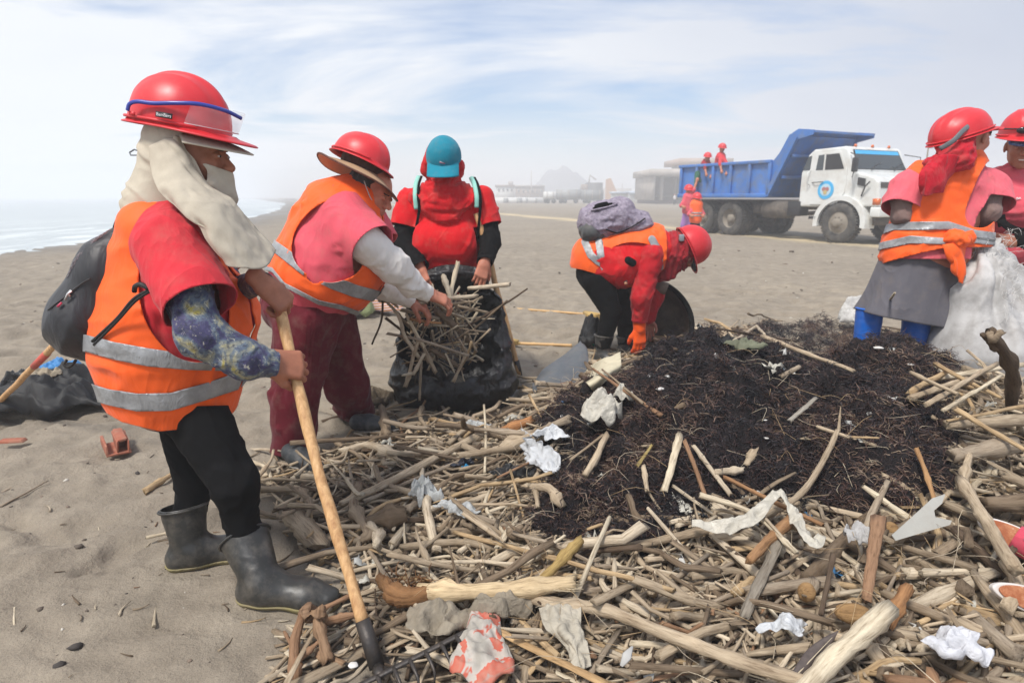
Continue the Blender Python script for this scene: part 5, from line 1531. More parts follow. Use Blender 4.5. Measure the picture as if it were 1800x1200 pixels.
# ------------------------------------------------------------------ worker in the teal cap, facing us, holding the black sack
def worker_teal_cap():
 Yc = 4.10; ax = np.eye(3)
 P = lambda x, y, Y=Yc: J(x, y, Y)
 o = tag(empty('person', G(785, 680)), 'worker in teal cap, red scarf and red shirt holding the black sack open', 'person')
 tor = Field(.08)
 tor.cap(P(745, 362), P(820, 360), .10, .10).cap(P(760, 430, 4.06), P(806, 430, 4.06), .15, .15).cap(P(762, 490), P(806, 490), .15, .15)
 tor.sph(P(760, 412, 4.03), .09).sph(P(808, 412, 4.03), .09)
 tor.cap(P(782, 330), P(782, 370), .08, .12)
 shl, shr = P(720, 352, 4.1), P(846, 350, 4.1)
 ell_, wrl = P(707, 425, 4.02), P(738, 472, 3.88)
 elr, wrr = P(862, 425, 4.02), P(852, 462, 3.86)
 b = tor.copy(-.03); b.k = .015
 b.chain([shl, ell_, wrl], [.05, .042, .026]).chain([shr, elr, wrr], [.05, .042, .026])
 b.chain([P(765, 540), P(765, 620), P(765, 690, 4.15)], [.10, .07, .05]).chain([P(805, 540), P(805, 620), P(805, 690, 4.15)], [.10, .07, .05])
 hc_ = P(781, 284, 4.02); hf = np.array([.02, -.84, -.54]); hu = np.array([0, -.54, .84])
 hr_ = hand(wrr + np.array([0, 0, 0]), (-.25, -.35, -.85), (.25, -.9, .3), thumb=-1, curl=(.5, .8, .5), s=1.0)
 hl_ = hand(wrl, (.3, -.4, -.85), (-.25, -.9, .3), thumb=1, curl=(.6, .8, .5), s=1.0)
 body(o, [(b, .018), (head(hc_, hf, hu, 1.0, P(782, 350)), .007), (hr_, .005), (hl_, .005)], SK2)
 tr = Field(.06).ell(P(785, 530), ax, (.20, .16, .16)).chain([P(762, 545), P(762, 620), P(762, 690, 4.15)], [.13, .10, .08]).chain([P(808, 545), P(808, 620), P(808, 690, 4.15)], [.13, .10, .08])
 garment(o, 'trousers', tr, .018, fabric('dark_trousers', (.02, .02, .025), .2), [], folds(.008, (9, 9, 14), 5), 0)
 for x in (762, 808):
  g_ = P(x, 690, 4.1); g_[2] = 0
  boot(o, g_, (0, -1), g_ + np.array([0, 0, .28]), RUBBER, L_=.26, h=.012)
 ts = tor.copy(.006)
 ts.cap(shl, P(710, 402, 4.06), .078, .082, k=.03).cap(shr, P(858, 400, 4.06), .078, .082, k=.03)
 garment(o, 'shirt', ts, .011, REDB, [beyond(shl, P(709, 398, 4.06), .13), beyond(shr, P(860, 396, 4.06), .13), below([(0, 520), (1800, 520)])],
   folds(.006, (4.5, 4.5, 8), 22), .004)
 for s_, pts in ((0, [P(714, 392, 4.07), ell_, wrl]), (1, [P(856, 392, 4.07), elr, wrr])):
  ar = Field(.04).chain(pts, [.068, .062, .050 if s_ else .062])
  garment(o, 'arm_sleeve', ar, .010, BLK, [beyond(pts[1], pts[2], .1)], folds(.004, (16, 16, 14), 8), .003)
 # scarf
 sc = Field(.05)
 sc.ell(P(782, 300, 4.08), ax, (.120, .10, .12)).cap(P(783, 330, 4.02), P(786, 350, 4.0), .075, .09, ((1, 0, 0), .75))
 sc.cap(P(785, 365, 3.98), P(792, 392, 3.95), .07, .03, ((1, 0, 0), .5))
 sc.cap(P(745, 350, 4.05), P(822, 350, 4.05), .085, .085)
 def sd_(V):
  rr = np.sqrt((V[:, 0] - hc_[0]) ** 2 * 1.2 + ((V[:, 2] - P(782, 290)[2])) ** 2)
  an_ = np.arctan2(V[:, 0] - hc_[0], -(V[:, 2] - P(782, 290)[2]))
  return .016 * (1 - 2 * np.abs(fbm(np.stack([rr * 22, an_ * 1.6, V[:, 1] * 2], 1), 2, 5)))
 garment(o, 'scarf', sc, .009, fabric('red_scarf', srgb(188, 16, 26), .12, wr=.8, wscale=12), [], sd_, 0)
 sc2 = Field(.02).cap(P(757, 262, 4.0), P(750, 300, 4.03), .02, .04); garment(o, 'scarf_end', sc2, .01, _MC['red_scarf'], [], folds(.006, (20, 20, 20), 2), 0)
 # cap
 CAP = fabric('teal_cloth', srgb(20, 128, 150), .08, wr=.3)
 f_, u_ = ortho(hf, hu); r_ = np.cross(f_, u_)
 cf = Field(.03).ell(hc_ + u_ * .040 + f_ * .01, (f_, r_, u_), (.118, .108, .125))
 cp = garment(o, 'cap', cf, .008, CAP, [lambda V: -.0 - ((V - hc_ - u_ * .03) @ u_ + .12 * (V - hc_) @ f_)], folds(.0015, (20, 20, 20), 3), .003)
 a_ = np.linspace(-1.0, 1.0, 30); V = []
 for e in np.linspace(0, 1, 10):
  V += [hc_ + u_ * (.045 - .030 * e - .03 * e * math.sin(q) ** 2) + f_ * ((.118 + .092 * e) * math.cos(q * (1 - .30 * e)) + .0) + r_ * (.112 * math.sin(q) * (1 + .02 * e)) for q in a_]
 i = np.arange(9)[:, None] * 30; j = np.arange(29)[None]
 solid(mesh_obj('peak', np.array(V), np.stack([i + j, i + j + 1, i + 31 + j, i + 30 + j], -1).reshape(-1, 4), CAP, cp), .004, 0)
 sy, nsy = hc_ + f_ * .127 + u_ * .062, f_
 lg_ = quadp(sy + r_ * .0 , r_ + u_ * .25, u_, .034, .005, plain('cap_logo_pink', srgb(180, 90, 120), .5, bumpy=0), 'logo', cp)
 quadp(sy + r_ * .004 + u_ * .006, r_ + u_ * .45, u_, .024, .004, plain('cap_logo_white', (.6, .6, .62), .5, bumpy=0), 'logo_stroke', lg_)
 # pale strap edges of her backpack
 return o
worker_teal_cap()
def straps(o_name, label):
 Yc = 4.10
 P = lambda x, y, Y=Yc: J(x, y, Y)
 o = tag(empty('backpack', P(785, 480, 4.4)), label, 'backpack')
 f = Field(.06).cap(P(785, 380, 4.36), P(785, 470, 4.38), .10, .12, ((1, 0, 0), .7))
 garment(o, 'bag_body', f, .02, plain('pale_green_nylon', srgb(128, 186, 172), .6), [], folds(.006, (9, 9, 9), 4), 0)
 MG = plain('pale_green_strap', srgb(138, 196, 182), .6)
 for pts in ([(736, 310, 4.12), (731, 325, 4.02), (730, 345, 3.965), (732, 368, 3.96)], [(828, 312, 4.12), (834, 325, 4.02), (838, 345, 3.965), (838, 365, 3.96)]):
  V, F_ = tube(spline([P(*p) for p in pts], 20), .030 * .5, 10, flat=.45, up=(0, -1, .2)); s_ = mesh_obj('strap', V, F_, MG, o)
  q_ = [P(*p) + np.array([(.022 if pts[0][0] > 785 else .018), -.004, 0]) for p in pts] + [P(pts[3][0] + (2 if pts[0][0] > 785 else -2), 410, 3.99), P(pts[3][0] + (-4), 440, 4.05)]
  V, F_ = tube(spline(q_, 24), .009, 8, flat=.5); mesh_obj('webbing', V, F_, BLK, s_)
straps('backpack', 'pale green backpack whose straps cross the shoulders of the worker in the teal cap')
def stick_tool(name, a, b, r, label, tip=True):
 o = tag(empty(name, np.array([b[0], b[1], 0])), label, 'pole')
 t = np.linspace(0, 1, 20)[:, None]; pts = a * (1 - t) + b * t; pts[:, 0] += .006 * vnoise(pts * 6, 2)
 V, F_ = tube(pts, r, 10); mesh_obj('shaft', V, F_, WOODH, o)
 d = nrm(b - a)
 if tip: V, F_ = tube([b - d * .10, b + d * .02], [r * 1.15, r * .8], 10); mesh_obj('ferrule', V, F_, IRON, o)
 return o
stick_tool('wooden_pole', J(838, 375, 4.0), J(914, 658, 4.0) , .019, 'thin wooden pole leaning upright beside the worker in the teal cap')

# ------------------------------------------------------------------ worker stooping with the lilac backpack
def worker_stooping():
 Yc = 4.75; ax = np.eye(3)
 P = lambda x, y, Y=Yc: J(x, y, Y)
 o = tag(empty('person', G(1075, 628)), 'stooping worker in orange vest and black leggings reaching to the ground with an orange glove', 'person')
 tor = Field(.09)
 tor.cap(P(1052, 455), P(1130, 440), .17, .165)
 tor.cap(P(1100, 450), P(1150, 440), .17, .16)
 tor.ell(P(1055, 465), ax, (.18, .17, .19))
 tor.cap(P(1105, 475), P(1120, 480), .12, .10)
 sh, shf = P(1145, 448, 4.60), P(1150, 448, 4.90)
 el, wr = P(1128, 520, 4.56), P(1124, 578, 4.60)
 elf, wrf = P(1150, 520, 4.9), P(1140, 560, 4.85)
 hip, hipf = P(1050, 490, 4.66), P(1068, 490, 4.86)
 k1, k2 = P(1074, 548, 4.62), P(1100, 546, 4.84)
 a1, a2 = P(1060, 606, 4.66), P(1099, 602, 4.88)
 hc_ = P(1206, 440, 4.72); hf = np.array([.42, -.25, -.86]); hu = np.array([.90, 0, .42])
 b = tor.copy(-.055); b.k = .015
 b.chain([sh, el, wr], [.05, .042, .028]).chain([shf, elf, wrf], [.05, .042, .028])
 b.chain([hip, k1, a1], [.09, .06, .04]).chain([hipf, k2, a2], [.09, .06, .04])
 gl1 = hand(wr, (.05, -.1, -1), (.2, -.95, .1), thumb=1, curl=(.3, .5, .3), s=1.1)
 body(o, [(b, .018), (head(hc_, hf, hu, 1.0, P(1168, 440)), .008), (hand(wrf, (.05, -.1, -1), (.2, .95, .1), 1, (.3, .5, .3)), .006)], SK2)
 lg = Field(.03).ell(P(1050, 480), ax, (.16, .16, .14)).chain([hip, k1, a1], [.125, .072, .058]).chain([hipf, k2, a2], [.12, .070, .056])
 garment(o, 'leggings', lg, .013, BLK, [], folds(.004, (12, 12, 18), 5), 0)
 for t_, a_ in ((P(1062, 588, 4.66), a1), (P(1099, 590, 4.88), a2)):
  g_ = np.array([a_[0] - .0, a_[1], 0]); boot(o, g_, (.75, -.65), t_, plain('black_rubber', (.035, .035, .034), .5, dirt=.6), L_=.26, r=.05, rt=.078, h=.01)
 ts = tor.copy(.005); 
 ts2 = Field(.04).chain([sh, el, P(1124, 566, 4.60)], [.095, .073, .055])
 ts.cap(P(1062, 462, 4.66), P(1088, 472, 4.62), .115)
 garment(o, 'shirt', ts, .012, REDB, [plane(P(1040, 470), (-1, 0, -.1))], folds(.006, (8, 8, 12), 3), .004)
 garment(o, 'sleeve', ts2, .010, fabric('red_sleeve', srgb(186, 22, 34), .1, wr=.7), [beyond(el, P(1124, 563, 4.60), .12)], folds(.006, (14, 14, 16), 9), .004)
 ts3 = Field(.04).chain([shf, elf, wrf], [.09, .07, .05]); garment(o, 'sleeve', ts3, .014, _MC['red_sleeve'], [], folds(.006, (14, 14, 16), 9), 0)
 GLV = fabric('orange_glove', srgb(250, 90, 20), .1, wr=.5)
 gf = Field(.02).cap(P(1124, 556, 4.60), wr, .052, .046)
 gV, gT, _ = polygonise(gf, .008); hV, hT, _ = polygonise(gl1.copy(.004), .006)
 V, F_ = cat([(gV, gT), (hV, hT)]); mesh_obj('glove', V, F_, GLV, o)
 vf = tor.copy(.022)
 arm = hole([(1076, 436), (1068, 455), (1070, 478), (1082, 492), (1102, 494), (1120, 488), (1150, 470), (1154, 445), (1140, 430), (1105, 426)], Yc)
 vd = lambda V: folds(.006, (5, 5, 11), 33)(V)
 hem = hole([(960, 400), (960, 540), (1020, 466), (1032, 478), (1062, 481), (1092, 503), (1118, 510), (1150, 496), (1180, 540), (1180, 640), (900, 640)], Yc)
 hem = below([(960, 462), (1022, 474), (1046, 481), (1064, 483), (1092, 502), (1110, 505), (1122, 492), (1150, 478), (1180, 470)], Yc)
 vest = garment(o, 'vest', vf, .010, VEST, [arm, hem, lambda V: V[:, 0] - P(1162, 440)[0]], vd, .004)
 def band(pts, w):
  pts = np.array(pts, float)
  def f(V):
   Q = V.copy(); Q[:, 1] = np.where(V[:, 1] > Yc, 2 * Yc - V[:, 1], V[:, 1]); x, y, d = proj(Q)
   best = np.full(len(V), 1e9)
   for i in range(len(pts) - 1):
    a, c = pts[i], pts[i + 1]; ab = c - a; t = np.clip(((x - a[0]) * ab[0] + (y - a[1]) * ab[1]) / (ab @ ab), 0, 1)
    best = np.minimum(best, np.hypot(x - a[0] - t * ab[0], y - a[1] - t * ab[1]))
   return (best - w) * d / FPX
  return f
 for pts in ([(1028, 425), (1038, 448), (1052, 460), (1068, 468)], [(1053, 425), (1056, 450), (1062, 470), (1072, 484)], [(1146, 420), (1157, 440), (1160, 470)]):
  garment(vest, 'reflective_strip', tor.copy(.0295), .010, TAPE, [band(pts, 6.5), arm, hem, lambda V: V[:, 1] - Yc], vd, .002)
 # scarf over head and neck
 sc = Field(.04).cap(P(1208, 430, 4.72), P(1165, 440, 4.74), .105, .13).cap(P(1178, 450, 4.70), P(1172, 484, 4.68), .09, .035, ((1, 0, 0), .6)).cap(P(1175, 445), P(1195, 462), .12, .06)
 def sd_(V):
  return .014 * (1 - 2 * np.abs(fbm(np.stack([V[:, 0] * 26, V[:, 1] * 6, V[:, 2] * 7], 1), 2, 5)))
 garment(o, 'scarf', sc, .009, DRED, [], sd_, 0)
 f_, u_ = ortho(hf, hu); r_ = np.cross(f_, u_)
 NV = fabric('navy_peak', (.02, .025, .035), .1)
 V = []
 a_ = np.linspace(-.9, .9, 16)
 for e in np.linspace(0, 1, 6): V += [hc_ + u_ * (.01 - .015 * e) + f_ * ((.09 + .085 * e) * math.cos(q * .8)) + r_ * (.085 * math.sin(q)) for q in a_]
 i = np.arange(5)[:, None] * 16; j = np.arange(15)[None]
 solid(mesh_obj('cap_peak', np.array(V), np.stack([i + j, i + j + 1, i + 17 + j, i + 16 + j], -1).reshape(-1, 4), NV, o), .005, 0)
 hl = helmet(o, P(1206, 434, 4.72) + np.array([.01, 0, .0]), hf, hu, a=.150, b=.13, hh=.17, visor=.05)
 cl = P(1198, 418, 4.62)
 V, F_ = box(cl, (.035, .03, .05)); bev(mesh_obj('helmet_clip', V, F_, plain('grey_plastic', (.25, .27, .29), .5, bumpy=0), hl), .006)
worker_stooping()
def lilac_backpack():
 Yc = 4.75
 P = lambda x, y, Y=Yc: J(x, y, Y)
 o = tag(empty('backpack', P(1080, 420)), 'lilac grey patterned backpack with its top pocket open, on the back of the stooping worker', 'backpack')
 f = Field(.06)
 f.cap(P(1052, 392), P(1125, 392), .125, .085, ((0, 1, 0), .72)).cap(P(1042, 385), P(1090, 372), .10, .10, ((0, 1, 0), .72)).cap(P(1045, 400), P(1060, 412), .09, .07, ((0, 1, 0), .72)).cap(P(1120, 398), P(1145, 410), .06, .035, ((0, 1, 0), .6))
 m = Mat('lilac_patterned_cloth'); v = m.coords()
 n1 = m.noise(v, 55, 6, .75, .6)
 c = m.ramp(n1, [(0.35, srgb(90, 80, 94)), (0.5, srgb(140, 130, 144)), (0.62, srgb(168, 160, 172))])
 w = m.n('ShaderNodeTexWave'); m.l(m.mapped(v, (1, 1, 1), (0, .9, 0)), w.inputs[0]); w.inputs['Scale'].default_value = 28; w.inputs['Distortion'].default_value = 3
 c = m.mix(.35, c, m.ramp(w.outputs[1], [(0.4, srgb(110, 100, 118)), (0.8, srgb(166, 158, 170))]))
 m.set(base=c, rough=.8); m.bump(m.noise(v, 14, 4, .6, 1), .6, .03)
 def d(V): return folds(.010, (9, 9, 16), 6)(V) + folds(.004, (26, 26, 26), 8)(V)
 pk_ = hole([(1040, 366), (1052, 352), (1075, 344), (1086, 344), (1078, 356), (1060, 366)], Yc, both=False)
 bag = garment(o, 'bag_body', f, .009, m.m, [], d, 0)
 low = Field(.04).cap(P(1040, 405, 4.70), P(1062, 414, 4.70), .095, .06, ((0, 1, 0), .7))
 garment(o, 'side_pocket', low, .01, fabric('grey_mesh', (.10, .105, .105), .2), [], folds(.006, (14, 14, 14), 4), 0)
 op = Field(.02).cap(P(1046, 362, 4.66), P(1077, 351, 4.66), .020, .022, ((0, 1, 0), .6))
 def on(x, y, off=.004):
  p = P(x, y, 4.60)
  for _ in range(8):
   g_, dd_ = gradient(f, p[None]); p = p - g_[0] * (dd_[0] - off)
  return p
 lipp = [on(1037, 367, .012), on(1045, 356, .016), on(1060, 347, .018), on(1082, 342, .012), on(1080, 352, .012), on(1068, 361, .012), on(1052, 367, .012), on(1037, 367, .012)]
 V, F_ = tube(spline(lipp, 40), .007, 6); mesh_obj('pocket_lip', V, F_, m.m, bag)
 mid = [on(1042, 364, .013), on(1052, 358, .015), on(1063, 354, .016), on(1076, 348, .013)]
 V, F_ = tube(spline(mid, 20), [.012] * 3 + [.024] * 13 + [.012] * 4, 10, flat=.4, up=(0, 1, 0)); mesh_obj('pocket_opening', V, F_, BLK, bag)
 zp = [on(1062, 400, .012), on(1085, 410, .013), on(1105, 402, .013), on(1125, 390, .013), on(1138, 378, .010)]
 V, F_ = tube(spline(zp, 30), .0045, 6); mesh_obj('seam', V, F_, BLK, bag)
 GRY = plain('grey_webbing', (.10, .11, .115), .7)
 V, F_ = tube(spline([P(1070, 428, 4.60), P(1092, 446, 4.55), P(1106, 460, 4.54)], 16), .010, 8, flat=.4); mesh_obj('shoulder_strap', V, F_, GRY, o)
 V, F_ = tube(spline([P(1100, 460, 4.52), P(1098, 478, 4.53), P(1100, 497, 4.54)], 14), .013, 8, flat=.35, up=(0, -1, 0)); mesh_obj('hanging_webbing', V, F_, GRY, o)
 fk = Field(.01).cap(P(1104, 458, 4.52), P(1112, 462, 4.52), .030, .028); V, T_, _ = polygonise(fk, .007); mesh_obj('buckle', V, T_, BLK, o)
 V, F_ = tube([P(1100, 498, 4.53), P(1100, 498, 4.515)], .012, 12); mesh_obj('webbing_button', V, F_, plain('tan_button', srgb(170, 120, 90), .5, bumpy=0), o)
lilac_backpack()

# ------------------------------------------------------------------ worker in the long grey skirt, seen from behind (right)
def worker_skirt():
 Yc = 3.62; ax = np.eye(3)
 P = lambda x, y, Y=Yc: J(x, y, Y)
 g0 = J(1615, 600, Yc) * [1, 1, 0]
 o = tag(empty('person', g0), 'worker seen from behind in orange vest and long grey skirt beside the white sack', 'person')
 tor = Field(.08)
 tor.cap(P(1630, 330), P(1690, 330), .125, .125).cap(P(1632, 375), P(1688, 375), .13, .13).cap(P(1622, 420), P(1670, 420), .155, .155)
 tor.ell(P(1640, 455), ax, (.25, .20, .17))
 tor.cap(P(1680, 310), P(1690, 285), .09, .07)
 shl, shr = P(1594, 335), P(1738, 332)
 ell_, wrl = P(1588, 378, 3.58), P(1640, 410, 3.35)
 elr, wrr = P(1735, 378, 3.55), P(1700, 432, 3.42)
 elr = P(1738, 372, 3.55); wrr = P(1700, 425, 3.75)
 wrl = P(1600, 425, 3.8)
 b = tor.copy(-.03); b.k = .015; b.chain([shl, ell_, wrl], [.055, .045, .03]).chain([shr, elr, wrr], [.055, .045, .03])
 for x in (1548, 1612): b.chain([P(1600 + (x - 1578) * .5, 480), P(x, 535, 3.66)], [.08, .04])
 hc_ = P(1706, 243, 3.6); hf = np.array([.86, .38, -.10]); hu = np.array([.12, 0, 1])
 body(o, [(b, .018), (head(hc_, hf, hu, 1.0, P(1690, 295)), .006), (hand(wrr, (.5, .5, -.6), (.5, -.5, .5), 1), .006), (hand(wrl, (.5, .5, -.6), (-.5, -.5, .5), -1), .008)], SK2)
 eyes(o, hc_, hf, hu)
 f_, u_ = ortho(hf, hu); r_ = np.cross(f_, u_)
 hr = Field(.02).ell(hc_ - f_ * .005 + u_ * .03, (f_, r_, u_), (.106, .085, .095))
 garment(o, 'hair', hr, .008, m_brow, [lambda V: .03 - ((V - hc_) @ u_)], None, 0)
 # boots
 BLU = plain('blue_rubber', srgb(14, 96, 190), .4, dirt=.2, bumpy=.05)
 for x in (1530, 1612):
  tq = P(x, 540 if x < 1560 else 560, 3.68 if x < 1560 else 3.60); g_ = np.array([tq[0], tq[1], 0]); boot(o, g_, (.2, 1), tq, BLU, L_=.26, r=.055, rt=.078, h=.01)
 # skirt
 sk = []
 for (y, x0, x1, dy) in ((425, 1560, 1700, .16), (470, 1548, 1702, .19), (520, 1530, 1695, .20), (560, 1510, 1684, .21)):
  c0 = P((x0 + x1) / 2, y, Yc + .02); hw = (P(x1, y)[0] - P(x0, y)[0]) / 2
  a_ = np.linspace(0, 2 * np.pi, 73)[:-1]
  sk.append([c0 + np.array([math.cos(q) * hw * (1 if True else 0), math.sin(q) * dy, 0]) for q in a_])
 cols = np.array([spline(np.array([s_[k] for s_ in sk]), 40) for k in range(72)])      # (72,40,3)
 tt = np.linspace(0, 1, 40)[None, :]; aa = np.linspace(0, 2 * np.pi, 73)[:-1][:, None]
 cen = cols.mean(0)[None]; dr = cols - cen
 w_ = .05 * tt * np.sin(aa * 5 + 1.2 * tt) + .03 * tt * np.sin(aa * 11 + 2)
 ln = vnoise(cols.reshape(-1, 3) * np.array([7, 7, 4]), 5).reshape(72, 40)
 cols = cen + dr * (1 + w_ + .03 * ln)[:, :, None]
 cols[:, :, 2] -= tt * (cols[:, :, 0] - cen[:, :, 0]) * .16
 V = cols.reshape(-1, 3); i = np.arange(72)[:, None]; i2 = (i + 1) % 72; j = np.arange(39)[None]
 F_ = np.stack([i * 40 + j, i * 40 + j + 1, i2 * 40 + j + 1, i2 * 40 + j], -1).reshape(-1, 4)
 GS = fabric('grey_skirt_cloth', srgb(94, 92, 98), .1, wr=.8, wscale=6)
 skirt = mesh_obj('skirt', V, F_, GS, o); solid(skirt, .004, 0)
 for jj in (36,):
  V, F_ = tube(np.vstack([cols[:, jj], cols[:1, jj]]) , .0022, 4, caps=False); mesh_obj('hem_stitching', V, F_, plain('hem_thread', (.16, .15, .16), .8, bumpy=0), skirt)
 # shirt and sleeves
 ts = tor.copy(.005).cap(shl, P(1582, 372, 3.58), .092, .095).cap(shr, P(1742, 368, 3.56), .100, .104)
 garment(o, 'shirt', ts, .011, WPINK, [beyond(shl, P(1584, 366, 3.58), .125), beyond(shr, P(1742, 362, 3.56), .125), below([(0, 455), (1900, 455)])], folds(.006, (6, 6, 8), 2), .004)
 GRS = fabric('grey_brown_sleeve', srgb(126, 104, 98), .1, wr=.6)
 for pts in ([P(1590, 350, 3.6), ell_, wrl], [P(1735, 350, 3.58), elr, wrr]):
  ar = Field(.03).chain(pts, [.07, .052, .040]); garment(o, 'arm_sleeve', ar, .011, GRS, [], folds(.005, (14, 14, 14), 8), 0)
 # vest
 tv = tor.copy(.027)
 armL = hole([(1560, 290), (1592, 295), (1598, 330), (1590, 362), (1582, 380), (1565, 388), (1540, 385), (1530, 330)], Yc, both=False)
 armR = hole([(1745, 285), (1727, 298), (1708, 340), (1697, 372), (1702, 392), (1716, 400), (1740, 396), (1762, 370), (1780, 330)], Yc, both=False)
 hem = below([(1500, 478), (1537, 470), (1560, 460), (1620, 444), (1660, 436), (1700, 434), (1760, 434)])
 vd = lambda V: folds(.008, (6, 6, 12), 33)(V)
 vest = garment(o, 'vest', tv, .010, VEST, [armL, armR, hem], vd, .004)
 for u1, l1 in (([(1540, 398), (1580, 390), (1668, 389), (1715, 404), (1760, 410)], [(1540, 416), (1570, 404), (1668, 404), (1715, 420), (1760, 428)]),
       ([(1530, 432), (1556, 424), (1600, 414), (1660, 418), (1680, 414), (1760, 420)], [(1530, 446), (1550, 438), (1600, 428), (1660, 429), (1680, 424), (1760, 432)])):
  garment(vest, 'reflective_strip', tor.copy(.034), .010, TAPE, [above(u1), below(l1), armL, armR, hem], vd, .002)
 # knotted tail of the vest
 rows_ = [[P(1656, 430, 3.40), P(1676, 428, 3.38), P(1700, 422, 3.41), P(1712, 415, 3.45)], [P(1665, 452, 3.38), P(1678, 450, 3.35), P(1692, 448, 3.38), P(1702, 444, 3.42)],
    [P(1672, 474, 3.38), P(1681, 476, 3.355), P(1694, 474, 3.37), P(1699, 462, 3.42)], [P(1682, 492, 3.38), P(1687, 496, 3.37), P(1692, 497, 3.38), P(1694, 480, 3.42)]]
 V, F_ = patch(rows_, 24, 30, lambda V: folds(.012, (16, 16, 6), 4)(V)); solid(mesh_obj('knotted_tail', V, F_, VEST, vest), .004, 0)
 fk = Field(.02).cap(P(1678, 420, 3.40), P(1700, 418, 3.42), .045, .035).sph(P(1690, 424, 3.38), .035); garment(vest, 'knot', fk, .008, VEST, [], folds(.012, (24, 24, 24), 4), 0)
 # scarf: under the helmet and hanging down the back
 SC = fabric('crimson_scarf', srgb(182, 20, 40), .15, wr=.8, wscale=16)
 sc = Field(.04).cap(P(1690, 245, 3.58), P(1678, 272, 3.52), .10, .085).cap(P(1690, 240), P(1700, 285), .10, .085).cap(P(1640, 290, 3.50), P(1690, 280, 3.47), .04, .06)
 def s1(V): return .012 * (1 - 2 * np.abs(fbm(np.stack([V[:, 0] * 9 + V[:, 2] * 9, V[:, 1] * 6, V[:, 2] * 26 - V[:, 0] * 14], 1), 2, 5)))
 scf = garment(o, 'scarf', sc, .008, SC, [hole([(1722, 205), (1716, 240), (1722, 282), (1760, 290), (1760, 200)], Yc, both=False)], s1, 0)
 rows_ = [[P(1632, 280, 3.47), P(1655, 272, 3.42), P(1678, 272, 3.41), P(1690, 280, 3.45)], [P(1618, 300, 3.45), P(1640, 300, 3.40), P(1662, 300, 3.40), P(1682, 300, 3.44)],
    [P(1615, 320, 3.45), P(1630, 325, 3.41), P(1652, 322, 3.40), P(1668, 320, 3.44)], [P(1615, 342, 3.46), P(1628, 344, 3.42), P(1645, 338, 3.42), P(1660, 338, 3.45)]]
 V, F_ = patch(rows_, 50, 40, lambda V: .012 * (1 - 2 * np.abs(vnoise(np.stack([V[:, 0] * 34 + 4 * V[:, 2], V[:, 2] * 4, 0 * V[:, 0]], 1), 3)))); solid(mesh_obj('scarf_tail', V, F_, SC, scf), .004, 0)
 hl = helmet(o, P(1688, 238, 3.58), (.93, .20, .30), (-.30, 0, 1), a=.165, b=.13, hh=.135, visor=.03)
 # red peak of her cap sticking out forwards, grey harness strap
 hfp, hup = ortho(np.array([.96, .25, .10]), np.array([-.1, 0, 1])); rp = np.cross(hfp, hup); V = []
 a_ = np.linspace(-1.0, 1.0, 24)
 for e in np.linspace(0, 1, 8): V += [P(1706, 236, 3.6) + hfp * ((.085 + .115 * e) * math.cos(q * .85)) + rp * (.085 * math.sin(q)) + hup * (.02 - .02 * abs(math.sin(q)) ** 2) for q in a_]
 i = np.arange(7)[:, None] * 24; j = np.arange(23)[None]
 solid(mesh_obj('cap_peak', np.array(V), np.stack([i + j, i + j + 1, i + 25 + j, i + 24 + j], -1).reshape(-1, 4), fabric('red_peak', srgb(206, 46, 56), .08), o), .005, 0)
 V, F_ = tube(spline([P(1652, 262, 3.46), P(1675, 248, 3.43), P(1695, 228, 3.44), P(1715, 214, 3.50)], 20), .013, 8, flat=.3, up=(0, -1, .2)); mesh_obj('harness_strap', V, F_, plain('grey_plastic_strap', (.13, .14, .15), .5, bumpy=0), hl)
worker_skirt()

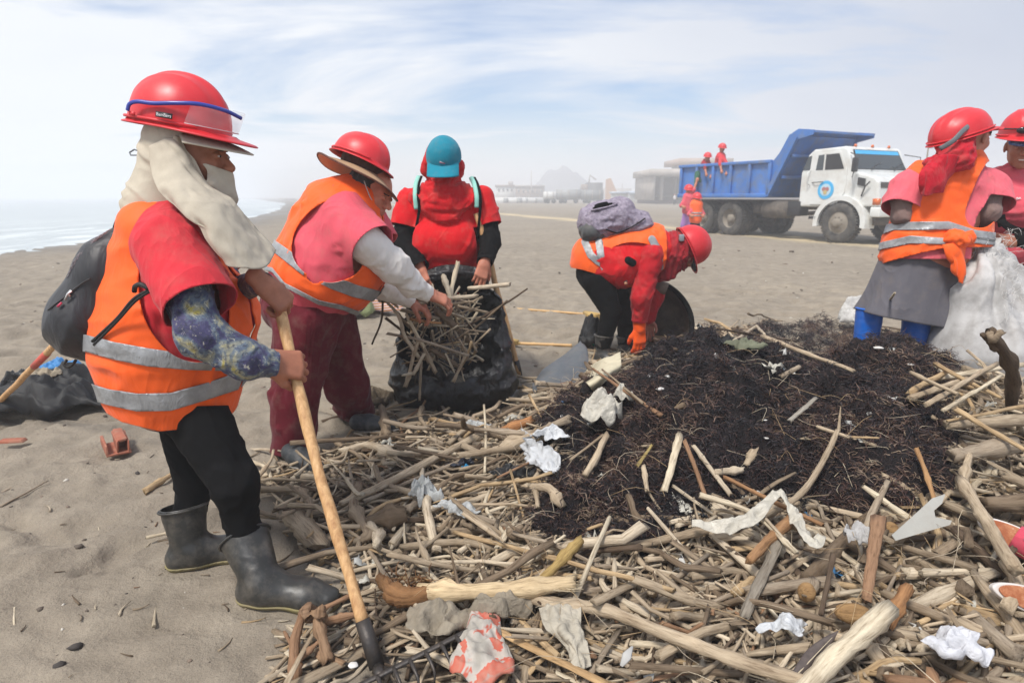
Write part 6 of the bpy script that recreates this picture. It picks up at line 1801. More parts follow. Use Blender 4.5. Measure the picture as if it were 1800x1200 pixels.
# ------------------------------------------------------------------ smiling worker at the right edge
def worker_edge():
 Yc = 4.05; ax = np.eye(3)
 P = lambda x, y, Y=Yc: J(x, y, Y)
 o = tag(empty('person', J(1800, 600, Yc) * [1, 1, 0]), 'smiling worker in pink shirt and black sunglasses on the helmet, at the right edge', 'person')
 tor = Field(.08)
 tor.cap(P(1778, 335), P(1850, 335), .135, .135).cap(P(1785, 385), P(1840, 385), .17, .17).sph(P(1790, 365, 3.92), .11).sph(P(1840, 365, 3.92), .11).cap(P(1775, 430), P(1850, 430), .17, .17)
 shl, shr = P(1758, 325), P(1870, 325)
 ell_, wrl = P(1800, 425, 3.80), P(1752, 432, 3.62)
 elL, wL = P(1745, 390, 3.95), P(1745, 425, 3.72)
 b = tor.copy(-.03); b.k = .015; b.chain([shl, elL, wL], [.05, .04, .03]).chain([shr, P(1880, 400), P(1840, 440, 3.7)], [.05, .04, .03])
 g1, g2 = P(1782, 600) * [1, 1, 0] + [0, 0, .06], P(1850, 600) * [1, 1, 0] + [0, 0, .06]; kk1, kk2 = P(1785, 520), P(1845, 520)
 b.chain([P(1800, 470), kk1, g1], [.1, .06, .04]).chain([P(1840, 470), kk2, g2], [.1, .06, .04])
 hc_ = P(1797, 258, 3.95); hf = np.array([-.45, -.86, -.18]); hu = np.array([-.05, -.15, 1])
 h_ = hand(P(1780, 424, 3.72), (-.9, -.2, .05), (0, -.8, .6), thumb=1, curl=(.8, .9, .5), s=1.05)
 body(o, [(b, .018), (head(hc_, hf, hu, 1.02, P(1805, 310)), .0055), (h_, .005)], SK)
 eyes(o, hc_, hf, hu)
 f_, u_ = ortho(hf, hu); r_ = np.cross(f_, u_)
 fe = Field().ell(hc_ + f_ * .097 - u_ * .064, (f_, r_, u_), (.006, .022, .006)); V, T_, _ = polygonise(fe, .003); mesh_obj('teeth', V, T_, plain('teeth', (.7, .68, .62), .3, bumpy=0), o)
 ts = tor.copy(.006).cap(shl, P(1748, 368, 4.0), .09, .095).cap(shr, P(1880, 370, 4.0), .09, .095)
 sh = garment(o, 'shirt', ts, .011, PINK, [below([(1600, 470), (1740, 462), (1900, 470)])], lambda V: folds(.010, (7, 7, 11), 2)(V), .004)
 V, F_ = tube(spline([P(1765, 326, 3.83), P(1773, 338, 3.80), P(1790, 342, 3.80)], 12), .003, 5); 
 wp = plain('white_print', (.75, .7, .7), .6, bumpy=0)
 def ont(x, y, off=.0135):
  p = P(x, y, 3.75)
  for _ in range(10):
   g_, dd_ = gradient(tor, p[None]); p = p - g_[0] * (dd_[0] - off)
  return p
 lg_ = []
 for pts in ([(1780, 334), (1786, 332), (1792, 333), (1798, 331)], [(1781, 337), (1788, 336), (1799, 335)], [(1783, 331), (1785, 329), (1789, 330)]):
  lg_.append(tube([ont(*p, .019) for p in pts], .002, 4))
 V, F_ = cat(lg_); mesh_obj('chest_logo', V, F_, wp, sh)
 for pts in ([P(1750, 305, 3.98), P(1752, 330, 3.86), P(1756, 365, 3.83), P(1762, 395, 3.86)],):
  V, F_ = tube(spline(pts, 20), .030, 10, flat=.4, up=(0, -1, .2)); st = mesh_obj('strap', V, F_, BLK, o)
 V, F_ = tube(spline([P(1752, 382, 3.86), P(1775, 400, 3.80), P(1800, 408, 3.78), P(1850, 412, 3.80)], 20), .024, 10, flat=.5, up=(0, -1, .2)); mesh_obj('waist_strap', V, F_, BLK, o)
 ar = Field(.03).chain([P(1840, 425, 3.74), P(1812, 422, 3.70), P(1792, 422, 3.71)], [.06, .05, .042]); garment(o, 'arm_sleeve', ar, .011, BLK, [], folds(.004, (12, 12, 12), 3), 0)
 m = Mat('speckled_leggings'); v = m.coords(); m.set(base=m.ramp(m.noise(v, 70, 5, .8), [(0.5, (.01, .01, .01)), (0.6, (.14, .13, .10)), (0.7, (.02, .02, .02))]), rough=.8)
 lg = Field(.06).ell(P(1810, 455), ax, (.22, .17, .15)).chain([P(1800, 470), kk1, g1], [.13, .09, .06]).chain([P(1840, 470), kk2, g2], [.13, .09, .06])
 for g_ in (g1, g2): boot(o, g_ * [1, 1, 0], (-.4, -.9), g_ * [1, 1, 0] + [0, 0, .25], RUBBER, L_=.26, h=.012)
 garment(o, 'leggings', lg, .014, m.m, [], folds(.004, (12, 12, 12), 3), 0)
 hl = helmet(o, P(1800, 238, 3.95), (-.45, -.88, -.12), (-.04, -.12, 1), a=.150, b=.13, hh=.155, visor=.045)
 lens_ = plain('black_lens', (.008, .008, .01), .08, bumpy=0)
 hp, hu3 = ortho(np.array([-.45, -.88, -.12]), np.array([-.04, -.12, 1])); hr3 = np.cross(hp, hu3); cH = P(1800, 238, 3.95)
 for s_ in (-1, 1):
  fe = Field().ell(cH + hp * .150 + hr3 * .036 * s_ + hu3 * .034, (hp, hr3, hu3), (.010, .034, .020)); V, T_, _ = polygonise(fe, .005)
  if s_ == -1: sg = mesh_obj('sunglasses', V, T_, lens_, hl)
  else: mesh_obj('lens', V, T_, lens_, sg)
 pts = [cH + hp * (.155 * math.cos(t)) + hr3 * (.138 * math.sin(t)) + hu3 * .042 for t in np.linspace(-1.7, 1.7, 30)]
 V, F_ = tube(pts, .005, 6); mesh_obj('temple', V, F_, lens_, sg)
 BL = Mat('blue_print_cloth'); v = BL.coords(); BL.set(base=BL.ramp(BL.noise(v, 60, 4, .7), [(0.4, srgb(30, 60, 120)), (0.6, srgb(110, 150, 200))]), rough=.8)
 V = []; a_ = np.linspace(-1.1, 1.1, 26)
 for e in np.linspace(0, 1, 7): V += [hc_ + u_ * (.045 - .022 * e) + f_ * ((.085 + .06 * e) * math.cos(q * .9)) + r_ * (.09 * math.sin(q)) for q in a_]
 i = np.arange(6)[:, None] * 26; j = np.arange(25)[None]
 solid(mesh_obj('cap_peak', np.array(V), np.stack([i + j, i + j + 1, i + 27 + j, i + 26 + j], -1).reshape(-1, 4), BL.m, o), .012, 0)
worker_edge()

# ------------------------------------------------------------------ small workers by the truck
def small_worker(base, pose, label, shirt, vest=False, helm=True, legs=BLK, s=1.0, group=None):
 """pose: points relative to the base: hip, chest, head, elbows/hands (l, r), knees/feet (l, r)"""
 b0 = np.asarray(base, float); o = tag(empty('person', b0), label, 'person', group)
 q = {k: b0 + np.asarray(v, float) * s for k, v in pose.items()}
 b = Field(.05).cap(q['hip'], q['chest'], .12 * s, .13 * s).cap(q['chest'], q['head'], .05 * s, .06 * s).ell(q['head'], np.eye(3), (.085 * s, .085 * s, .11 * s))
 up = nrm(q['chest'] - q['hip'])
 for k in 'lr':
  b.chain([q['chest'] + up * .08 * s, q['e' + k], q['h' + k]], [.05 * s, .04 * s, .03 * s]).sph(q['h' + k], .045 * s)
  b.chain([q['hip'], q['k' + k], q['f' + k]], [.09 * s, .06 * s, .045 * s])
 V, T_, _ = polygonise(b, .028); mesh_obj('body', V, T_, SK2, o)
 t = Field(.05).cap(q['hip'], q['chest'], .15 * s, .165 * s)
 for k in 'lr': t.chain([q['chest'] + up * .06 * s, q['e' + k]], [.08 * s, .06 * s])
 garment(o, 'shirt', t, .028, shirt, [], folds(.01, (8, 8, 10), 3), 0)
 l_ = Field(.05)
 for k in 'lr': l_.chain([q['hip'], q['k' + k], q['f' + k]], [.12 * s, .085 * s, .07 * s])
 garment(o, 'trousers', l_, .028, legs, [], None, 0)
 if vest:
  v_ = Field(.05).cap(q['hip'] + up * .02, q['chest'] + up * .04, .175 * s, .18 * s)
  vs_ = garment(o, 'vest', v_, .026, VEST, [], folds(.006, (8, 8, 8), 1), 0)
  for z in (.25, .42):
   p0 = q['hip'] + (q['chest'] - q['hip']) * z * 1.2
   sv = v_.copy(.008); garment(vs_, 'reflective_strip', sv, .024, TAPE, [plane(p0 + up * .02, up), plane(p0 - up * .02, -up)], None, .003)
 if helm: helmet(o, q['head'] + np.array([0, 0, .02]), (.3, -.9, -.1), (0, 0, 1), a=.15 * s, b=.13 * s, hh=.14 * s, visor=.03, gut=False)
 else:
  pass
 return o
stand = dict(hip=(0, 0, .85), chest=(0, 0, 1.22), head=(0, 0, 1.45), el=(-.2, -.05, 1.0), hl=(-.15, -.2, .95), er=(.2, -.05, 1.0), hr=(.15, -.2, .95), kl=(-.09, 0, .45), kr=(.09, 0, .45), fl=(-.09, 0, .08), fr=(.09, 0, .08))
pb = J(1225, 345, 18.3); pb[2] = -.25
small_worker(pb, stand, 'worker in orange vest standing with back to us beside the rear truck wheels', PINK, True)
p2 = dict(stand, er=(.12, -.1, 1.45), hr=(.22, -.05, 1.75)); pb = J(1210, 345, 18.9); pb[2] = -.02
LIL = fabric('lilac_cloth', srgb(150, 110, 170), .1)
small_worker(pb, p2, 'worker in pink reaching up to the truck bed with one arm', PINK, False, legs=LIL)
bq = tp(-5.35, -1.10, 1.32)
lean = dict(hip=(0, .25, .75), chest=(-.02, -.02, 1.02), head=(-.03, -.2, 1.22), el=(-.12, -.3, .85), hl=(-.10, -.45, .62), er=(.12, -.3, .85), hr=(.05, -.45, .55), kl=(-.1, .25, .4), kr=(.1, .25, .4), fl=(-.1, .25, .06), fr=(.1, .25, .06))
small_worker(bq, lean, 'worker with red scarf and helmet bending over the side of the truck bed', DRED)
bq = tp(-4.65, -1.10, 1.40)
lean2 = dict(lean, chest=(0, .08, 1.12), head=(0, 0, 1.40))
small_worker(bq, lean2, 'worker in red helmet with pale hat brim standing upright in the truck bed', RED1)
tpw = J(1186, 345, 95); tpw[2] = 0
small_worker(tpw, stand, 'tiny distant figure in pale clothes in front of the dark red wall', plain('pale_cloth', (.6, .6, .6), .8), helm=False)
# bundle handed up
a = tp(-5.35, -1.45, 1.95)
f = Field(.04).cap(a + (0, 0, .05), a + (-.12, -.25, -.35), .10, .05).cap(a, a + (.1, 0, -.2), .08, .05)
V, T_, _ = polygonise(f, .025); tag(mesh_obj('cloth_bundle', V + .0, T_, plain('dark_green_cloth', srgb(22, 84, 62), .8, var=.3)), 'dark green bundle being handed up to the truck bed', 'bundle')
# ------------------------------------------------------------------ driftwood and seaweed
WD = Mat('driftwood'); v_ = WD.attr('grain')
tint = WD.attr('tint')
g1 = WD.noise(WD.mapped(v_, (5, 46, 46)), 3.0, 6, .65, .4)
g2 = WD.noise(WD.mapped(v_, (3, 9, 9)), 2.2, 5, .6, .3)
c_ = WD.mix(1.0, tint, WD.ramp(g1, [(0.30, (.42, .38, .34)), (0.46, (.86, .84, .82)), (0.62, (1.05, 1.05, 1.04)), (0.8, (1.28, 1.28, 1.26))]), 'MULTIPLY')
c_ = WD.mix(1.0, c_, WD.ramp(g2, [(0.3, (.70, .66, .62)), (0.55, (1, 1, 1)), (0.75, (1.15, 1.13, 1.1))]), 'MULTIPLY')
WD.set(base=c_, rough=.82, spec=.25)
b_ = WD.bump(g1, .75, .006); WD.bump(WD.noise(WD.mapped(v_, (12, 30, 30)), 9, 4), .4, .002, b_); WD = WD.m
TINTS = [srgb(182, 165, 141), srgb(165, 149, 127), srgb(194, 180, 158), srgb(144, 128, 108), srgb(182, 157, 122), srgb(122, 106, 88), srgb(205, 192, 168), srgb(156, 142, 124), srgb(94, 79, 65), srgb(146, 114, 88)]
def branch(pts, r0, r1, sides=8, flat=1.0, knots=0, seed=0, tint=None, ring=None, wob=.10, caps=True):
 """a weathered stick along pts: (V, quads, grain, tint)"""
 rg = np.random.default_rng(seed)
 pts = np.asarray(pts, float); n = len(pts)
 s_ = np.concatenate([[0], np.cumsum(np.linalg.norm(np.diff(pts, axis=0), axis=1))])
 rad = np.linspace(r0, r1, n) * (1 + wob * vnoise(np.stack([s_ * 22 + seed * 3.1, 0 * s_, 0 * s_], 1), seed))
 for _ in range(knots):
  k = rg.uniform(.1, .9) * s_[-1]; rad = rad * (1 + rg.uniform(.25, .6) * np.exp(-((s_ - k) / (r0 * 1.1)) ** 2))
 t, u, v = frame_along(pts)
 a = np.arange(sides) / sides * 2 * np.pi + rg.uniform(0, 6)
 pr = 1 + .13 * vnoise(np.stack([np.cos(a) * 1.7 + seed, np.sin(a) * 1.7, np.zeros(sides)], 1), seed + 5)
 V = pts[:, None, :] + rad[:, None, None] * pr[None, :, None] * (np.cos(a)[None, :, None] * u[:, None, :] + flat * np.sin(a)[None, :, None] * v[:, None, :])
 V = V + rad[:, None, None] * .07 * rg.standard_normal((n, sides, 1)) * (V - pts[:, None, :]) / (rad[:, None, None] + 1e-9)
 V[0] -= t[0] * (rg.uniform(-.2, 1.1, sides) * r0)[:, None]; V[-1] += t[-1] * (rg.uniform(-.2, 1.3, sides) * r1)[:, None]
 grain = np.stack([np.broadcast_to(s_[:, None], (n, sides)), np.broadcast_to(np.cos(a) * r0 + seed * .37, (n, sides)), np.broadcast_to(np.sin(a) * r0, (n, sides))], -1).reshape(-1, 3)
 V = V.reshape(-1, 3)
 i = np.arange(n - 1)[:, None] * sides; j = np.arange(sides)[None]; j2 = (j + 1) % sides
 F_ = np.stack([i + j, i + j2, i + sides + j2, i + sides + j], -1).reshape(-1, 4)
 if caps:
  c0 = len(V)
  V = np.vstack([V, pts[0] - t[0] * r0 * .12, pts[-1] + t[-1] * r1 * .15]); grain = np.vstack([grain, grain[0] * 0 + [0, seed * .37, 0], [s_[-1], seed * .37, 0]])
  j = np.arange(0, sides, 2); b = (n - 1) * sides
  F_ = np.vstack([F_, np.stack([np.full_like(j, c0), (j + 2) % sides, (j + 1) % sides, j], 1), np.stack([np.full_like(j, c0 + 1), b + j, b + (j + 1) % sides, b + (j + 2) % sides], 1)])
 tn = np.broadcast_to(np.array(tint if tint is not None else TINTS[seed % len(TINTS)]), (len(V), 3)).copy()
 if ring is not None:   # bamboo joints
  pass
 return V, F_, grain, tn
def joinb(parts):
 Vs, Fs, Gs, Ts, n = [], [], [], [], 0
 for V, F_, g, t in parts:
  Vs.append(V); Fs.append(F_ + n); Gs.append(g); Ts.append(t); n += len(V)
 return np.concatenate(Vs), np.concatenate(Fs), np.concatenate(Gs), np.concatenate(Ts)
def wood_obj(name, parts, label, cat_='driftwood', group=None, mat=None):
 V, F_, g, t = joinb(parts)
 o = mesh_obj(name, V, F_, mat or WD, attrs={'grain': g, 'tint': t}); return tag(o, label, cat_, group)

def laid(p, q, lift0, lift1, bend=0.0, n=12, wig=0.0, seed=0, sag=1.0):
 """points from p to q resting over the heap"""
 p = np.asarray(p, float); q = np.asarray(q, float)
 t = np.linspace(0, 1, n); L_ = np.linalg.norm(q - p)
 P = p[None] * (1 - t[:, None]) + q[None] * t[:, None]
 h = nrm(np.cross(q - p, [0, 0, 1]))
 P += h * (bend * L_ * 4 * t * (1 - t))[:, None]
 if wig: P[:, 0] += wig * vnoise(np.stack([t * L_ * 9 + seed, 0 * t, 0 * t], 1), seed); P[:, 1] += wig * vnoise(np.stack([t * L_ * 9 + seed, 0 * t, 0 * t], 1), seed + 1); P[:, 2] += .5 * wig * vnoise(np.stack([t * L_ * 9, 0 * t, 0 * t], 1), seed + 2)
 return P
def px_stick(x0, y0, x1, y1, w0, w1=None, mid=None, lift=(.02, .02), seed=0, tint=None, flat=1.0, sides=8, knots=1, n=14, wig=.004, extra=None):
 """a measured stick: ends and thickness read off the photograph, lying on the heap"""
 a, b = S(x0, y0, lift[0]), S(x1, y1, lift[1])
 if mid is not None:
  mids = [mid] if not isinstance(mid[0], (tuple, list)) else mid
  pts = [a] + [S(m_[0], m_[1], m_[2] if len(m_) > 2 else sum(lift) / 2) for m_ in mids] + [b]
  # keep the run straight in distance
  P = spline(np.array(pts), n)
 else: P = laid(a, b, *lift, n=n, wig=wig, seed=seed)
 r0 = .5 * w0 * depth(a) / FPX; r1 = .5 * (w1 or w0) * depth(b) / FPX
 return branch(P, r0, r1, sides, flat, knots, seed, tint)

WEEDPX = [(955, 735), (985, 700), (1060, 672), (1125, 642), (1190, 612), (1260, 600), (1340, 574), (1430, 572), (1520, 588), (1600, 606), (1668, 640), (1672, 680), (1650, 720), (1688, 790), (1680, 850), (1600, 905), (1530, 915), (1450, 905), (1390, 860), (1300, 850), (1240, 880), (1200, 925), (1130, 962), (1050, 968), (970, 945), (930, 900), (962, 860), (990, 820), (950, 780)]
WEED = [tuple(S(x, y)[:2]) for x, y in WEEDPX]
WOODPX = [(455, 820), (560, 800), (640, 770), (640, 705), (700, 735), (840, 745), (930, 735), (965, 690), (1040, 650), (1050, 632), (1100, 612), (1180, 592), (1340, 570), (1560, 592), (1700, 612), (1790, 640), (1990, 640), (2100, 1000), (2000, 1290), (1100, 1300), (700, 1290), (500, 1230), (520, 1130), (590, 1095), (640, 1060), (625, 985), (560, 950), (480, 890)]
WOOD = [tuple(S(x, y)[:2]) for x, y in WOODPX]

def lumps(P):
 return .07 * fbm(P * 3.4, 2, 61) + .17 * (.42 - np.abs(fbm(P * 5.5, 2, 63))) + .035 * fbm(P * 17, 2, 62)
def weed_off(x, y):
 Pn = np.stack([x, y, 0 * x], 1)
 d = -(polydist(x, y, WEED) + .05 * fbm(Pn * 7, 3, 3)); f = np.clip(d / .10, -1, 1); g = np.clip(d / .30, 0, 1); g = g * (2 - g)
 return np.where(f > 0, .030 * np.minimum(1, f * 1.5) + lumps(Pn) * g, f * .10), f
def S(px, py, lift=0.0):
 d = ray(px, py); t = np.linspace(.9, 8, 700); P = _c + d[None] * t[:, None]
 z = heap_z(P[:, 0], P[:, 1]) + np.maximum(0, weed_off(P[:, 0], P[:, 1])[0] - .045) + lift
 k = np.argmax(P[:, 2] < z)
 if P[k, 2] >= z[k]: return G(px, py, lift)
 if k == 0: return P[0]
 fa, fb = P[k - 1, 2] - z[k - 1], P[k, 2] - z[k]
 return P[k - 1] + (P[k] - P[k - 1]) * (fa / (fa - fb))
# the bed of sand, dust and chips under the pile
gx, gy = np.meshgrid(np.linspace(-1.2, 3.6, 260), np.linspace(.75, 5.0, 240), indexing='ij')
hz_ = heap_z(gx.ravel(), gy.ravel())
inside = inpoly(gx.ravel(), gy.ravel(), WOOD)
Pq = np.stack([gx.ravel(), gy.ravel(), 0 * gx.ravel()], 1)
zz_ = hz_ * .80 + .018 * fbm(Pq * 9, 3, 5) - .012
zz_ = np.where(hz_ < .02, -.06, zz_)
V = np.stack([gx.ravel(), gy.ravel(), zz_], 1)
i = np.arange(259)[:, None] * 240; j = np.arange(239)[None]
F_ = np.stack([i + j, i + 240 + j, i + 241 + j, i + j + 1], -1).reshape(-1, 4)
m = Mat('heap_dust'); v = m.coords()
m.set(base=m.ramp(m.noise(v, 30, 7, .7), [(0.35, srgb(58, 49, 42)), (0.55, srgb(96, 84, 72)), (0.7, srgb(130, 116, 100))]), rough=1.0, spec=.1); m.bump(m.noise(v, 60, 5, .7), 1.0, .02)
kind(mesh_obj('debris_bed', V, F_, m.m, base=(0, 0, 0)), 'stuff')

# measured pieces: (name, label, [stick arguments])
H = []
T0, T1, T2, T3, T4, T5, T6, T7, T8, T9 = TINTS
def hero(name, label, *sticks, cat_='driftwood', group=None):
 parts = [px_stick(*a, **k) for a, k in sticks]
 return wood_obj(name, parts, label, cat_, group)
def st(*a, **k): return (a, k)
k_ = 100
hero('bamboo_pole', 'thick smooth pale log end pointing up in the bottom right corner of the heap', st(1405, 1215, 1548, 1080, 34, 38, lift=(.10, .13), seed=101, tint=T6, sides=12, knots=0))
hero('branch', 'long curved branch rising from the heap front over the seaweed mound', st(1100, 962, 1472, 757, 15, 9, mid=[(1240, 932, .05), (1345, 905, .07), (1410, 865, .09), (1452, 800, .10)], lift=(.04, .10), seed=102, tint=T1, n=30, sides=9),
  st(1472, 760, 1476, 715, 6, 2, lift=(.10, .14), seed=7, tint=T1))
hero('branch', 'very long bent branch running from the fibrous root to the bottom right corner', st(915, 1036, 1420, 1200, 17, 24, mid=[(960, 1060, .06), (1060, 1072, .07), (1160, 1110, .08), (1290, 1160, .09)], lift=(.05, .10), seed=103, tint=T0, n=30, sides=10, knots=3))
hero('branch', 'long straight branch lying up and right across the left part of the heap', st(655, 862, 870, 750, 15, 13, lift=(.05, .05), seed=104, tint=T0, n=20, knots=2), st(655, 862, 600, 885, 14, 11, lift=(.05, .04), seed=105, tint=T0))
hero('branch', 'thin long grey branch under the longest straight one, left of the seaweed', st(640, 882, 840, 795, 9, 8, lift=(.03, .04), seed=106, tint=T7, n=18))
hero('branch', 'knobbly bent branch near the maroon trousers', st(603, 795, 760, 790, 17, 12, mid=[(650, 783, .03), (700, 800, .03)], lift=(.02, .02), seed=107, tint=T2, n=20, knots=3))
hero('cane', 'flat split cane running from the root down to the bottom edge', st(858, 1100, 1062, 1200, 16, 20, lift=(.05, .06), seed=108, tint=srgb(190, 158, 116), flat=.25, knots=0))
hero('cane', 'long pale cane crossing diagonally from the heap centre to the right', st(800, 935, 1180, 1035, 8, 10, lift=(.05, .07), seed=109, tint=T4, n=20, knots=2))
hero('cane', 'green tinged thick bamboo cane sticking up at the front of the seaweed', st(930, 1040, 1020, 950, 15, 18, lift=(.05, .09), seed=110, tint=srgb(176, 150, 96), sides=10, knots=2))
hero('branch', 'slender pale branch lying along the front foot of the seaweed', st(905, 938, 1052, 995, 9, 7, mid=(980, 960, .07), lift=(.06, .06), seed=111, tint=T7, n=16), st(1052, 995, 1120, 1000, 7, 6, lift=(.06, .06), seed=112, tint=T7))
hero('branch', 'forked white stick lying across the front foot of the seaweed', st(945, 975, 990, 942, 7, 6, lift=(.08, .08), seed=113, tint=T6), st(958, 965, 942, 980, 5, 8, lift=(.08, .08), seed=114, tint=T6))
hero('plank', 'dark brown cracked plank standing against the seaweed at the right', st(1523, 1050, 1543, 915, 18, 24, lift=(.09, .16), seed=115, tint=T9, flat=.4, knots=0))
hero('lath', 'grey flat lath leaning in the centre of the heap', st(1306, 1080, 1375, 945, 20, 20, lift=(.05, .10), seed=116, tint=srgb(136, 128, 116), flat=.2, knots=0))
hero('lath', 'dark grey narrow lath standing nearly upright right of the heap centre', st(1444, 1078, 1462, 972, 9, 9, lift=(.05, .10), seed=117, tint=T8, flat=.3, knots=0))
hero('bamboo_piece', 'split orange brown bamboo piece pointing up under the pale plastic strip', st(1318, 985, 1390, 912, 16, 20, lift=(.09, .12), seed=118, tint=srgb(164, 126, 90), sides=10, knots=0))
hero('branch', 'pale forked branch with a long arm ending right above the heap centre', st(1232, 870, 1400, 970, 10, 8, mid=(1320, 900, .12), lift=(.10, .10), seed=119, tint=T6, n=20), st(1330, 895, 1398, 968, 6, 5, lift=(.14, .10), seed=120, tint=T2))
hero('stick', 'orange brown stick running right from the seaweed foot to the pale plastic strip', st(1275, 838, 1443, 922, 7, 8, lift=(.09, .10), seed=121, tint=srgb(160, 122, 88), n=16))
hero('stick', 'thick pale split stick leaning on the seaweed, tied at its top with white fibre', st(1168, 862, 1194, 768, 12, 14, lift=(.05, .09), seed=122, tint=T6, flat=.6, knots=0))
hero('stick', 'reddish stick leaning right beside the pale split one on the seaweed', st(1240, 875, 1203, 775, 9, 8, lift=(.05, .09), seed=123, tint=T9, knots=1))
hero('stick', 'pale stick leaning left on the seaweed above the heap centre', st(1285, 868, 1222, 785, 9, 8, lift=(.05, .09), seed=124, tint=T2))
hero('stick', 'short brown stick below the cream plastic bag on the seaweed', st(1030, 835, 1068, 765, 13, 12, lift=(.06, .07), seed=125, tint=T0, knots=0))
hero('stick', 'thin stick left of the cream plastic bag on the seaweed', st(1003, 808, 1058, 765, 5, 6, lift=(.06, .07), seed=126, tint=T3))
hero('stick', 'short yellowish split reed lying on the seaweed face', st(1122, 818, 1146, 782, 7, 5, lift=(.06, .08), seed=127, tint=srgb(160, 142, 92), flat=.4))
hero('stick', 'short tan stick below the yellowish split reed', st(1136, 860, 1130, 822, 8, 9, lift=(.05, .06), seed=128, tint=T0))
hero('stick', 'brown forked stick leaning on the seaweed right of the cream plastic bag', st(1042, 648, 1162, 730, 4, 9, mid=(1110, 695, .12), lift=(.12, .07), seed=129, tint=T9, n=16), st(1060, 650, 1130, 708, 3, 5, lift=(.14, .10), seed=130, tint=T3))
hero('stick', 'long thin dark stick lying across the crest of the seaweed', st(1262, 578, 1400, 600, 4, 4, lift=(.09, .09), seed=131, tint=T8), st(1340, 592, 1500, 652, 8, 7, lift=(.09, .07), seed=132, tint=T0))
hero('stick', 'pale bent stick forked on the crest of the seaweed', st(1290, 600, 1330, 573, 6, 5, lift=(.08, .10), seed=133, tint=T2), st(1330, 573, 1345, 590, 5, 5, lift=(.10, .08), seed=134, tint=T2))
hero('stick', 'flat grey stick lying high on the right half of the seaweed', st(1390, 738, 1434, 700, 10, 9, lift=(.07, .07), seed=135, tint=srgb(150, 144, 134), flat=.4))
hero('stick', 'short grey stick near the crest of the seaweed', st(1372, 662, 1405, 645, 9, 8, lift=(.06, .07), seed=136, tint=T7))
hero('stick', 'yellow brown stick lying sideways on the right of the seaweed', st(1437, 750, 1540, 783, 7, 6, lift=(.09, .08), seed=137, tint=T0), st(1500, 768, 1545, 770, 4, 3, lift=(.09, .09), seed=138, tint=T4))
hero('stick', 'slim upright brown stick stuck in the right edge of the seaweed', st(1645, 888, 1612, 788, 8, 7, lift=(.05, .12), seed=139, tint=srgb(176, 138, 98)))
hero('stick', 'short square stick standing in the middle of the seaweed', st(1312, 815, 1325, 790, 13, 13, lift=(.05, .09), seed=140, tint=T0, flat=.6))
hero('stick', 'stubby pale stick at the foot of the seaweed, centre', st(1262, 830, 1305, 825, 12, 10, lift=(.07, .07), seed=141, tint=T2))
hero('branch', 'long brown bent pole at the right, crossing down from the seaweed edge', st(1690, 845, 1785, 1000, 18, 24, mid=(1730, 910, .12), lift=(.10, .12), seed=142, tint=T0, n=16, sides=10), st(1690, 850, 1705, 800, 15, 12, lift=(.10, .10), seed=143, tint=T0))
hero('log', 'thick broken log lying at the right edge above the shoe', st(1680, 800, 1775, 783, 24, 26, lift=(.09, .10), seed=144, tint=T7, sides=12))
hero('log', 'long grey log reaching out of the right edge of the frame', st(1665, 745, 1850, 735, 17, 22, lift=(.08, .10), seed=145, tint=T1, sides=10), st(1665, 740, 1850, 705, 5, 8, lift=(.11, .12), seed=146, tint=T4))
hero('log', 'thick brown log at the right edge beside the shoe', st(1735, 885, 1880, 880, 26, 36, lift=(.09, .10), seed=147, tint=T5, sides=12))
hero('stump', 'dark gnarled root stump standing upright at the right edge', st(1778, 710, 1742, 585, 20, 18, mid=(1778, 645, .30), lift=(.06, .48), seed=148, tint=T8, sides=12, knots=3), st(1745, 592, 1762, 583, 18, 10, lift=(.47, .50), seed=149, tint=T3), st(1750, 610, 1730, 588, 12, 9, lift=(.40, .48), seed=150, tint=T8))
hero('branch', 'thin pale twig standing upright before the grey skirt', st(1545, 585, 1573, 515, 6, 4, mid=(1553, 545, .20), lift=(.06, .34), seed=151, tint=T6, n=12))
for k_, (x0, y0, x1, y1, w) in enumerate([(1600, 690, 1660, 655, 12), (1600, 700, 1700, 665, 12), (1650, 665, 1800, 640, 10), (1645, 640, 1760, 700, 8), (1630, 710, 1750, 640, 10), (1660, 720, 1760, 660, 7), (1680, 720, 1800, 790, 9), (1600, 655, 1680, 690, 7)]):
 hero('cane', ['pale cane pointing right behind the root stump, topmost of its fan', 'pale cane below the topmost of the fan behind the stump', 'thick cane leading to the right edge behind the stump', 'cane crossing the fan downwards left of the stump', 'long cane of the fan running up to the stump', 'thin cane lowest in the fan left of the stump', 'cane crossing in front of the stump towards the right edge', 'short cane at the left tip of the fan beside the seaweed'][k_],
   st(x0, y0, x1, y1, w, w * .8, lift=(.07 + .01 * k_, .09 + .01 * k_), seed=160 + k_, tint=[T4, T0, T6][k_ % 3]), group='canes fanned out beside the root stump')
hero('branch', 'knobbly bone shaped root standing at the bottom left of the heap', st(575, 1160, 558, 1085, 20, 15, lift=(.03, .10), seed=170, tint=srgb(150, 122, 96), sides=12, knots=1), st(558, 1088, 560, 1076, 26, 20, lift=(.10, .11), seed=171, tint=srgb(150, 122, 96), sides=12), st(560, 1150, 600, 1168, 17, 12, lift=(.02, .02), seed=172, tint=srgb(150, 122, 96)))
hero('branch', 'orange brown forked branch standing left of the bone shaped root', st(520, 1190, 530, 1085, 20, 14, mid=(518, 1130, .06), lift=(.01, .10), seed=173, tint=T9, sides=10), st(532, 1080, 545, 1076, 20, 22, lift=(.10, .11), seed=174, tint=srgb(146, 118, 94), sides=10), st(520, 1160, 560, 1128, 12, 7, lift=(.04, .06), seed=175, tint=T9), st(518, 1150, 500, 1110, 8, 5, lift=(.04, .06), seed=176, tint=T9))
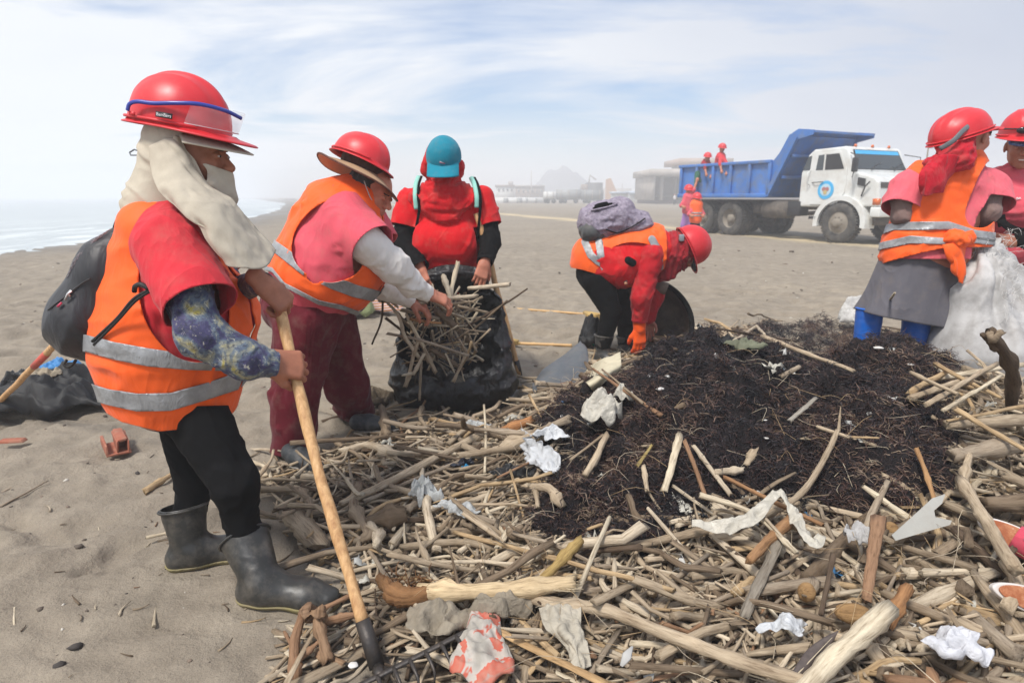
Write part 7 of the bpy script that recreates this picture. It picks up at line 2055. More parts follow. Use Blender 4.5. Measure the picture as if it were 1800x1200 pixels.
hero('branch', 'reddish branch lying behind the bone shaped root', st(565, 1095, 640, 1078, 16, 10, lift=(.03, .04), seed=177, tint=T9, sides=9), st(560, 1075, 625, 1040, 9, 7, lift=(.03, .04), seed=178, tint=T9))
hero('driftwood_block', 'square cracked wooden block in the left margin of the heap', st(515, 905, 560, 955, 46, 44, lift=(.03, .03), seed=179, tint=T1, flat=.45, sides=6, knots=0, wig=0))
hero('branch', 'twisted knotted root lying left of the grey plastic, shaped like a hook', st(630, 855, 640, 945, 15, 16, mid=[(622, 890, .04), (648, 935, .04)], lift=(.04, .03), seed=180, tint=T3, n=20, sides=10, knots=2))
hero('branch', 'thick knuckled root in the middle left of the heap', st(650, 915, 705, 905, 20, 22, lift=(.05, .06), seed=181, tint=T5, sides=10, knots=3), st(655, 925, 668, 960, 17, 15, lift=(.04, .03), seed=182, tint=T2, sides=10))
hero('branch', 'bleached curled root end beside the left foot of the seaweed', st(935, 855, 985, 885, 13, 16, mid=(965, 858, .09), lift=(.07, .06), seed=183, tint=T0, n=16, sides=10, knots=1), st(940, 855, 945, 890, 10, 9, lift=(.07, .05), seed=184, tint=T1))
hero('branch', 'pale thick curled root left of the white plastic bag', st(870, 795, 960, 765, 18, 18, mid=(910, 775, .07), lift=(.05, .07), seed=185, tint=T0, n=16, sides=10, knots=2), st(960, 768, 968, 745, 14, 10, lift=(.07, .08), seed=186, tint=T1))
hero('branch', 'orange root stub lying above the white plastic bag', st(890, 757, 932, 738, 18, 14, lift=(.04, .05), seed=187, tint=srgb(176, 126, 84), sides=10))
hero('twig', 'thin pale twig standing upright above the left part of the heap', st(852, 830, 851, 712, 5, 4, mid=(854, 770, .10), lift=(.04, .18), seed=188, tint=T6))
hero('stump', 'short upright broken stub near the black sack', st(680, 765, 672, 718, 18, 11, lift=(.01, .10), seed=189, tint=T3, sides=10))
hero('branch', 'loose forked pale branch on the sand beside the knee of the worker with the rake', st(440, 790, 500, 800, 5, 4, mid=(470, 790, .03), lift=(.01, .02), seed=190, tint=T2), st(475, 792, 500, 830, 5, 3, lift=(.02, .01), seed=191, tint=T5))
hero('branch', 'curved pale stick on the sand right behind the knee of the rake worker', st(445, 812, 478, 845, 8, 6, mid=(468, 822, .02), lift=(.01, .01), seed=192, tint=T6))
hero('branch', 'brown stub of wood on the sand behind the rake worker', st(255, 862, 305, 832, 12, 8, lift=(.012, .014), seed=193, tint=T4))
hero('branch', 'thin pale stick lying alone on the sand at the left edge', st(0, 868, 60, 838, 6, 3, lift=(.006, .006), seed=194, tint=T7), st(0, 890, 85, 845, 4, 2, lift=(.006, .006), seed=195, tint=T7))
hero('stick', 'small splinter standing in the sand at the bottom left', st(26, 1118, 27, 1068, 4, 3, lift=(.0, .02), seed=196, tint=T6))
hero('branch', 'pale twisted stick on the sand beside the left boot', st(258, 945, 300, 936, 6, 4, lift=(.006, .006), seed=197, tint=T6))
# the thick fibrous pale root with a dark curled end
ro = tag(empty('fibrous_root', S(850, 1040)), 'thick pale fibrous root with frayed end and dark knobbly tip at the bottom centre', 'root')
V, F_, g, t = px_stick(745, 1040, 1005, 1025, 30, 26, mid=(870, 1040, .08), lift=(.06, .08), seed=198, tint=srgb(206, 184, 148), sides=14, knots=2, n=26)
mesh_obj('stem', V, F_, WD, ro, attrs={'grain': g, 'tint': t})
V, F_, g, t = px_stick(760, 1042, 670, 1018, 24, 15, mid=(705, 1048, .06), lift=(.06, .06), seed=199, tint=srgb(150, 112, 76), sides=12, knots=6, n=30)
mesh_obj('curled_tip', V, F_, WD, ro, attrs={'grain': g, 'tint': t})
fr = []
for k in range(46):
 a = S(925, 1030, .085) + np.array([RNG.uniform(-.01, .01), RNG.uniform(-.012, .012), RNG.uniform(-.012, .012)]); b = S(1015 + RNG.uniform(-25, 12), 1022 + RNG.uniform(-15, 18), .08)
 P = laid(a, b, 0, 0, bend=RNG.uniform(-.05, .05), n=7); fr.append(branch(P, .0018, .0008, 4, tint=srgb(206, 190, 160), seed=k))
V, F_, g, t = joinb(fr); kind(mesh_obj('frayed_fibres', V, F_, WD, ro, attrs={'grain': g, 'tint': t}), 'stuff')
rb = []
for k in range(60):
 a = S(680 + RNG.uniform(0, 80), 1005 + RNG.uniform(0, 45), RNG.uniform(.03, .07)); d_ = RNG.normal(size=3) * .028
 rb.append(branch(spline([a, a + d_ * .6 + RNG.normal(size=3) * .008, a + d_], 6), .0022, .001, 4, tint=srgb(128, 92, 60), seed=k))
V, F_, g, t = joinb(rb); kind(mesh_obj('root_hairs', V, F_, WD, ro, attrs={'grain': g, 'tint': t}), 'stuff')

# the heap itself: random weathered pieces laid in layers
def rand_piece(rg, x, y, layer, size, sd):
 """size: about the length in metres"""
 kindp = rg.uniform()
 hgt = H1(x, y)
 ang = rg.normal(0, .75) + (0.15 if rg.uniform() < .7 else 1.4)
 L_ = size
 z0 = hgt * (.82 + .16 * layer) + rg.uniform(-.012, .012) - .004
 dx_, dy_ = math.cos(ang) * L_ / 2, math.sin(ang) * L_ / 2
 e0 = (x - dx_, y - dy_); e1 = (x + dx_, y + dy_)
 s0, s1 = H1(*e0), H1(*e1)
 tilt = rg.normal(0, .10) * L_
 a = np.array([*e0, max(.005, s0 * .6 + hgt * .4 - (hgt - z0) - tilt)]); b = np.array([*e1, max(.005, s1 * .6 + hgt * .4 - (hgt - z0) + tilt)])
 r = L_ * rg.uniform(.007, .019) + rg.uniform(.0008, .0028) + (rg.uniform(.002, .008) if rg.uniform() < .12 else 0)
 if x > .8 and y < 2: r *= 1.3
 r = min(r, .02)
 tn = np.array(TINTS[int(rg.choice(len(TINTS), p=[.17, .17, .11, .14, .07, .10, .06, .11, .05, .02]))]) * rg.uniform(.82, 1.15)
 big = L_ > .12
 n = 10 if big else 6; sd_ = 8 if big else 6
 if kindp < .48:      # gently bent stick
  P = laid(a, b, 0, 0, bend=rg.normal(0, .085), n=n, wig=.020 * L_ / .3, seed=sd)
  parts = [branch(P, r, r * rg.uniform(.5, .95), sd_, 1.0, int(rg.uniform() < .5), sd, tn)]
  if rg.uniform() < .22 and big:
   k = int(n * rg.uniform(.3, .7)); q = P[k] + (nrm(b - a) * rg.uniform(.3, .8) + np.array([rg.normal(0, .5), rg.normal(0, .5), rg.uniform(0, .5)])) * L_ * .25
   parts.append(branch(laid(P[k], q, 0, 0, n=5), r * .6, r * .3, 6, 1.0, 0, sd + 1, tn))
  nm = 'stick'
 elif kindp < .65:    # straight reed or cane
  P = laid(a, b, 0, 0, n=max(5, n // 2), wig=.002, seed=sd)
  parts = [branch(P, r * .75, r * .7, sd_, 1.0, 0, sd, tn, wob=.04)]; nm = 'cane'
 elif kindp < .81:    # flat splinter
  P = laid(a, b, 0, 0, bend=rg.normal(0, .02), n=max(5, n // 2), seed=sd)
  parts = [branch(P, r * 1.25, r * .7, 6, rg.uniform(.2, .4), 0, sd, tn)]; nm = 'splinter'
 else:                # crooked knotted root
  k = rg.normal(size=(4, 3)) * np.array([.16, .16, .05]) * L_ * .9
  P0 = np.array([a + (b - a) * f for f in (0, .33, .66, 1)]); P0[1:3] += k[1:3]
  P = spline(P0, 14 if big else 9)
  parts = [branch(P, r * 1.25, r * .7, sd_ + (2 if big else 0), 1.0, 3, sd, tn, wob=.2)]
  if big:
   q = P[3] + np.array([rg.normal(0, .3), rg.normal(0, .3), rg.uniform(-.1, .3)]) * L_ * .5
   parts.append(branch(laid(P[3], q, 0, 0, n=5, wig=.006, seed=sd), r * 1.1, r * .5, 8, 1.0, 1, sd + 2, tn))
  nm = 'root'
 return nm, parts, ang, L_, tn
rg = np.random.default_rng(11)
WX = np.array(WOOD); lo_w, hi_w = WX.min(0), WX.max(0)
RK0, RK1 = S(668, 1186, .05)[:2], S(832, 1103, .08)[:2]
def sample_wood(rg, weedless=True):
 while True:
  # denser near us, where single pieces can be made out
  y = .95 + (hi_w[1] - .95) * rg.uniform() ** 1.5; x = rg.uniform(lo_w[0], hi_w[0])
  if not inpoly(np.array([x]), np.array([y]), WOOD)[0]: continue
  if rg.uniform() > np.clip(.34 + (x + .35) * 1.5 + (.3 if y > 2.2 else 0), .30, 1): continue
  tq = np.clip(((x - RK0[0]) * (RK1[0] - RK0[0]) + (y - RK0[1]) * (RK1[1] - RK0[1])) / ((RK1 - RK0) @ (RK1 - RK0)), 0, 1)
  if math.hypot(*(np.array([x, y]) - RK0 - tq * (RK1 - RK0))) < .10 and rg.uniform() < .85: continue
  if weedless and inpoly(np.array([x]), np.array([y]), WEED)[0] and rg.uniform() < .985: continue
  return x, y
NOBJ = 215
zones = [((-9, .35), (0, 9), 'left part of the heap beside the rake'), ((.35, 1.0), (0, 9), 'middle front of the heap below the seaweed'), ((1.0, 9), (0, 9), 'right front of the heap')]
def zone_of(x, y):
 if y > 3.2 and x > 1.9: return 'heap behind the seaweed near the white sack'
 if y > 3.2: return 'sparse debris between the black sack and the stooping worker'
 if x < -.15: return 'left fringe of the heap beside the rake handle'
 if x < .45: return 'left middle of the heap before the black sack'
 if x < 1.0: return 'front of the heap just below the seaweed'
 return 'right front of the heap below the grey plastic shard'
toned = {0: 'tan', 1: 'light brown', 2: 'bleached', 3: 'brown', 4: 'yellow brown'}
def tone_word(t):
 l = float(np.mean(t)); r_ = t[0] / (t[2] + 1e-6)
 a_ = 'dark' if l < .16 else ('mid toned' if l < .29 else 'pale'); b_ = 'reddish' if r_ > 2.6 else ('greyish' if r_ < 1.75 else 'tan')
 return a_ + ' ' + b_
LM = [(n_, *S(a_, b_)[:2]) for n_, a_, b_ in (('rake head', 740, 1150), ('fibrous root', 850, 1040), ('bone shaped root', 560, 1130), ('white plastic bag', 945, 800), ('cream plastic bag', 1066, 735), ('square wooden block', 540, 930),
   ('dusty sack', 770, 1090), ('printed sack', 850, 1150), ('smooth log end', 1490, 1130), ('standing brown plank', 1533, 990), ('grey plastic shard', 1640, 910), ('root stump', 1770, 650), ('shoe', 1775, 930), ('crumpled white paper', 1680, 1140),
   ('pale plastic strip', 1330, 930), ('curved grey sheet', 985, 655), ('black sack', 800, 700), ('black rubber piece', 590, 975), ('hooked root', 635, 900), ('leaning grey lath', 1340, 1010), ('folded woven sack', 1000, 1110), ('dark feather', 1440, 1150), ('maroon trousers', 620, 780), ('clear plastic film', 790, 895), ('thick broken log', 1730, 790))]
cnt = 0
for k in range(NOBJ):
 x, y = sample_wood(rg)
 size = rg.uniform(.2, .75) if y < 3 else rg.uniform(.2, .7)
 nm, parts, ang, L_, tn = rand_piece(rg, x, y, 1.0 + rg.uniform(0, .12), size, 1000 + k * 3)
 c = tone_word(tn); ln = 'long' if L_ > .45 else ('short' if L_ < .27 else 'medium')
 a2 = (ang % np.pi)
 dr = 'lying sideways' if (a2 < .35 or a2 > 2.8) else ('slanting right' if a2 < 1.2 else ('pointing away' if a2 < 1.95 else 'slanting left'))
 dd2 = sorted((math.hypot(x - lx, y - ly), nm2) for nm2, lx, ly in LM)
 lmn = dd2[0][1]; lx, ly = [(a_, b_) for n2, a_, b_ in LM if n2 == lmn][0]
 rel = ('just ' if dd2[0][0] < .16 else ('' if dd2[0][0] < .38 else 'well ')) + (('left of' if x < lx else 'right of') if abs(x - lx) > abs(y - ly) else ('behind' if y > ly else 'before'))
 lab_ = '%s %s %s %s, %s the %s' % (ln, c, nm, dr, rel, lmn)
 wood_obj(nm, parts, lab_, 'driftwood', 'weathered driftwood pieces lying loose in the heap')
parts = []
def area_scale(y): return np.clip(y / 1.8, .8, 1.6)
for k in range(8200):
 x, y = sample_wood(rg)
 size = float(np.clip(rg.gamma(2.3, .095) + .05, .05, .7))
 if y < 1.7: size *= .8
 nm, p_, *_r = rand_piece(rg, x, y, rg.uniform(.2, 1.0), size, 5000 + k)
 parts += p_
V, F_, g, t = joinb(parts)
kind(mesh_obj('driftwood_litter', V, F_, WD, attrs={'grain': g, 'tint': t}, base=(0, 0, 0)), 'stuff')
# loose chips on the trodden sand around the heap
parts = []
for k in range(520):
 x = rg.normal(.1, .95); y = 1.3 + abs(rg.normal(0, 1.7))
 if inpoly(np.array([x]), np.array([y]), WOOD)[0] and rg.uniform() < .7: continue
 size = float(np.clip(rg.gamma(1.5, .02) + .008, .008, .12)); a_ = rg.uniform(0, np.pi)
 p = np.array([x, y, .004 + float(sand_z(np.array([x]), np.array([y]))[0])]); d_ = np.array([math.cos(a_), math.sin(a_), 0]) * size / 2
 parts.append(branch(laid(p - d_, p + d_, 0, 0, bend=rg.normal(0, .08), n=4), size * .045 + .0012, .0012, 5, 1, 0, k, np.array(TINTS[rg.integers(10)]) * .9))
V, F_, g, t = joinb(parts); kind(mesh_obj('wood_chips', V, F_, WD, attrs={'grain': g, 'tint': t}, base=(0, 0, 0)), 'stuff')
# pebbles, shells and crumbs on the beach
ico = [(0,0,1),(.9,0,.45),(.28,.85,.45),(-.72,.53,.45),(-.72,-.53,.45),(.28,-.85,.45),(.72,.53,-.45),(-.28,.85,-.45),(-.9,0,-.45),(-.28,-.85,-.45),(.72,-.53,-.45),(0,0,-1)]
icf = np.array([[0,1,2],[0,2,3],[0,3,4],[0,4,5],[0,5,1],[1,6,2],[2,7,3],[3,8,4],[4,9,5],[5,10,1],[2,6,7],[3,7,8],[4,8,9],[5,9,10],[1,10,6],[11,7,6],[11,8,7],[11,9,8],[11,10,9],[11,6,10]])
Vs, Fs, Ts, n = [], [], [], 0
for k in range(1300):
 y = 1.1 + 14 * rg.uniform() ** 2.6; x = rg.uniform(-1.1, 1.15) * (y + .5)
 s_ = rg.gamma(1.6, .0022) * (1 + y * .22) + .001
 z = float(sand_z(np.array([x]), np.array([y]))[0])
 q = np.array(ico) * (1 + .25 * rg.standard_normal((12, 1))) * s_ * np.array([1.2, .9, .55]); a_ = rg.uniform(0, 6.3); ca, sa = math.cos(a_), math.sin(a_)
 q = q @ np.array([[ca, sa, 0], [-sa, ca, 0], [0, 0, 1]]) + [x, y, z + s_ * .1]
 col = [srgb(90, 80, 70), srgb(60, 54, 50), srgb(190, 184, 172), srgb(120, 104, 90), srgb(226, 222, 214)][rg.choice(5, p=[.40, .10, .18, .27, .05])]
 Vs.append(q); Fs.append(icf + n); Ts.append(np.tile(col, (12, 1))); n += 12
m = Mat('pebble'); m.set(base=m.attr('tint'), rough=.85)
kind(mesh_obj('pebbles', np.concatenate(Vs), np.concatenate(Fs), m.m, attrs={'tint': np.concatenate(Ts)}, base=(0, 0, 0)), 'stuff')

# ------------------------------------------------------------------ seaweed: matted mound + curly fronds
gx, gy = np.meshgrid(np.linspace(-.3, 2.9, 460), np.linspace(1.5, 3.95, 360), indexing='ij')
x_, y_ = gx.ravel(), gy.ravel()
pdist = polydist(x_, y_, WEED)
hh = heap_z(x_, y_)
wo, f_ = weed_off(x_, y_)
z_ = hh + wo + .012 * fbm(np.stack([x_, y_, 0 * x_], 1) * 45, 2, 9) * (f_ > 0)
V = np.stack([x_, y_, z_], 1)
i = np.arange(459)[:, None] * 360; j = np.arange(359)[None]
F_ = np.stack([i + j, i + 360 + j, i + 361 + j, i + j + 1], -1).reshape(-1, 4)
F_ = F_[(f_[F_] > -.9).any(1)]
m = Mat('seaweed_mat'); v = m.coords()
m.set(base=m.ramp(m.noise(v, 46, 6, .8), [(0.38, (.005, .005, .006)), (0.54, (.020, .014, .015)), (0.68, (.07, .042, .034))]), rough=.75, spec=.3); m.bump(m.noise(v, 110, 6, .8), 1.0, .012)
weed_base = mesh_obj('seaweed_mound', V, F_, m.m, base=(0, 0, 0)); kind(weed_base, 'stuff')
NT = 6800; KP = 4
rg = np.random.default_rng(5)
pts = []
poly = np.array(WEED); lo_, hi_ = poly.min(0) - .05, poly.max(0) + .05
c_x = rg.uniform(lo_[0], hi_[0], 40000); c_y = rg.uniform(lo_[1], hi_[1], 40000)
pd = polydist(c_x, c_y, WEED) + .05 * fbm(np.stack([c_x * 7, c_y * 7, 0 * c_x], 1), 3, 3)
w_near = np.clip(2.6 / c_y, .3, 1.6)
ok = (pd < .015) & (rg.uniform(size=len(pd)) < w_near * .75)
c_x, c_y = c_x[ok][:NT], c_y[ok][:NT]; NT = len(c_x)
tz = rg.uniform(.012, .055, NT); tsz = rg.uniform(.010, .030, NT); thue = rg.normal(0, .5, NT); rep_ = rg.integers(7, 14, NT); tid = np.repeat(np.arange(NT), rep_); NS = len(tid)
c_x = c_x[tid] + rg.normal(0, 1, NS) * tsz[tid] * .6; c_y = c_y[tid] + rg.normal(0, 1, NS) * tsz[tid] * .6
Pn = np.stack([c_x, c_y, 0 * c_x], 1)
cz = heap_z(c_x, c_y) + np.maximum(-.01, weed_off(c_x, c_y)[0] - .006)
base_p = np.stack([c_x, c_y, cz + (tz - .02)[tid] * rg.uniform(0, 1, NS)], 1)
clump = np.stack([vnoise(Pn * 13, 71), vnoise(Pn * 13, 72), vnoise(Pn * 13, 73)], 1)
d0 = rg.standard_normal((NS, 3)) + clump * .8; d0[:, 2] = np.abs(d0[:, 2]) * .75 + .1
d0 /= np.linalg.norm(d0, axis=1, keepdims=True)
Lg = rg.gamma(3, .010, NS) + .014
ax_ = rg.standard_normal((NS, 3)); ax_ -= (ax_ * d0).sum(1, keepdims=True) * d0; ax_ /= np.linalg.norm(ax_, axis=1, keepdims=True)
bx_ = np.cross(d0, ax_)
ph_ = rg.uniform(0, 6.3, NS); fr_ = rg.uniform(2.5, 8, NS); am = rg.uniform(.12, .38, NS) * Lg
tt = np.linspace(0, 1, KP)
path = base_p[:, None] + d0[:, None] * (tt[None, :, None] * Lg[:, None, None]) \
  + ax_[:, None] * (am[:, None] * np.sin(fr_[:, None] * tt[None] + ph_[:, None]) * tt[None])[:, :, None] + bx_[:, None] * (am[:, None] * np.cos(fr_[:, None] * tt[None] + ph_[:, None]) * tt[None])[:, :, None]
path[:, :, 2] -= (Lg * .35)[:, None] * tt[None] ** 2
tan = np.gradient(path, axis=1); tan /= np.linalg.norm(tan, axis=2, keepdims=True) + 1e-9
uu = np.cross(tan, np.array([.3, .2, .93])); uu /= np.linalg.norm(uu, axis=2, keepdims=True) + 1e-9
vv = np.cross(tan, uu)
rad = (rg.uniform(.0011, .0030, NS)[:, None] * np.linspace(1, .35, KP)[None])
ring = []
for a_ in (0, 2.094, 4.189): ring.append(path + rad[:, :, None] * (math.cos(a_) * uu + math.sin(a_) * vv))
V = np.stack(ring, 2).reshape(-1, 3)                # NS,KP,3
st_i = (np.arange(NS) * KP * 3)[:, None, None] + (np.arange(KP - 1) * 3)[None, :, None] + np.arange(3)[None, None]
j2 = (np.arange(3) + 1) % 3
st_j = (np.arange(NS) * KP * 3)[:, None, None] + (np.arange(KP - 1) * 3)[None, :, None] + j2[None, None]
F_ = np.stack([st_i, st_j, st_j + 3, st_i + 3], -1).reshape(-1, 4)
hue = .9 * vnoise(Pn * 4, 90) + thue[tid] + rg.normal(0, .4, NS)
cols_ = np.array([(.006, .006, .009), (.016, .012, .015), (.046, .025, .024), (.13, .070, .050), (.26, .19, .13)])
ci = np.clip(np.interp(hue, [-1.2, -.3, .3, .9, 1.5], [0, 1, 2, 3, 4]), 0, 4)
c0 = np.floor(ci).astype(int); c1 = np.minimum(c0 + 1, 4); cc_ = cols_[c0] + (cols_[c1] - cols_[c0]) * (ci - c0)[:, None]
tn = np.repeat(cc_, KP * 3, axis=0)
m = Mat('seaweed_frond'); m.set(base=m.attr('tint'), rough=.38, spec=.5)
kind(mesh_obj('seaweed_fronds', V, F_, m.m, attrs={'tint': tn}, base=(0, 0, 0)), 'stuff')
# scattered fibres: long thin pale stems mixed into the weed and wood
parts = []
for k in range(420):
 while True:
  x, y = rg.uniform(-.2, 2.6), rg.uniform(1.1, 3.6)
  if inpoly(np.array([x]), np.array([y]), WOOD)[0]: break
 z = H1(x, y) + .05; a_ = rg.uniform(0, 6.3); L_ = rg.uniform(.04, .20)
 d_ = np.array([math.cos(a_), math.sin(a_), rg.uniform(-.1, .4)]) * L_; e_ = rg.normal(size=3) * L_ * .2; e_[2] = abs(e_[2])
 p = np.array([x, y, z]); parts.append(branch(spline([p, p + d_ * .5 + e_, p + d_], 7), .0011, .0006, 4, 1, 0, k, np.array([T6, T2, T4][k % 3]), wob=0))
V, F_, g, t = joinb(parts); kind(mesh_obj('loose_fibres', V, F_, WD, attrs={'grain': g, 'tint': t}, base=(0, 0, 0)), 'stuff')
# ------------------------------------------------------------------ sacks, plastic, tools and finds
BAGP = Mat('black_sack_plastic'); v_ = BAGP.coords()
BAGP.set(base=(.0075, .0075, .008), rough=.20, spec=.6)
b_ = BAGP.bump(BAGP.noise(BAGP.mapped(v_, (1, 1, .35)), 13, 5, .6, 1.4), .8, .05); BAGP.bump(BAGP.noise(v_, 60, 4, .6, .8), .35, .008, b_); BAGP = BAGP.m
def shell(cen, ring_fn, nphi, ns, disp=None, closed=True):
 """rings around a centre: ring_fn(s, phi) -> point"""
 ph = np.arange(nphi) / nphi * 2 * np.pi; s_ = np.linspace(0, 1, ns)
 V = np.array([[ring_fn(s, p) for p in ph] for s in s_]).reshape(-1, 3)
 i = np.arange(ns - 1)[:, None] * nphi; j = np.arange(nphi)[None]; j2 = (j + 1) % nphi
 F_ = np.stack([i + j, i + j2, i + nphi + j2, i + nphi + j], -1).reshape(-1, 4)
 return V, F_
def black_sack():
 o = tag(empty('sack', J(797, 690, 3.75) * [1, 1, 0]), 'large black plastic sack held open and overflowing with sticks', 'sack')
 cx, cy = J(797, 640, 3.75)[0], 3.75
 keys = np.array([0, 40, 80, 120, 150, 180, 215, 250, 280, 315, 345, 360]); zt = np.array([.64, .80, .76, .76, .64, .46, .30, .22, .20, .27, .48, .64])
 def ringf(s, p):
  d = math.degrees(p) % 360; top = np.interp(d, keys, zt)
  # bottom closes, then belly, then the lip
  if s < .18: z = .0 + .02 * s / .18; k = .35 + .60 * (s / .18) ** .6
  else:
   q = (s - .18) / .82; z = .02 + (top - .02) * q
   k = .95 + .09 * math.sin(min(1, z / .26) * math.pi) if z < .26 else .95 - .38 * ((z - .26) / .55)
  rx, ry = .375 * k, .27 * k
  x = cx + rx * math.cos(p) + .03 * (z > .3) * 0; y = cy + ry * math.sin(p) + .10 * max(0, z - .2)
  return np.array([x, y, z])
 V, F_ = shell(None, ringf, 150, 80)
 rel = V - np.array([cx, cy, 0]); a = np.arctan2(rel[:, 1], rel[:, 0])
 q = np.stack([np.cos(a) * 4.2 + V[:, 2] * 1.2, np.sin(a) * 4.2, V[:, 2] * 2.2], 1)
 q2 = np.stack([np.cos(a) * 2 + V[:, 2] * 4, np.sin(a) * 2, V[:, 2] * 7 - rel[:, 0] * 4], 1)
 n = (1 - 2 * np.abs(fbm(q, 3, 8))) * .026 * np.clip((V[:, 2] - .15) / .3, .15, 1) + (1 - 2 * np.abs(fbm(q2, 3, 18))) * .020
 dr = np.stack([np.cos(a), np.sin(a), 0 * a], 1); V = V + dr * n[:, None] * np.clip(V[:, 2] * 12, 0, 1)[:, None]
 body_ = mesh_obj('sack_body', V, F_, BAGP, o); solid(body_, .003, 0)
 # gathered plastic at the worker's hands and a rolled rim across the back
 top_l, top_r = J(742, 478, 3.86), J(850, 472, 3.86)
 rows_ = [[top_l, J(775, 466, 3.90), J(820, 466, 3.90), top_r], [J(740, 492, 3.84), J(775, 485, 3.86), J(820, 485, 3.86), J(856, 492, 3.84)], [J(736, 520, 3.86), J(775, 520, 3.95), J(820, 520, 3.95), J(862, 520, 3.84)]]
 V, F_ = patch(rows_, 50, 24, lambda V: .010 * (1 - 2 * np.abs(vnoise(V * np.array([6, 6, 40]), 4)))); solid(mesh_obj('sack_rim', V, F_, BAGP, body_), .003, 0)
black_sack()
def yst(x0, y0, Y0, x1, y1, Y1, w0, w1=None, mid=None, seed=0, tint=None, flat=1.0, knots=1, n=12):
 a, b = J(x0, y0, Y0), J(x1, y1, Y1)
 P = spline(np.array([a] + [J(*m_) for m_ in (mid if isinstance(mid[0], tuple) else [mid])] + [b]), n) if mid else laid(a, b, 0, 0, n=n, wig=.004, seed=seed)
 return branch(P, .5 * w0 * depth(a) / FPX, .5 * (w1 or w0) * depth(b) / FPX, 8, flat, knots, seed, tint)
def sstick(label, *parts, group='sticks in the black sack', name='stick'):
 return wood_obj(name, list(parts), label, 'driftwood', group)
D_, M_, L_w = T5, T1, T6
sstick('thick dark brown stick slanting down into the mouth of the black sack', yst(767, 545, 3.45, 834, 608, 3.62, 12, 11, seed=301, tint=D_))
sstick('pale split stick standing out at the top of the black sack', yst(804, 462, 3.66, 787, 546, 3.48, 7, 9, seed=302, tint=L_w))
sstick('short pale stick bound with fibre at the top of the black sack', yst(781, 486, 3.50, 792, 524, 3.44, 9, 8, seed=303, tint=L_w))
sstick('pale stick lying level under the fingers of the worker in the hat', yst(767, 526, 3.40, 838, 520, 3.46, 6, 7, seed=304, tint=T2), yst(775, 536, 3.42, 828, 530, 3.48, 4, 4, seed=305, tint=T0))
sstick('pale thick stick end poking out right of the black sack', yst(825, 507, 3.62, 893, 500, 3.58, 7, 8, seed=306, tint=T2, knots=0))
sstick('long thin dark stick pointing out to the upper right of the black sack', yst(818, 576, 3.60, 928, 508, 3.50, 5, 3, seed=307, tint=T8))
sstick('thin brown stick just below the long dark one at the sack', yst(820, 590, 3.6, 892, 528, 3.5, 4, 3, seed=308, tint=D_))
sstick('brown stick pointing right across the inside of the black sack', yst(805, 538, 3.5, 856, 549, 3.62, 6, 5, seed=309, tint=M_))
sstick('long curved pale stick arching over the left lip of the black sack', yst(670, 520, 3.40, 736, 628, 3.42, 5, 7, mid=((700, 555, 3.38), (711, 590, 3.38)), seed=310, tint=T2, n=20))
sstick('pale stick slanting down left of the middle of the sack mouth', yst(713, 553, 3.42, 744, 608, 3.40, 6, 6, seed=311, tint=L_w), yst(744, 608, 3.40, 764, 652, 3.42, 6, 8, seed=312, tint=M_))
sstick('grey stick running level across the lower sack mouth', yst(681, 586, 3.42, 823, 625, 3.42, 5, 5, mid=(740, 598, 3.38), seed=313, tint=T7, n=16))
sstick('pale stick hanging down over the left front of the sack', yst(735, 595, 3.40, 713, 678, 3.40, 6, 7, seed=314, tint=T0))
sstick('bent pale twig hooked over the front of the sack', yst(745, 622, 3.40, 727, 656, 3.38, 6, 6, seed=315, tint=L_w), yst(727, 656, 3.38, 707, 659, 3.38, 6, 3, seed=316, tint=L_w))
sstick('straight twig hanging lowest over the front of the sack', yst(741, 636, 3.40, 738, 703, 3.39, 5, 4, seed=317, tint=T1))
sstick('short pale stick hanging right over the front lip of the sack', yst(821, 622, 3.42, 797, 670, 3.42, 5, 5, seed=318, tint=T0))
sstick('split orange stick stub below the arm of the worker in the hat', yst(722, 561, 3.40, 774, 568, 3.42, 8, 7, seed=319, tint=srgb(180, 134, 90), flat=.6))
sstick('dark stick slanting right in the lower sack mouth', yst(755, 612, 3.45, 812, 648, 3.46, 8, 7, seed=320, tint=D_))
sstick('small pale twig in the lower sack mouth', yst(783, 622, 3.44, 800, 655, 3.43, 4, 3, seed=321, tint=L_w))
sstick('long thin stick hanging from the bundle left of the sack', yst(672, 500, 3.42, 654, 604, 3.36, 4, 3, mid=(671, 560, 3.38), seed=322, tint=T8), group='sticks carried by the worker in the hat')
for k_, a_ in enumerate([(640, 487, 3.42, 768, 528, 3.42, 8), (655, 500, 3.36, 750, 530, 3.40, 9), (660, 515, 3.40, 735, 545, 3.44, 8), (650, 482, 3.44, 690, 520, 3.36, 7), (668, 528, 3.42, 745, 532, 3.40, 9), (690, 540, 3.40, 720, 575, 3.42, 6), (705, 545, 3.44, 770, 560, 3.46, 7), (655, 490, 3.40, 720, 500, 3.48, 6), (680, 560, 3.42, 720, 590, 3.42, 5), (664, 510, 3.36, 700, 540, 3.34, 6)]):
 sstick(['topmost brown stick of the bundle under the white sleeve', 'thick brown stick in the middle of the bundle under the white sleeve', 'brown stick lower in the bundle under the white sleeve', 'short steep stick at the left end of the carried bundle', 'pale level stick at the underside of the carried bundle', 'small stick slanting down from the carried bundle', 'brown stick of the bundle entering the sack mouth', 'thin stick behind the top of the carried bundle', 'thin twig below the carried bundle left of the sack', 'short front stick at the left end of the carried bundle'][k_],
     yst(a_[0], a_[1], a_[2], a_[3], a_[4], a_[5], a_[6], a_[6] * .8, seed=330 + k_, tint=[D_, M_, T3, T8, T0][k_ % 5]), group='sticks carried by the worker in the hat')
rg = np.random.default_rng(77); parts = []
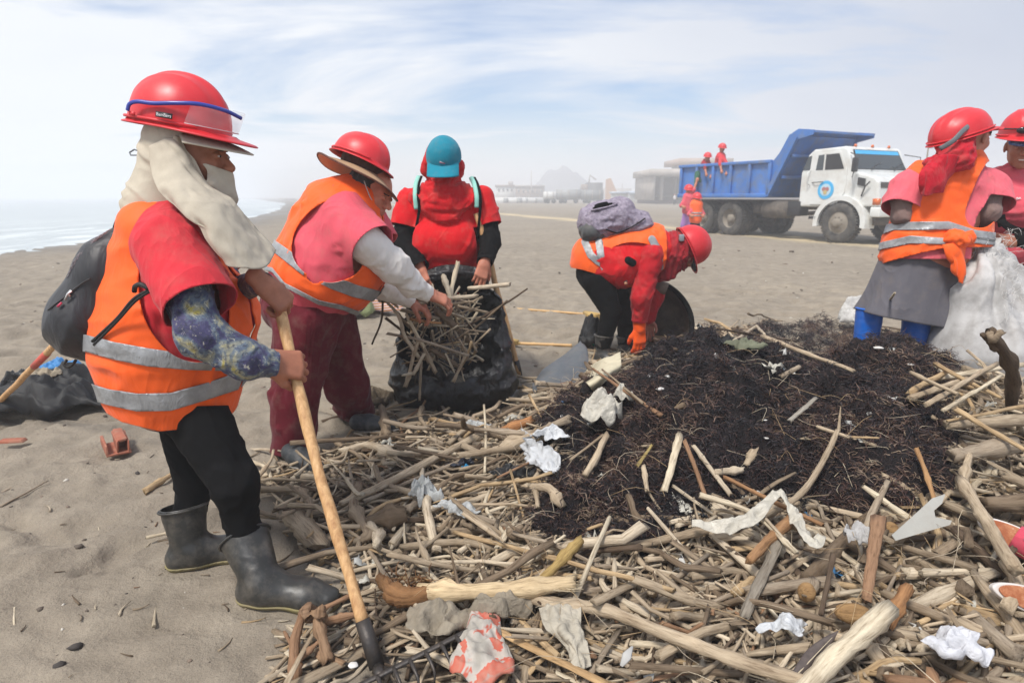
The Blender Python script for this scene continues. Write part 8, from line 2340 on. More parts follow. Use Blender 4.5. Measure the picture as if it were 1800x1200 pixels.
for k in range(150):
 p = J(rg.uniform(715, 835), rg.uniform(525, 640), rg.uniform(3.46, 3.72)); p[2] = min(p[2], .72)
 d_ = rg.normal(size=3) * np.array([.7, .3, .7]); d_ = nrm(d_) * rg.uniform(.03, .13)
 parts.append(branch(laid(p - d_, p + d_, 0, 0, n=6, wig=.004, bend=rg.normal(0, .05), seed=k), rg.uniform(.003, .009), .003, 6, 1, 0, 400 + k, np.array(TINTS[rg.integers(9)]) * .9))
V, F_, g, t = joinb(parts); kind(mesh_obj('sack_filling', V, F_, WD, attrs={'grain': g, 'tint': t}, base=J(780, 600, 3.6)), 'stuff')

def crumple(name, cpt, rx, ry, hgt, mat, label, catg, seed=0, amp=.02, rot=0, tilt=0, nsc=14, thick=.0012, group=None, parent=None, lobes=.4):
 """crumpled sheet or bag heaped on a spot"""
 nphi, ns = 72, 34; ph = np.arange(nphi) / nphi * 2 * np.pi; s_ = np.linspace(0, 1, ns)
 Sg, Pg = np.meshgrid(s_, ph, indexing='ij')
 ed = 1 + lobes * vnoise(np.stack([np.cos(Pg.ravel()) * 1.6 + seed, np.sin(Pg.ravel()) * 1.6, 0 * Pg.ravel()], 1), seed).reshape(Pg.shape) * 1.6
 x = Sg * np.cos(Pg) * rx * ed; y = Sg * np.sin(Pg) * ry * ed
 z = hgt * np.clip(1 - Sg ** 2, 0, 1) ** .7 * (.35 + .65 * (.5 + .5 * vnoise(np.stack([x.ravel() / rx * 1.6 + seed, y.ravel() / ry * 1.6, 0 * x.ravel()], 1), seed + 4)).reshape(x.shape) * 1.5)
 P_ = np.stack([x.ravel(), y.ravel(), z.ravel()], 1)
 q = P_ * nsc + seed * 7.3
 rid = 1 - 2 * np.abs(fbm(q, 3, seed)); rid2 = 1 - 2 * np.abs(fbm(q * 2.3, 2, seed + 9))
 P_ = P_ + np.stack([vnoise(q, seed + 1), vnoise(q, seed + 2), 0 * rid], 1) * amp * .5
 P_[:, 2] += amp * rid + amp * .4 * rid2
 ca, sa = math.cos(rot), math.sin(rot); P_ = P_ @ np.array([[ca, sa, 0], [-sa, ca, 0], [0, 0, 1]])
 ct, st_ = math.cos(tilt), math.sin(tilt); P_ = P_ @ np.array([[1, 0, 0], [0, ct, st_], [0, -st_, ct]])
 V = P_ + np.asarray(cpt)
 i = np.arange(ns - 1)[:, None] * nphi; j = np.arange(nphi)[None]; j2 = (j + 1) % nphi
 F_ = np.stack([i + j, i + nphi + j, i + nphi + j2, i + j2], -1).reshape(-1, 4)
 o = mesh_obj(name, V, F_, mat, parent, base=None if parent else cpt); solid(o, thick, 0)
 if parent is None: tag(o, label, catg, group)
 return o
def film(name, col, rough=.35, alpha=1.0, trans=0.0, spec=.5):
 m = Mat(name); v = m.coords(); n = m.noise(v, 20, 6, .65)
 m.set(base=m.ramp(n, [(0.3, tuple(x * .78 for x in col)), (0.7, tuple(min(1, x * 1.1) for x in col))]), rough=rough, alpha=alpha, spec=spec)
 b = m.bump(m.noise(v, 26, 5, .6, 1.2), .6, .02); m.bump(m.noise(v, 110, 4, .6), .3, .004, b)
 m.b.inputs['Subsurface Weight'].default_value = .0
 return m.m
F_white = film('white_plastic_film', srgb(200, 202, 204), alpha=.92); F_cream = film('cream_plastic_film', srgb(196, 190, 176), alpha=.9); F_clear = film('cloudy_plastic_film', srgb(190, 192, 190), .25, .72)
F_dust = film('dusty_woven_plastic', srgb(142, 132, 116), .8, spec=.2); F_white2 = film('woven_white_plastic', srgb(192, 190, 186), .6)
crumple('plastic_bag', S(1066, 735, .07), .085, .06, .10, F_cream, 'cream crumpled plastic bag lying on the left slope of the seaweed', 'plastic bag', 3, .028)
crumple('plastic_bag', S(1092, 703, .08), .045, .035, .05, F_cream, 'small cream plastic wad just above the larger cream bag', 'plastic bag', 5, .02)
rows_ = [[S(920, 752, .10), S(932, 770, .12), S(945, 778, .12)], [S(918, 790, .06), S(940, 790, .10), S(985, 800, .09)], [S(930, 815, .05), S(950, 822, .08), S(975, 830, .06)]]
V, F_ = patch(rows_, 30, 30, lambda V: .018 * (1 - 2 * np.abs(fbm(V * np.array([20, 20, 12]), 3, 4)))); o = mesh_obj('plastic_bag', V, F_, F_white); solid(o, .001, 0); tag(o, 'bright white torn plastic bag standing up beside the seaweed', 'plastic bag')
crumple('plastic_bag', S(968, 770, .07), .07, .03, .04, F_white, 'white plastic wad behind the bright white torn bag', 'plastic bag', 6, .016)
crumple('plastic_bag', S(745, 870, .05), .055, .04, .05, F_clear, 'shredded cloudy plastic lying left of the clear film', 'plastic bag', 7, .028, nsc=24)
crumple('plastic_film', S(800, 898, .05), .065, .04, .03, F_clear, 'grey clear plastic film crumpled in the middle left of the heap', 'plastic', 8, .018)
crumple('plastic_bag', S(838, 752, .04), .06, .03, .03, F_clear, 'flat cloudy plastic piece behind the long straight branch', 'plastic', 9, .012)
# long pale strip across the front of the seaweed
def strip_(pts, w, name, mat, label, catg, seed=0, flatdir=(0, -.5, .9)):
 P = spline(np.array(pts), 60); wv = np.interp(np.linspace(0, 1, 60), np.linspace(0, 1, len(w)), w)
 t, u, v = frame_along(P); sd = np.array([nrm(np.cross(ti, flatdir)) for ti in t])
 k = np.linspace(-1, 1, 14)
 V = P[:, None] + sd[:, None] * (wv[:, None] * k[None])[:, :, None]
 n = fbm(V.reshape(-1, 3) * 22, 3, seed).reshape(60, 14); V = V + np.asarray(flatdir)[None, None] * (.014 * (1 - 2 * np.abs(n)))[:, :, None]
 V = V.reshape(-1, 3); i = np.arange(59)[:, None] * 14; j = np.arange(13)[None]
 o = mesh_obj(name, V, np.stack([i + j, i + j + 1, i + 15 + j, i + 14 + j], -1).reshape(-1, 4), mat); solid(o, .001, 0); tag(o, label, catg); return o
strip_([S(1215, 922, .11), S(1270, 925, .12), S(1320, 912, .14), S(1352, 880, .17), S(1372, 868, .18), S(1395, 900, .15), S(1408, 930, .13), S(1430, 955, .11), S(1445, 940, .12)], [.012, .022, .024, .016, .014, .018, .018, .022, .012], 'plastic_strip', F_cream, 'long pale torn plastic strip draped over the front of the seaweed', 'plastic', 3)
# grey shard
V, F_ = [], []
out = [(1583, 935), (1598, 905), (1612, 885), (1636, 877), (1640, 890), (1632, 900), (1645, 908), (1688, 910), (1690, 916), (1640, 930), (1600, 942)]
top = [S(x, y, .13) for x, y in out]; cpl = np.mean(top, 0); nv = nrm([.1, -.75, .66])
top = [p - nv * ((p - cpl) @ nv) for p in top]; bot = [p - nv * .003 for p in top]; n_ = len(top)
o = mesh_obj('plastic_shard', np.array(top + bot), [list(range(n_)), list(range(2 * n_ - 1, n_ - 1, -1))] + [[i, i + n_, (i + 1) % n_ + n_, (i + 1) % n_] for i in range(n_)], plain('pale_grey_plastic', srgb(168, 166, 158), .5, dirt=.3), smooth=False); tag(o, 'pale grey angular plastic shard lying below the right side of the seaweed', 'plastic')
# curved dark grey sheet
rows_ = [[J(934, 672, 3.75), J(965, 640, 3.85), J(1000, 618, 3.95), J(1020, 598, 4.02)], [J(940, 692, 3.62), J(975, 668, 3.66), J(1012, 648, 3.74), J(1032, 615, 3.92)], [J(955, 698, 3.55), J(985, 697, 3.52), J(1012, 683, 3.60), J(1034, 645, 3.78)]]
V, F_ = patch(rows_, 40, 40, lambda V: .012 * fbm(V * 8, 2, 3)); V[:, 2] = np.maximum(V[:, 2], .01); o = mesh_obj('rubber_sheet', V, F_, plain('grey_rubber_sheet', srgb(84, 88, 92), .38, dirt=.35, dirtcol=srgb(130, 122, 112), bumpy=.2)); solid(o, .006, 0); tag(o, 'curved dark grey rubber sheet lying left of the cream board', 'rubber sheet')
rows_ = [[S(1022, 660, .05), S(1050, 635, .09), S(1090, 618, .10)], [S(1030, 672, .04), S(1060, 655, .08), S(1092, 640, .09)], [S(1045, 690, .03), S(1066, 668, .05), S(1085, 655, .06)]]
V, F_ = patch(rows_, 24, 24, lambda V: .006 * fbm(V * 14, 2, 3)); o = mesh_obj('board', V, F_, plain('cream_board', srgb(196, 186, 158), .7, dirt=.3)); solid(o, .006, 0); tag(o, 'torn cream board leaning between the grey rubber sheet and the seaweed', 'board')
crumple('cloth', J(1003, 618, 4.15) * [1, 1, 0] + [0, 0, .03], .10, .07, .07, fabric('green_net_cloth', srgb(10, 110, 84), .2), 'green cloth behind the dark grey rubber sheet', 'cloth', 12, .02)
crumple('cloth', G(1040, 606) + [0, 0, .02], .12, .05, .04, _MC['green_net_cloth'], 'strip of dark green cloth beside the boots of the stooping worker', 'cloth', 13, .02)
# dusty woven sacks at the bottom
DW = Mat('printed_sack'); v_ = DW.coords(); nn = DW.noise(v_, 7, 4, .6, .6)
DW.set(base=DW.ramp(nn, [(0.40, srgb(150, 144, 134)), (0.50, srgb(176, 168, 158)), (0.52, srgb(184, 88, 68)), (0.60, srgb(176, 110, 92)), (0.66, srgb(150, 144, 138)), (0.75, srgb(60, 56, 84))]), rough=.75)
DW.bump(DW.noise(v_, 24, 5), .5, .01)
crumple('woven_sack', S(775, 1098, .05), .10, .055, .04, F_dust, 'dusty grey crumpled sack right of the rake handle', 'sack', 21, .024, nsc=11)
crumple('woven_sack', S(850, 1140, .05), .085, .12, .03, DW.m, 'white sack with orange and violet print at the bottom centre', 'sack', 22, .022, nsc=10)
crumple('woven_sack', S(880, 1068, .05), .09, .04, .04, F_dust, 'dusty sack corner under the fibrous root', 'sack', 24, .022, nsc=11)
rows_ = [[S(945, 1062, .07), S(990, 1052, .08), S(1020, 1050, .07)], [S(955, 1095, .07), S(985, 1090, .09), S(1022, 1085, .07)], [S(985, 1130, .06), S(1005, 1125, .08), S(1030, 1120, .06)], [S(1008, 1172, .05), S(1025, 1172, .06), S(1042, 1165, .05)]]
V, F_ = patch(rows_, 40, 60, lambda V: .012 * (1 - 2 * np.abs(fbm(V * np.array([26, 12, 20]), 3, 4)))); o = mesh_obj('woven_sack', V, F_, F_white2 if False else film('beige_woven_plastic', srgb(176, 168, 152), .75, spec=.2)); solid(o, .0015, 0); tag(o, 'folded beige woven sack hanging over the sticks right of the printed sack', 'sack')
crumple('paper', S(1680, 1140, .08), .07, .04, .03, film('crumpled_white_paper', srgb(200, 200, 204), .8), 'crumpled white paper at the bottom right of the heap', 'paper', 31, .018)
crumple('paper', S(1390, 1103, .07), .06, .028, .02, _MC.get('x') or F_white, 'white plastic sheet under sticks left of the smooth log end', 'paper', 32, .014)
crumple('rag', S(1512, 950, .10), .03, .055, .03, film('grey_white_rag', srgb(176, 174, 172), .9), 'grey white rag hanging left of the standing brown plank', 'rag', 33, .018, nsc=26)
crumple('plastic_bag', S(1290, 118 + 0, .0) if False else G(1498, 575) + [0, 0, .05], .18, .12, .22, F_white2, 'small white sack on the sand left of the blue boots', 'sack', 34, .03, nsc=8)
V, F_ = branch(spline(np.array([S(540, 983, .02), S(570, 968, .035), S(598, 962, .03)]), 14), .012, .009, 10, .7, 0, 3)[:2]
o = mesh_obj('rubber_piece', V, F_, plain('black_rubber_bits', (.012, .012, .013), .4)); tag(o, 'black bent piece of rubber beside the toe of the front boot', 'rubber')
crumple('plastic_bag', S(905, 838, .04), .12, .035, .03, BAGP, 'torn black plastic lying at the left foot of the seaweed', 'plastic bag', 35, .02)
crumple('plastic_bag', S(812, 815, .035), .05, .03, .03, film('blue_black_plastic', srgb(24, 30, 48), .35), 'dark blue plastic wad under the long straight branch', 'plastic bag', 36, .02)
for (x, y, lab) in ((840, 798, 'bright blue plastic cap above the dark blue wad'), (818, 822, 'bright blue plastic bit below the dark blue wad'), (932, 700, 'pale blue wrapper on the sand right of the black sack')):
 crumple('plastic_bit', S(x, y, .035), .014, .012, .012, plain('blue_plastic_bit', srgb(40, 140, 190), .4), lab, 'plastic', int(x), .006, nsc=60)
crumple('plastic_bag', S(1440, 640, .05), .07, .03, .03, plain('grey_green_cloth', srgb(112, 112, 90), .8, var=.3), 'grey green rag on the crest of the seaweed', 'rag', 41, .02) if False else crumple('rag', S(1308, 612, .06), .08, .04, .03, plain('grey_green_cloth', srgb(102, 104, 84), .8, var=.3), 'grey green rag on the left crest of the seaweed', 'rag', 41, .02)
crumple('rag', S(1275, 605, .05), .13, .05, .04, plain('black_cloth_rag', (.012, .013, .014), .8), 'black cloth lying on the left crest of the seaweed', 'rag', 42, .024)
for k_, (x, y, r_, lab) in enumerate([(1545, 612, .028, 'pale stone chip on the right crest of the seaweed'), (1160, 683, .02, 'white shell on the upper left face of the seaweed'), (1414, 770, .022, 'tan pumice lump on the seaweed right of centre'), (988, 730, .013, 'white shell near the left edge of the seaweed'), (1347, 770, .011, 'small white shell in the centre of the seaweed'), (623, 1167, .014, 'white shell cluster beside the rake head'), (1345, 738, .007, 'tiny white shell above the small central one'), (1600, 640, .018, 'white chip near the right crest of the seaweed')]):
 q = np.array(ico) * [1, 1, .5] * (1 + .6 * np.random.default_rng(k_).standard_normal((12, 1)) * .6) * r_ * np.array([1.1, .8, .7]) + S(x, y, .055)
 o = mesh_obj('shell' if 'shell' in lab else 'stone', q, icf, plain('shell_white', srgb(206, 202, 196), .5) if 'tan' not in lab else plain('tan_pumice', srgb(150, 134, 110), .9)); bev(o, r_ * .2); tag(o, lab, 'shell' if 'shell' in lab else 'stone')
# brown round husks
for k_, (x, y, rx_, ry_, lab) in enumerate([(1500, 1078, .05, .026, 'long fibrous brown husk among the sticks left of the orange stub'), (1335, 928 + 0, .0, .0, ''), (1566, 930, .022, .024, 'round brown nut right of the standing brown plank'), (1418, 1040, .022, .026, 'orange brown husk above the smooth log end')]):
 if not lab: continue
 f = Field(.02).ell(S(x, y, .05), (nrm([1, .1, -.15]), nrm([-.1, 1, 0]), nrm([.15, 0, 1])), (rx_, ry_, ry_)); V, T_, N_ = polygonise(f, .005)
 V = V + N_ * (.002 * fbm(V * np.array([30, 120, 120]), 2, 3))[:, None]; g = V - V.mean(0)
 o = mesh_obj('husk', V, T_, WD, attrs={'grain': g, 'tint': np.tile(srgb(160, 128, 88), (len(V), 1))}); tag(o, lab, 'husk')
hero('bamboo_piece', 'orange brown bamboo stub right of the smooth log end', st(1560, 1095, 1592, 1035, 22, 20, lift=(.06, .09), seed=211, tint=srgb(160, 118, 80), sides=12))
# feather
a, b = S(1400, 1185, .10), S(1476, 1105, .13); d_ = nrm(b - a); up_ = nrm([.2, -.6, .75]); sd = nrm(np.cross(d_, up_)); L_ = np.linalg.norm(b - a)
t = np.linspace(0, 1, 30); wv = .016 * np.sin(np.pi * np.clip(t * .92 + .08, 0, 1)) ** .7
V = []; 
for k in np.linspace(-1, 1, 9): V += [a + d_ * L_ * ti + sd * k * wi + up_ * (-.006 * k * k + .004 * math.sin(ti * 9)) - d_ * abs(k) * .012 for ti, wi in zip(t, wv)]
i = np.arange(8)[:, None] * 30; j = np.arange(29)[None]
o = mesh_obj('feather', np.array(V), np.stack([i + j, i + 30 + j, i + 31 + j, i + j + 1], -1).reshape(-1, 4), plain('dark_feather_vane', srgb(78, 68, 64), .7, var=.3, dscale=60)); solid(o, .0008, 0); tag(o, 'dark brown feather lying against the smooth log end', 'feather')
V, F_ = tube([a - d_ * .02, b], [.0016, .0005], 6); mesh_obj('quill', V + up_ * .003, F_, plain('quill', srgb(190, 176, 150), .5, bumpy=0), o)
a, b = S(1092, 1170, .10), S(1112, 1135, .12)
V, F_ = tube([a, (a + b) / 2, b], [.004, .012, .002], 8, flat=.15, up=(0, -.6, .8)); o = mesh_obj('feather', V, F_, plain('grey_feather', srgb(170, 168, 164), .7)); tag(o, 'small grey white feather at the bottom centre edge', 'feather')
# shoes at the right edge
def shoe(px, py, size, ang, label, strap):
 c = S(px, py, .06); f_ = nrm([math.cos(ang), math.sin(ang), -.25]); f_, u_ = ortho(f_, np.array([-.35, -.75, .55])); r_ = np.cross(f_, u_)
 o = tag(empty('shoe', c), label, 'shoe')
 t = np.linspace(0, 2 * np.pi, 49)[:-1]
 ou = np.stack([np.cos(t) * .5 * size, np.sin(t) * size * (.19 + .03 * np.cos(t))], 1)
 def slab(sc, z0, z1, name, mat, parent):
  V = np.concatenate([c + np.outer(ou[:, 0] * sc, f_) + np.outer(ou[:, 1] * sc, r_) + u_ * z for z in (z0, z1)]); n = len(t)
  F_ = [list(range(n))[::-1], list(range(n, 2 * n))] + [[i, (i + 1) % n, (i + 1) % n + n, i + n] for i in range(n)]
  return bev(mesh_obj(name, V, F_, mat, parent, smooth=False), .004)
 s_ = slab(1, 0, .022, 'sole', plain('white_shoe_rubber', srgb(206, 200, 194), .5, dirt=.3), o)
 m = Mat('worn_insole'); v = m.coords(); m.set(base=m.ramp(m.noise(v, 22, 5, .7), [(0.4, srgb(150, 84, 50)), (0.55, srgb(178, 120, 84)), (0.66, srgb(206, 198, 190))]), rough=.8)
 slab(.86, .0225, .028, 'insole', m.m, s_)
 rows_ = []
 for a_ in (-.02, .12, .26): rows_.append([c + f_ * size * a_ + r_ * size * .20 * math.cos(q) + u_ * (.02 + .05 * math.sin(q)) for q in np.linspace(0, np.pi, 7)])
 V, F_ = patch(rows_, 24, 12); stp = solid(mesh_obj('upper', V, F_, strap, o), .004, 0)
 p = c + f_ * size * .12 + u_ * .072; V, F_ = tube([p, p + u_ * .003], .008, 12); mesh_obj('eyelet', V, F_, plain('grey_eyelet', srgb(150, 160, 165), .3, metal=.5, bumpy=0), stp)
shoe(1785, 950, .20, -.9, 'white soled shoe with pink upper and worn brown insole at the right edge', fabric('pink_canvas', srgb(190, 70, 88), .15))
shoe(1800, 1052, .17, -.3, 'pale blue soled sandal below the pink shoe at the right edge', fabric('pale_blue_canvas', srgb(150, 180, 190), .15))
# clay bricks on the sand
CL = plain('red_clay', srgb(158, 92, 70), .9, var=.2, dirt=.5, dirtcol=srgb(150, 132, 112), dscale=14, bumpy=.5, bscale=60)
c = G(205, 790); o = tag(empty('brick', c), 'broken hollow red clay brick on the sand behind the rake worker', 'brick')
Mz = Matrix.Rotation(R(128), 3, 'Z')
def bl(p, s_, nm): V, F_ = box(p, s_); V = np.array([Mz @ Vector(q) for q in V]) + c; bev(mesh_obj(nm, V, F_, CL, o, smooth=False), .003)
for x, y0, z, w, h in ((0, 0, .008, .105, .012), (-.048, 0, .040, .012, .052), (.048, 0, .036, .012, .046), (0, 0, .045, .012, .058), (-.024, .01, .072, .04, .012)):
 V, F_ = box((y0, x, z), (.19, w, h)) if (nm_ := True) else None
 V = np.array([Mz @ Vector(q) for q in V]) + c; V[:, :2] += .003 * np.random.default_rng(int(z * 1e4)).standard_normal((8, 2)); bev(mesh_obj('wall_piece', V, F_, CL, o, smooth=False), .003)
Mz2 = Matrix.Rotation(R(8), 3, 'Z'); c2 = G(22, 777)
V, F_ = box((0, 0, .010), (.13, .05, .016), taper=.8); V = np.array([Mz2 @ Vector(q) for q in V]) + c2; tag(bev(mesh_obj('brick_fragment', V, F_, CL, smooth=False), .004), 'flat red clay fragment on the sand at the left edge', 'brick')
# bundle of black plastic with a pole, left
def pile(label, cx_, mat, rx_, ry_, h_, sd, Y=None, **k): return crumple('plastic_bag', G(*cx_) + [0, 0, .01], rx_, ry_, h_, mat, label, 'plastic bag', sd, k.get('amp', .05), nsc=k.get('nsc', 6))
BTARP = plain('black_tarp', (.007, .007, .008), .65, bumpy=.4, bscale=30)
pile('large black cloth heaped on the sand behind the rake worker', (95, 715), BTARP, .42, .26, .20, 51)
pile('shiny black plastic bag at the left edge in front of the black cloth', (35, 712), BAGP, .15, .10, .16, 52)
crumple('cloth', G(88, 712) + [-.02, .02, .16], .13, .08, .05, plain('sandy_beige_cloth', srgb(150, 138, 118), .9, var=.2), 'sandy beige cloth lying on the black heap', 'cloth', 53, .03)
crumple('cloth', G(82, 700) + [.02, .10, .17], .14, .08, .05, plain('blue_tarp', srgb(58, 122, 176), .6), 'light blue tarp piece on top of the black heap', 'cloth', 54, .02)
o = stick_tool('wooden_pole', J(118, 585, 2.75), G(-10, 725) + np.array([0, 0, .03]), .016, 'wooden pole with a reddish stripe leaning on the black heap at the left edge', tip=False)
a, b = J(118, 585, 2.75), G(-10, 725) + np.array([0, 0, .03]); V, F_ = tube([a * .78 + b * .22, a * .62 + b * .38], [.0175, .0175], 12); mesh_obj('red_paint', V, F_, plain('worn_red_paint', srgb(190, 84, 70), .6, var=.3), o)
# bags behind the worker in the hat
crumple('cloth_bag', G(628, 560) + [0, 0, .05], .20, .14, .24, fabric('olive_cloth', srgb(136, 148, 104), .15), 'olive green cloth bag on the sand behind the worker in the hat', 'bag', 61, .03, nsc=6)
m = Mat('striped_blanket'); v = m.coords(); w = m.n('ShaderNodeTexWave', wave_type='BANDS', bands_direction='Z'); m.l(m.mapped(v, (1, 1, 1), (.2, .1, 0)), w.inputs[0]); w.inputs['Scale'].default_value = 11; w.inputs['Distortion'].default_value = 1.5
m.set(base=m.ramp(w.outputs[1], [(0.30, srgb(206, 188, 184)), (0.45, srgb(206, 188, 184)), (0.5, srgb(196, 60, 84)), (0.75, srgb(150, 60, 90)), (0.9, srgb(190, 150, 70))]), rough=.85)
crumple('blanket', G(668, 552) + [0, .0, .04], .22, .12, .20, m.m, 'pink and white striped blanket bundle beside the olive cloth bag', 'blanket', 62, .02, nsc=6)
crumple('cloth', G(668, 545) + [-.02, .25, .20], .03, .03, .14, plain('yellow_green_cloth', srgb(150, 170, 60), .8), 'yellow green cloth tip behind the striped blanket', 'cloth', 63, .01)
# brooms lying on the sand
STW = Mat('straw'); v = STW.coords(); STW.set(base=STW.ramp(STW.noise(STW.mapped(v, (60, 60, 12)), 3, 5, .7), [(0.3, srgb(156, 124, 70)), (0.7, srgb(206, 176, 112))]), rough=.85); STW = STW.m
BAM = plain('broom_handle', srgb(196, 158, 106), .5, var=.15, dscale=10)
def broom(h0, h1, tip, label):
 a, b, c = [G(*p) + [0, 0, .025] for p in (h0, h1, tip)]
 o = tag(empty('broom', b * [1, 1, 0]), label, 'broom')
 t = np.linspace(0, 1, 40)[:, None]; P = a * (1 - t) + b * t; r = .013 + .0025 * (np.abs((t[:, 0] * 9) % 1 - .5) > .46)
 V, F_ = tube(P, r, 10); mesh_obj('handle', V, F_, BAM, o)
 d = nrm(c - b); sd = nrm(np.cross(d, [0, 0, 1])); rb = []; rr = np.random.default_rng(int(h0[0]))
 L_ = np.linalg.norm(c - b)
 for k in range(170):
  q = rr.uniform(-1, 1, 2); q /= max(1, np.linalg.norm(q)); p0 = b - d * .03 + sd * q[0] * .022 + np.array([0, 0, q[1] * .018 + .01]); p1 = b + d * L_ * rr.uniform(.85, 1.05) + sd * q[0] * .075 + np.array([0, 0, q[1] * .035 + .02])
  rb.append(tube([p0, p0 * .5 + p1 * .5 + sd * q[0] * .01, p1], [.0042, .004, .002], 4))
 V, F_ = cat(rb); kind(mesh_obj('bristles', V, F_, STW, o), 'stuff')
 V, F_ = tube([b - d * .05, b + d * .02, b + d * .06], [.016, .030, .040], 14, flat=.7); mesh_obj('binding', V, F_, STW, o)
broom((888, 545), (1030, 556), (1056, 566), 'broom lying behind the stooping worker, bristles next to their boots')
broom((1005, 612), (905, 608), (868, 606), 'broom lying right of the black sack with bristles towards it')
h_ = G(1185, 622); V, F_ = tube([G(1128, 614) + [0, 0, .10], h_ + [0, 0, .12]], [.026, .024], 12); o = tag(mesh_obj('bamboo_pole', V, F_, BAM), 'thick bamboo pole end lying under the orange glove', 'pole')
# round collapsed basket / bin cover behind the stooping worker
def bin_():
 Yb = 4.85; o = tag(empty('laundry_basket', J(1160, 600, Yb) * [1, 1, 0]), 'round black pop up basket lying on its side behind the stooping worker', 'basket')
 c = J(1150, 557, Yb); a_, b_ = J(1222, 590, 4.75) - c, None
 t = np.linspace(0, 2 * np.pi, 61)[:-1]; ex = J(1215, 585, 4.72) - c; ey = J(1165, 498, 4.98) - c
 rim = np.array([c + ex * math.cos(q) + ey * math.sin(q) * 1.0 for q in t]); rim[:, 2] = np.maximum(rim[:, 2], .03)
 V, F_ = tube(np.vstack([rim, rim[:1]]), .020, 8, caps=False); mesh_obj('rim', V, F_, BLK, o)
 nn = nrm(np.cross(ex, ey)); nn = nn if nn[1] > 0 else -nn
 rows_ = []
 for s_, dpt in ((1, 0), (.98, .10), (.90, .22), (.6, .30), (.05, .32)): rows_.append(c + (rim - c) * s_ + nn * dpt)
 V = np.concatenate(rows_); V = V + .012 * np.stack([vnoise(V * 9, 1), vnoise(V * 9, 2), vnoise(V * 9, 3)], 1); V[:, 2] = np.maximum(V[:, 2], .012)
 i = np.arange(4)[:, None] * 60; j = np.arange(60)[None]; j2 = (j + 1) % 60
 solid(mesh_obj('basket_cloth', V, np.stack([i + j, i + j2, i + 60 + j2, i + 60 + j], -1).reshape(-1, 4), plain('dark_brown_nylon', srgb(104, 92, 80), .6, var=.35, bumpy=.3, dirt=.4), o), .004, 0)
 V, F_ = tube([J(1152, 500, 4.86), J(1172, 508, 4.84)], [.045, .05], 16); mesh_obj('dusty_cap', V, F_, plain('dusty_grey_lid', srgb(128, 118, 104), .8), o)
bin_()
crumple('plastic_bag', J(1040, 600, 5.1) * [1, 1, 0] + [0, 0, .03], .13, .12, .20, BTARP, 'black plastic heaped behind the boots of the stooping worker', 'plastic bag', 71, .05, nsc=6)
for k_, a_ in enumerate([(1128, 612, 1180, 575), (1150, 610, 1200, 590), (1140, 590, 1190, 615)]):
 hero('stick', ['grey stick in the mouth of the black basket', 'brown stick lying right in the black basket', 'stick crossing the mouth of the black basket'][k_], st(*a_, 6, 5, lift=(.03, .10), seed=220 + k_, tint=[T7, T5, T8][k_]), group='sticks in the black basket')
# big white sack held by the two workers on the right
def white_sack():
 m = Mat('white_woven_sack'); v = m.coords(); n = m.noise(v, 9, 6, .65)
 c = m.ramp(n, [(0.3, srgb(150, 146, 142)), (0.6, srgb(188, 186, 184))])
 m.set(base=c, rough=.6, spec=.3)
 b = m.bump(m.noise(m.mapped(v, (1, 1, .4)), 6, 2, .5, .6), .3, .04); m.bump(m.noise(v, 300, 2), .3, .001, b)
 o = tag(empty('sack', J(1720, 600, 3.45) * [1, 1, 0]), 'big white woven sack with frayed threads held by the two workers at the right', 'sack')
 f = Field(.12)
 f.cap(J(1722, 442, 3.52), J(1722, 500, 3.45), .03, .10).cap(J(1722, 500, 3.45), J(1726, 600, 3.45), .11, .22).cap(J(1735, 620, 3.42), J(1810, 620, 3.42), .24, .24).cap(J(1740, 450, 3.55), J(1800, 560, 3.45), .05, .20)
 def d(V):
  t_ = V - J(1715, 435, 3.52); a_ = np.arctan2(t_[:, 0], -t_[:, 2])
  return .032 * (1 - 2 * np.abs(vnoise(np.stack([a_ * 8, V[:, 1] * 3, np.linalg.norm(t_, axis=1) * 1.3], 1), 4))) + .004 * vnoise(V * 9, 5)
 bd = garment(o, 'sack_body', Cut(f, lambda P: .0 - P[:, 2]), .014, m.m, [], d, 0)
 rows_ = [[J(1716, 420, 3.50), J(1735, 412, 3.52), J(1756, 420, 3.52)], [J(1712, 440, 3.50), J(1735, 440, 3.47), J(1755, 436, 3.5)], [J(1720, 460, 3.52), J(1740, 462, 3.50), J(1752, 455, 3.52)]]
 V, F_ = patch(rows_, 26, 26, folds(.02, (20, 20, 14), 3)); solid(mesh_obj('gathered_neck', V, F_, m.m, bd), .003, 0)
 th = []; rr = np.random.default_rng(9)
 for k in range(150):
  if k < 100: p = J(rr.uniform(1712, 1790), rr.uniform(408, 470), 3.45)
  else: p = J(rr.uniform(1760, 1800), rr.uniform(470, 560), 3.22)
  d_ = rr.normal(size=3) * .035 + np.array([0, -.01, -.012]); th.append(tube(spline([p, p + d_ * .5 + rr.normal(size=3) * .014, p + d_], 5), .0009, 4))
 V, F_ = cat(th); kind(mesh_obj('frayed_threads', V, F_, plain('white_thread', srgb(206, 204, 200), .7, bumpy=0), bd), 'stuff')
white_sack()
# small tins and bits right of the black sack
V, F_ = tube([G(893, 712) + [0, 0, .03], G(905, 700) + [0, 0, .035]], .028, 16); tag(mesh_obj('tin', V, F_, plain('dull_tin', srgb(120, 122, 120), .4, metal=.4, dirt=.4)), 'dull grey tin lying at the right foot of the black sack', 'tin')
# gritty clods of weed and soil where the maroon trousers stand
crumple('clod', S(650, 705, .0) , .20, .13, .05, plain('dry_weed_clod', srgb(96, 84, 68), 1.0, var=.4, dscale=40, bumpy=1.0, bscale=70), 'dry matted clod of weed and grit left of the black sack', 'clod', 81, .03, nsc=14)

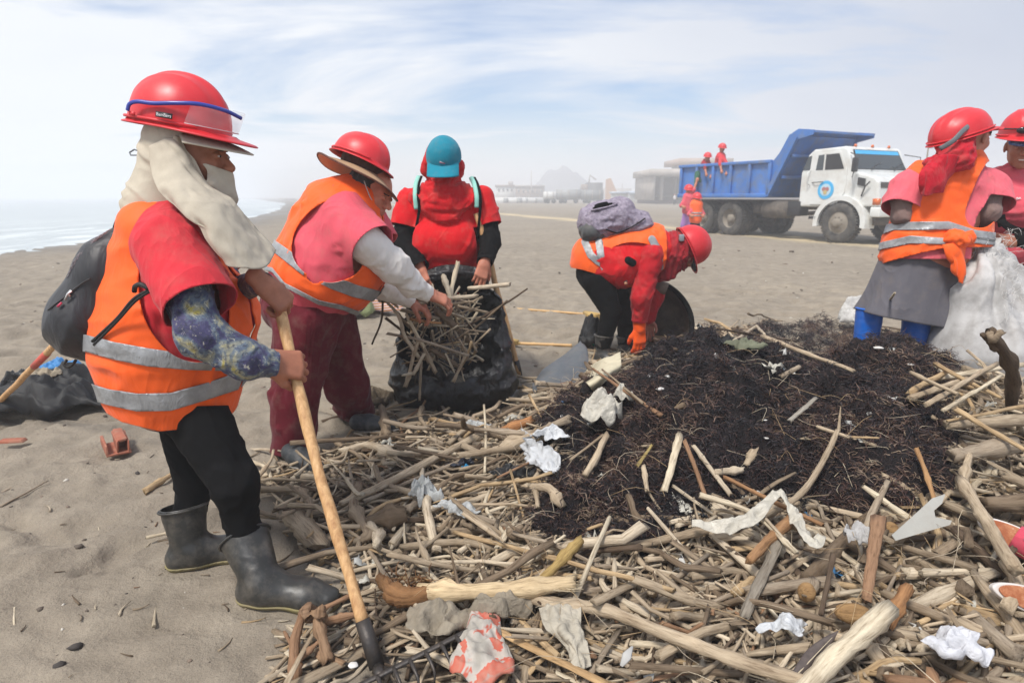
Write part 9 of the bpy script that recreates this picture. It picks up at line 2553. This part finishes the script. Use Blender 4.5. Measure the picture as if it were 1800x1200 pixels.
# small torn scraps of plastic and paper caught in the heap
rg = np.random.default_rng(41); Vs, Fs, Ts, n = [], [], [], 0
for k in range(150):
 while True:
  x, y = rg.uniform(-.9, 2.6), rg.uniform(1.1, 4.2)
  if inpoly(np.array([x]), np.array([y]), WOOD)[0]: break
 s_ = rg.gamma(2, .006) + .006; t_ = rg.uniform(0, 6.3); u_ = np.array([math.cos(t_), math.sin(t_), rg.normal(0, .4)]); v_2 = np.array([-math.sin(t_), math.cos(t_), rg.normal(0, .4)])
 w_ = np.cross(u_, v_2); g_ = np.linspace(-1, 1, 5); p0 = np.array([x, y, H1(x, y) + max(0, float(weed_off(np.array([x]), np.array([y]))[0][0])) + rg.uniform(.0, .02)])
 q = np.array([p0 + u_ * a_ * s_ * (1 + .3 * rg.normal()) + v_2 * b_ * s_ * .6 * (1 + .3 * rg.normal()) + w_ * s_ * rg.normal(0, .35) for a_ in g_ for b_ in g_])
 i = np.arange(4)[:, None] * 5; j = np.arange(4)[None]; Fs.append(np.stack([i + j, i + j + 1, i + 6 + j, i + 5 + j], -1).reshape(-1, 4) + n); Vs.append(q); n += 25
 Ts.append(np.tile([srgb(204, 202, 196), srgb(180, 176, 164), srgb(160, 160, 156), srgb(30, 34, 40), srgb(60, 110, 150)][rg.choice(5, p=[.35, .28, .2, .12, .05])], (25, 1)))
m = Mat('scrap_film'); m.set(base=m.attr('tint'), rough=.45)
o = mesh_obj('litter_scraps', np.concatenate(Vs), np.concatenate(Fs), m.m, attrs={'tint': np.concatenate(Ts)}, base=(0, 0, 0)); solid(o, .0008, 0); kind(o, 'stuff')

dup_ = {}
for o in bpy.data.objects:
 if o.get('group') == 'weathered driftwood pieces lying loose in the heap': dup_.setdefault(o['label'], []).append(o)
for lb, os_ in dup_.items():
 if len(os_) > 1:
  os_.sort(key=lambda q: q.location[1])
  for k, q in enumerate(os_): q['label'] = lb + ', ' + (['nearer', 'farther'] if len(os_) == 2 else ['nearest'] + ['middle'] * (len(os_) - 2) + ['farthest'])[k] + ' one'
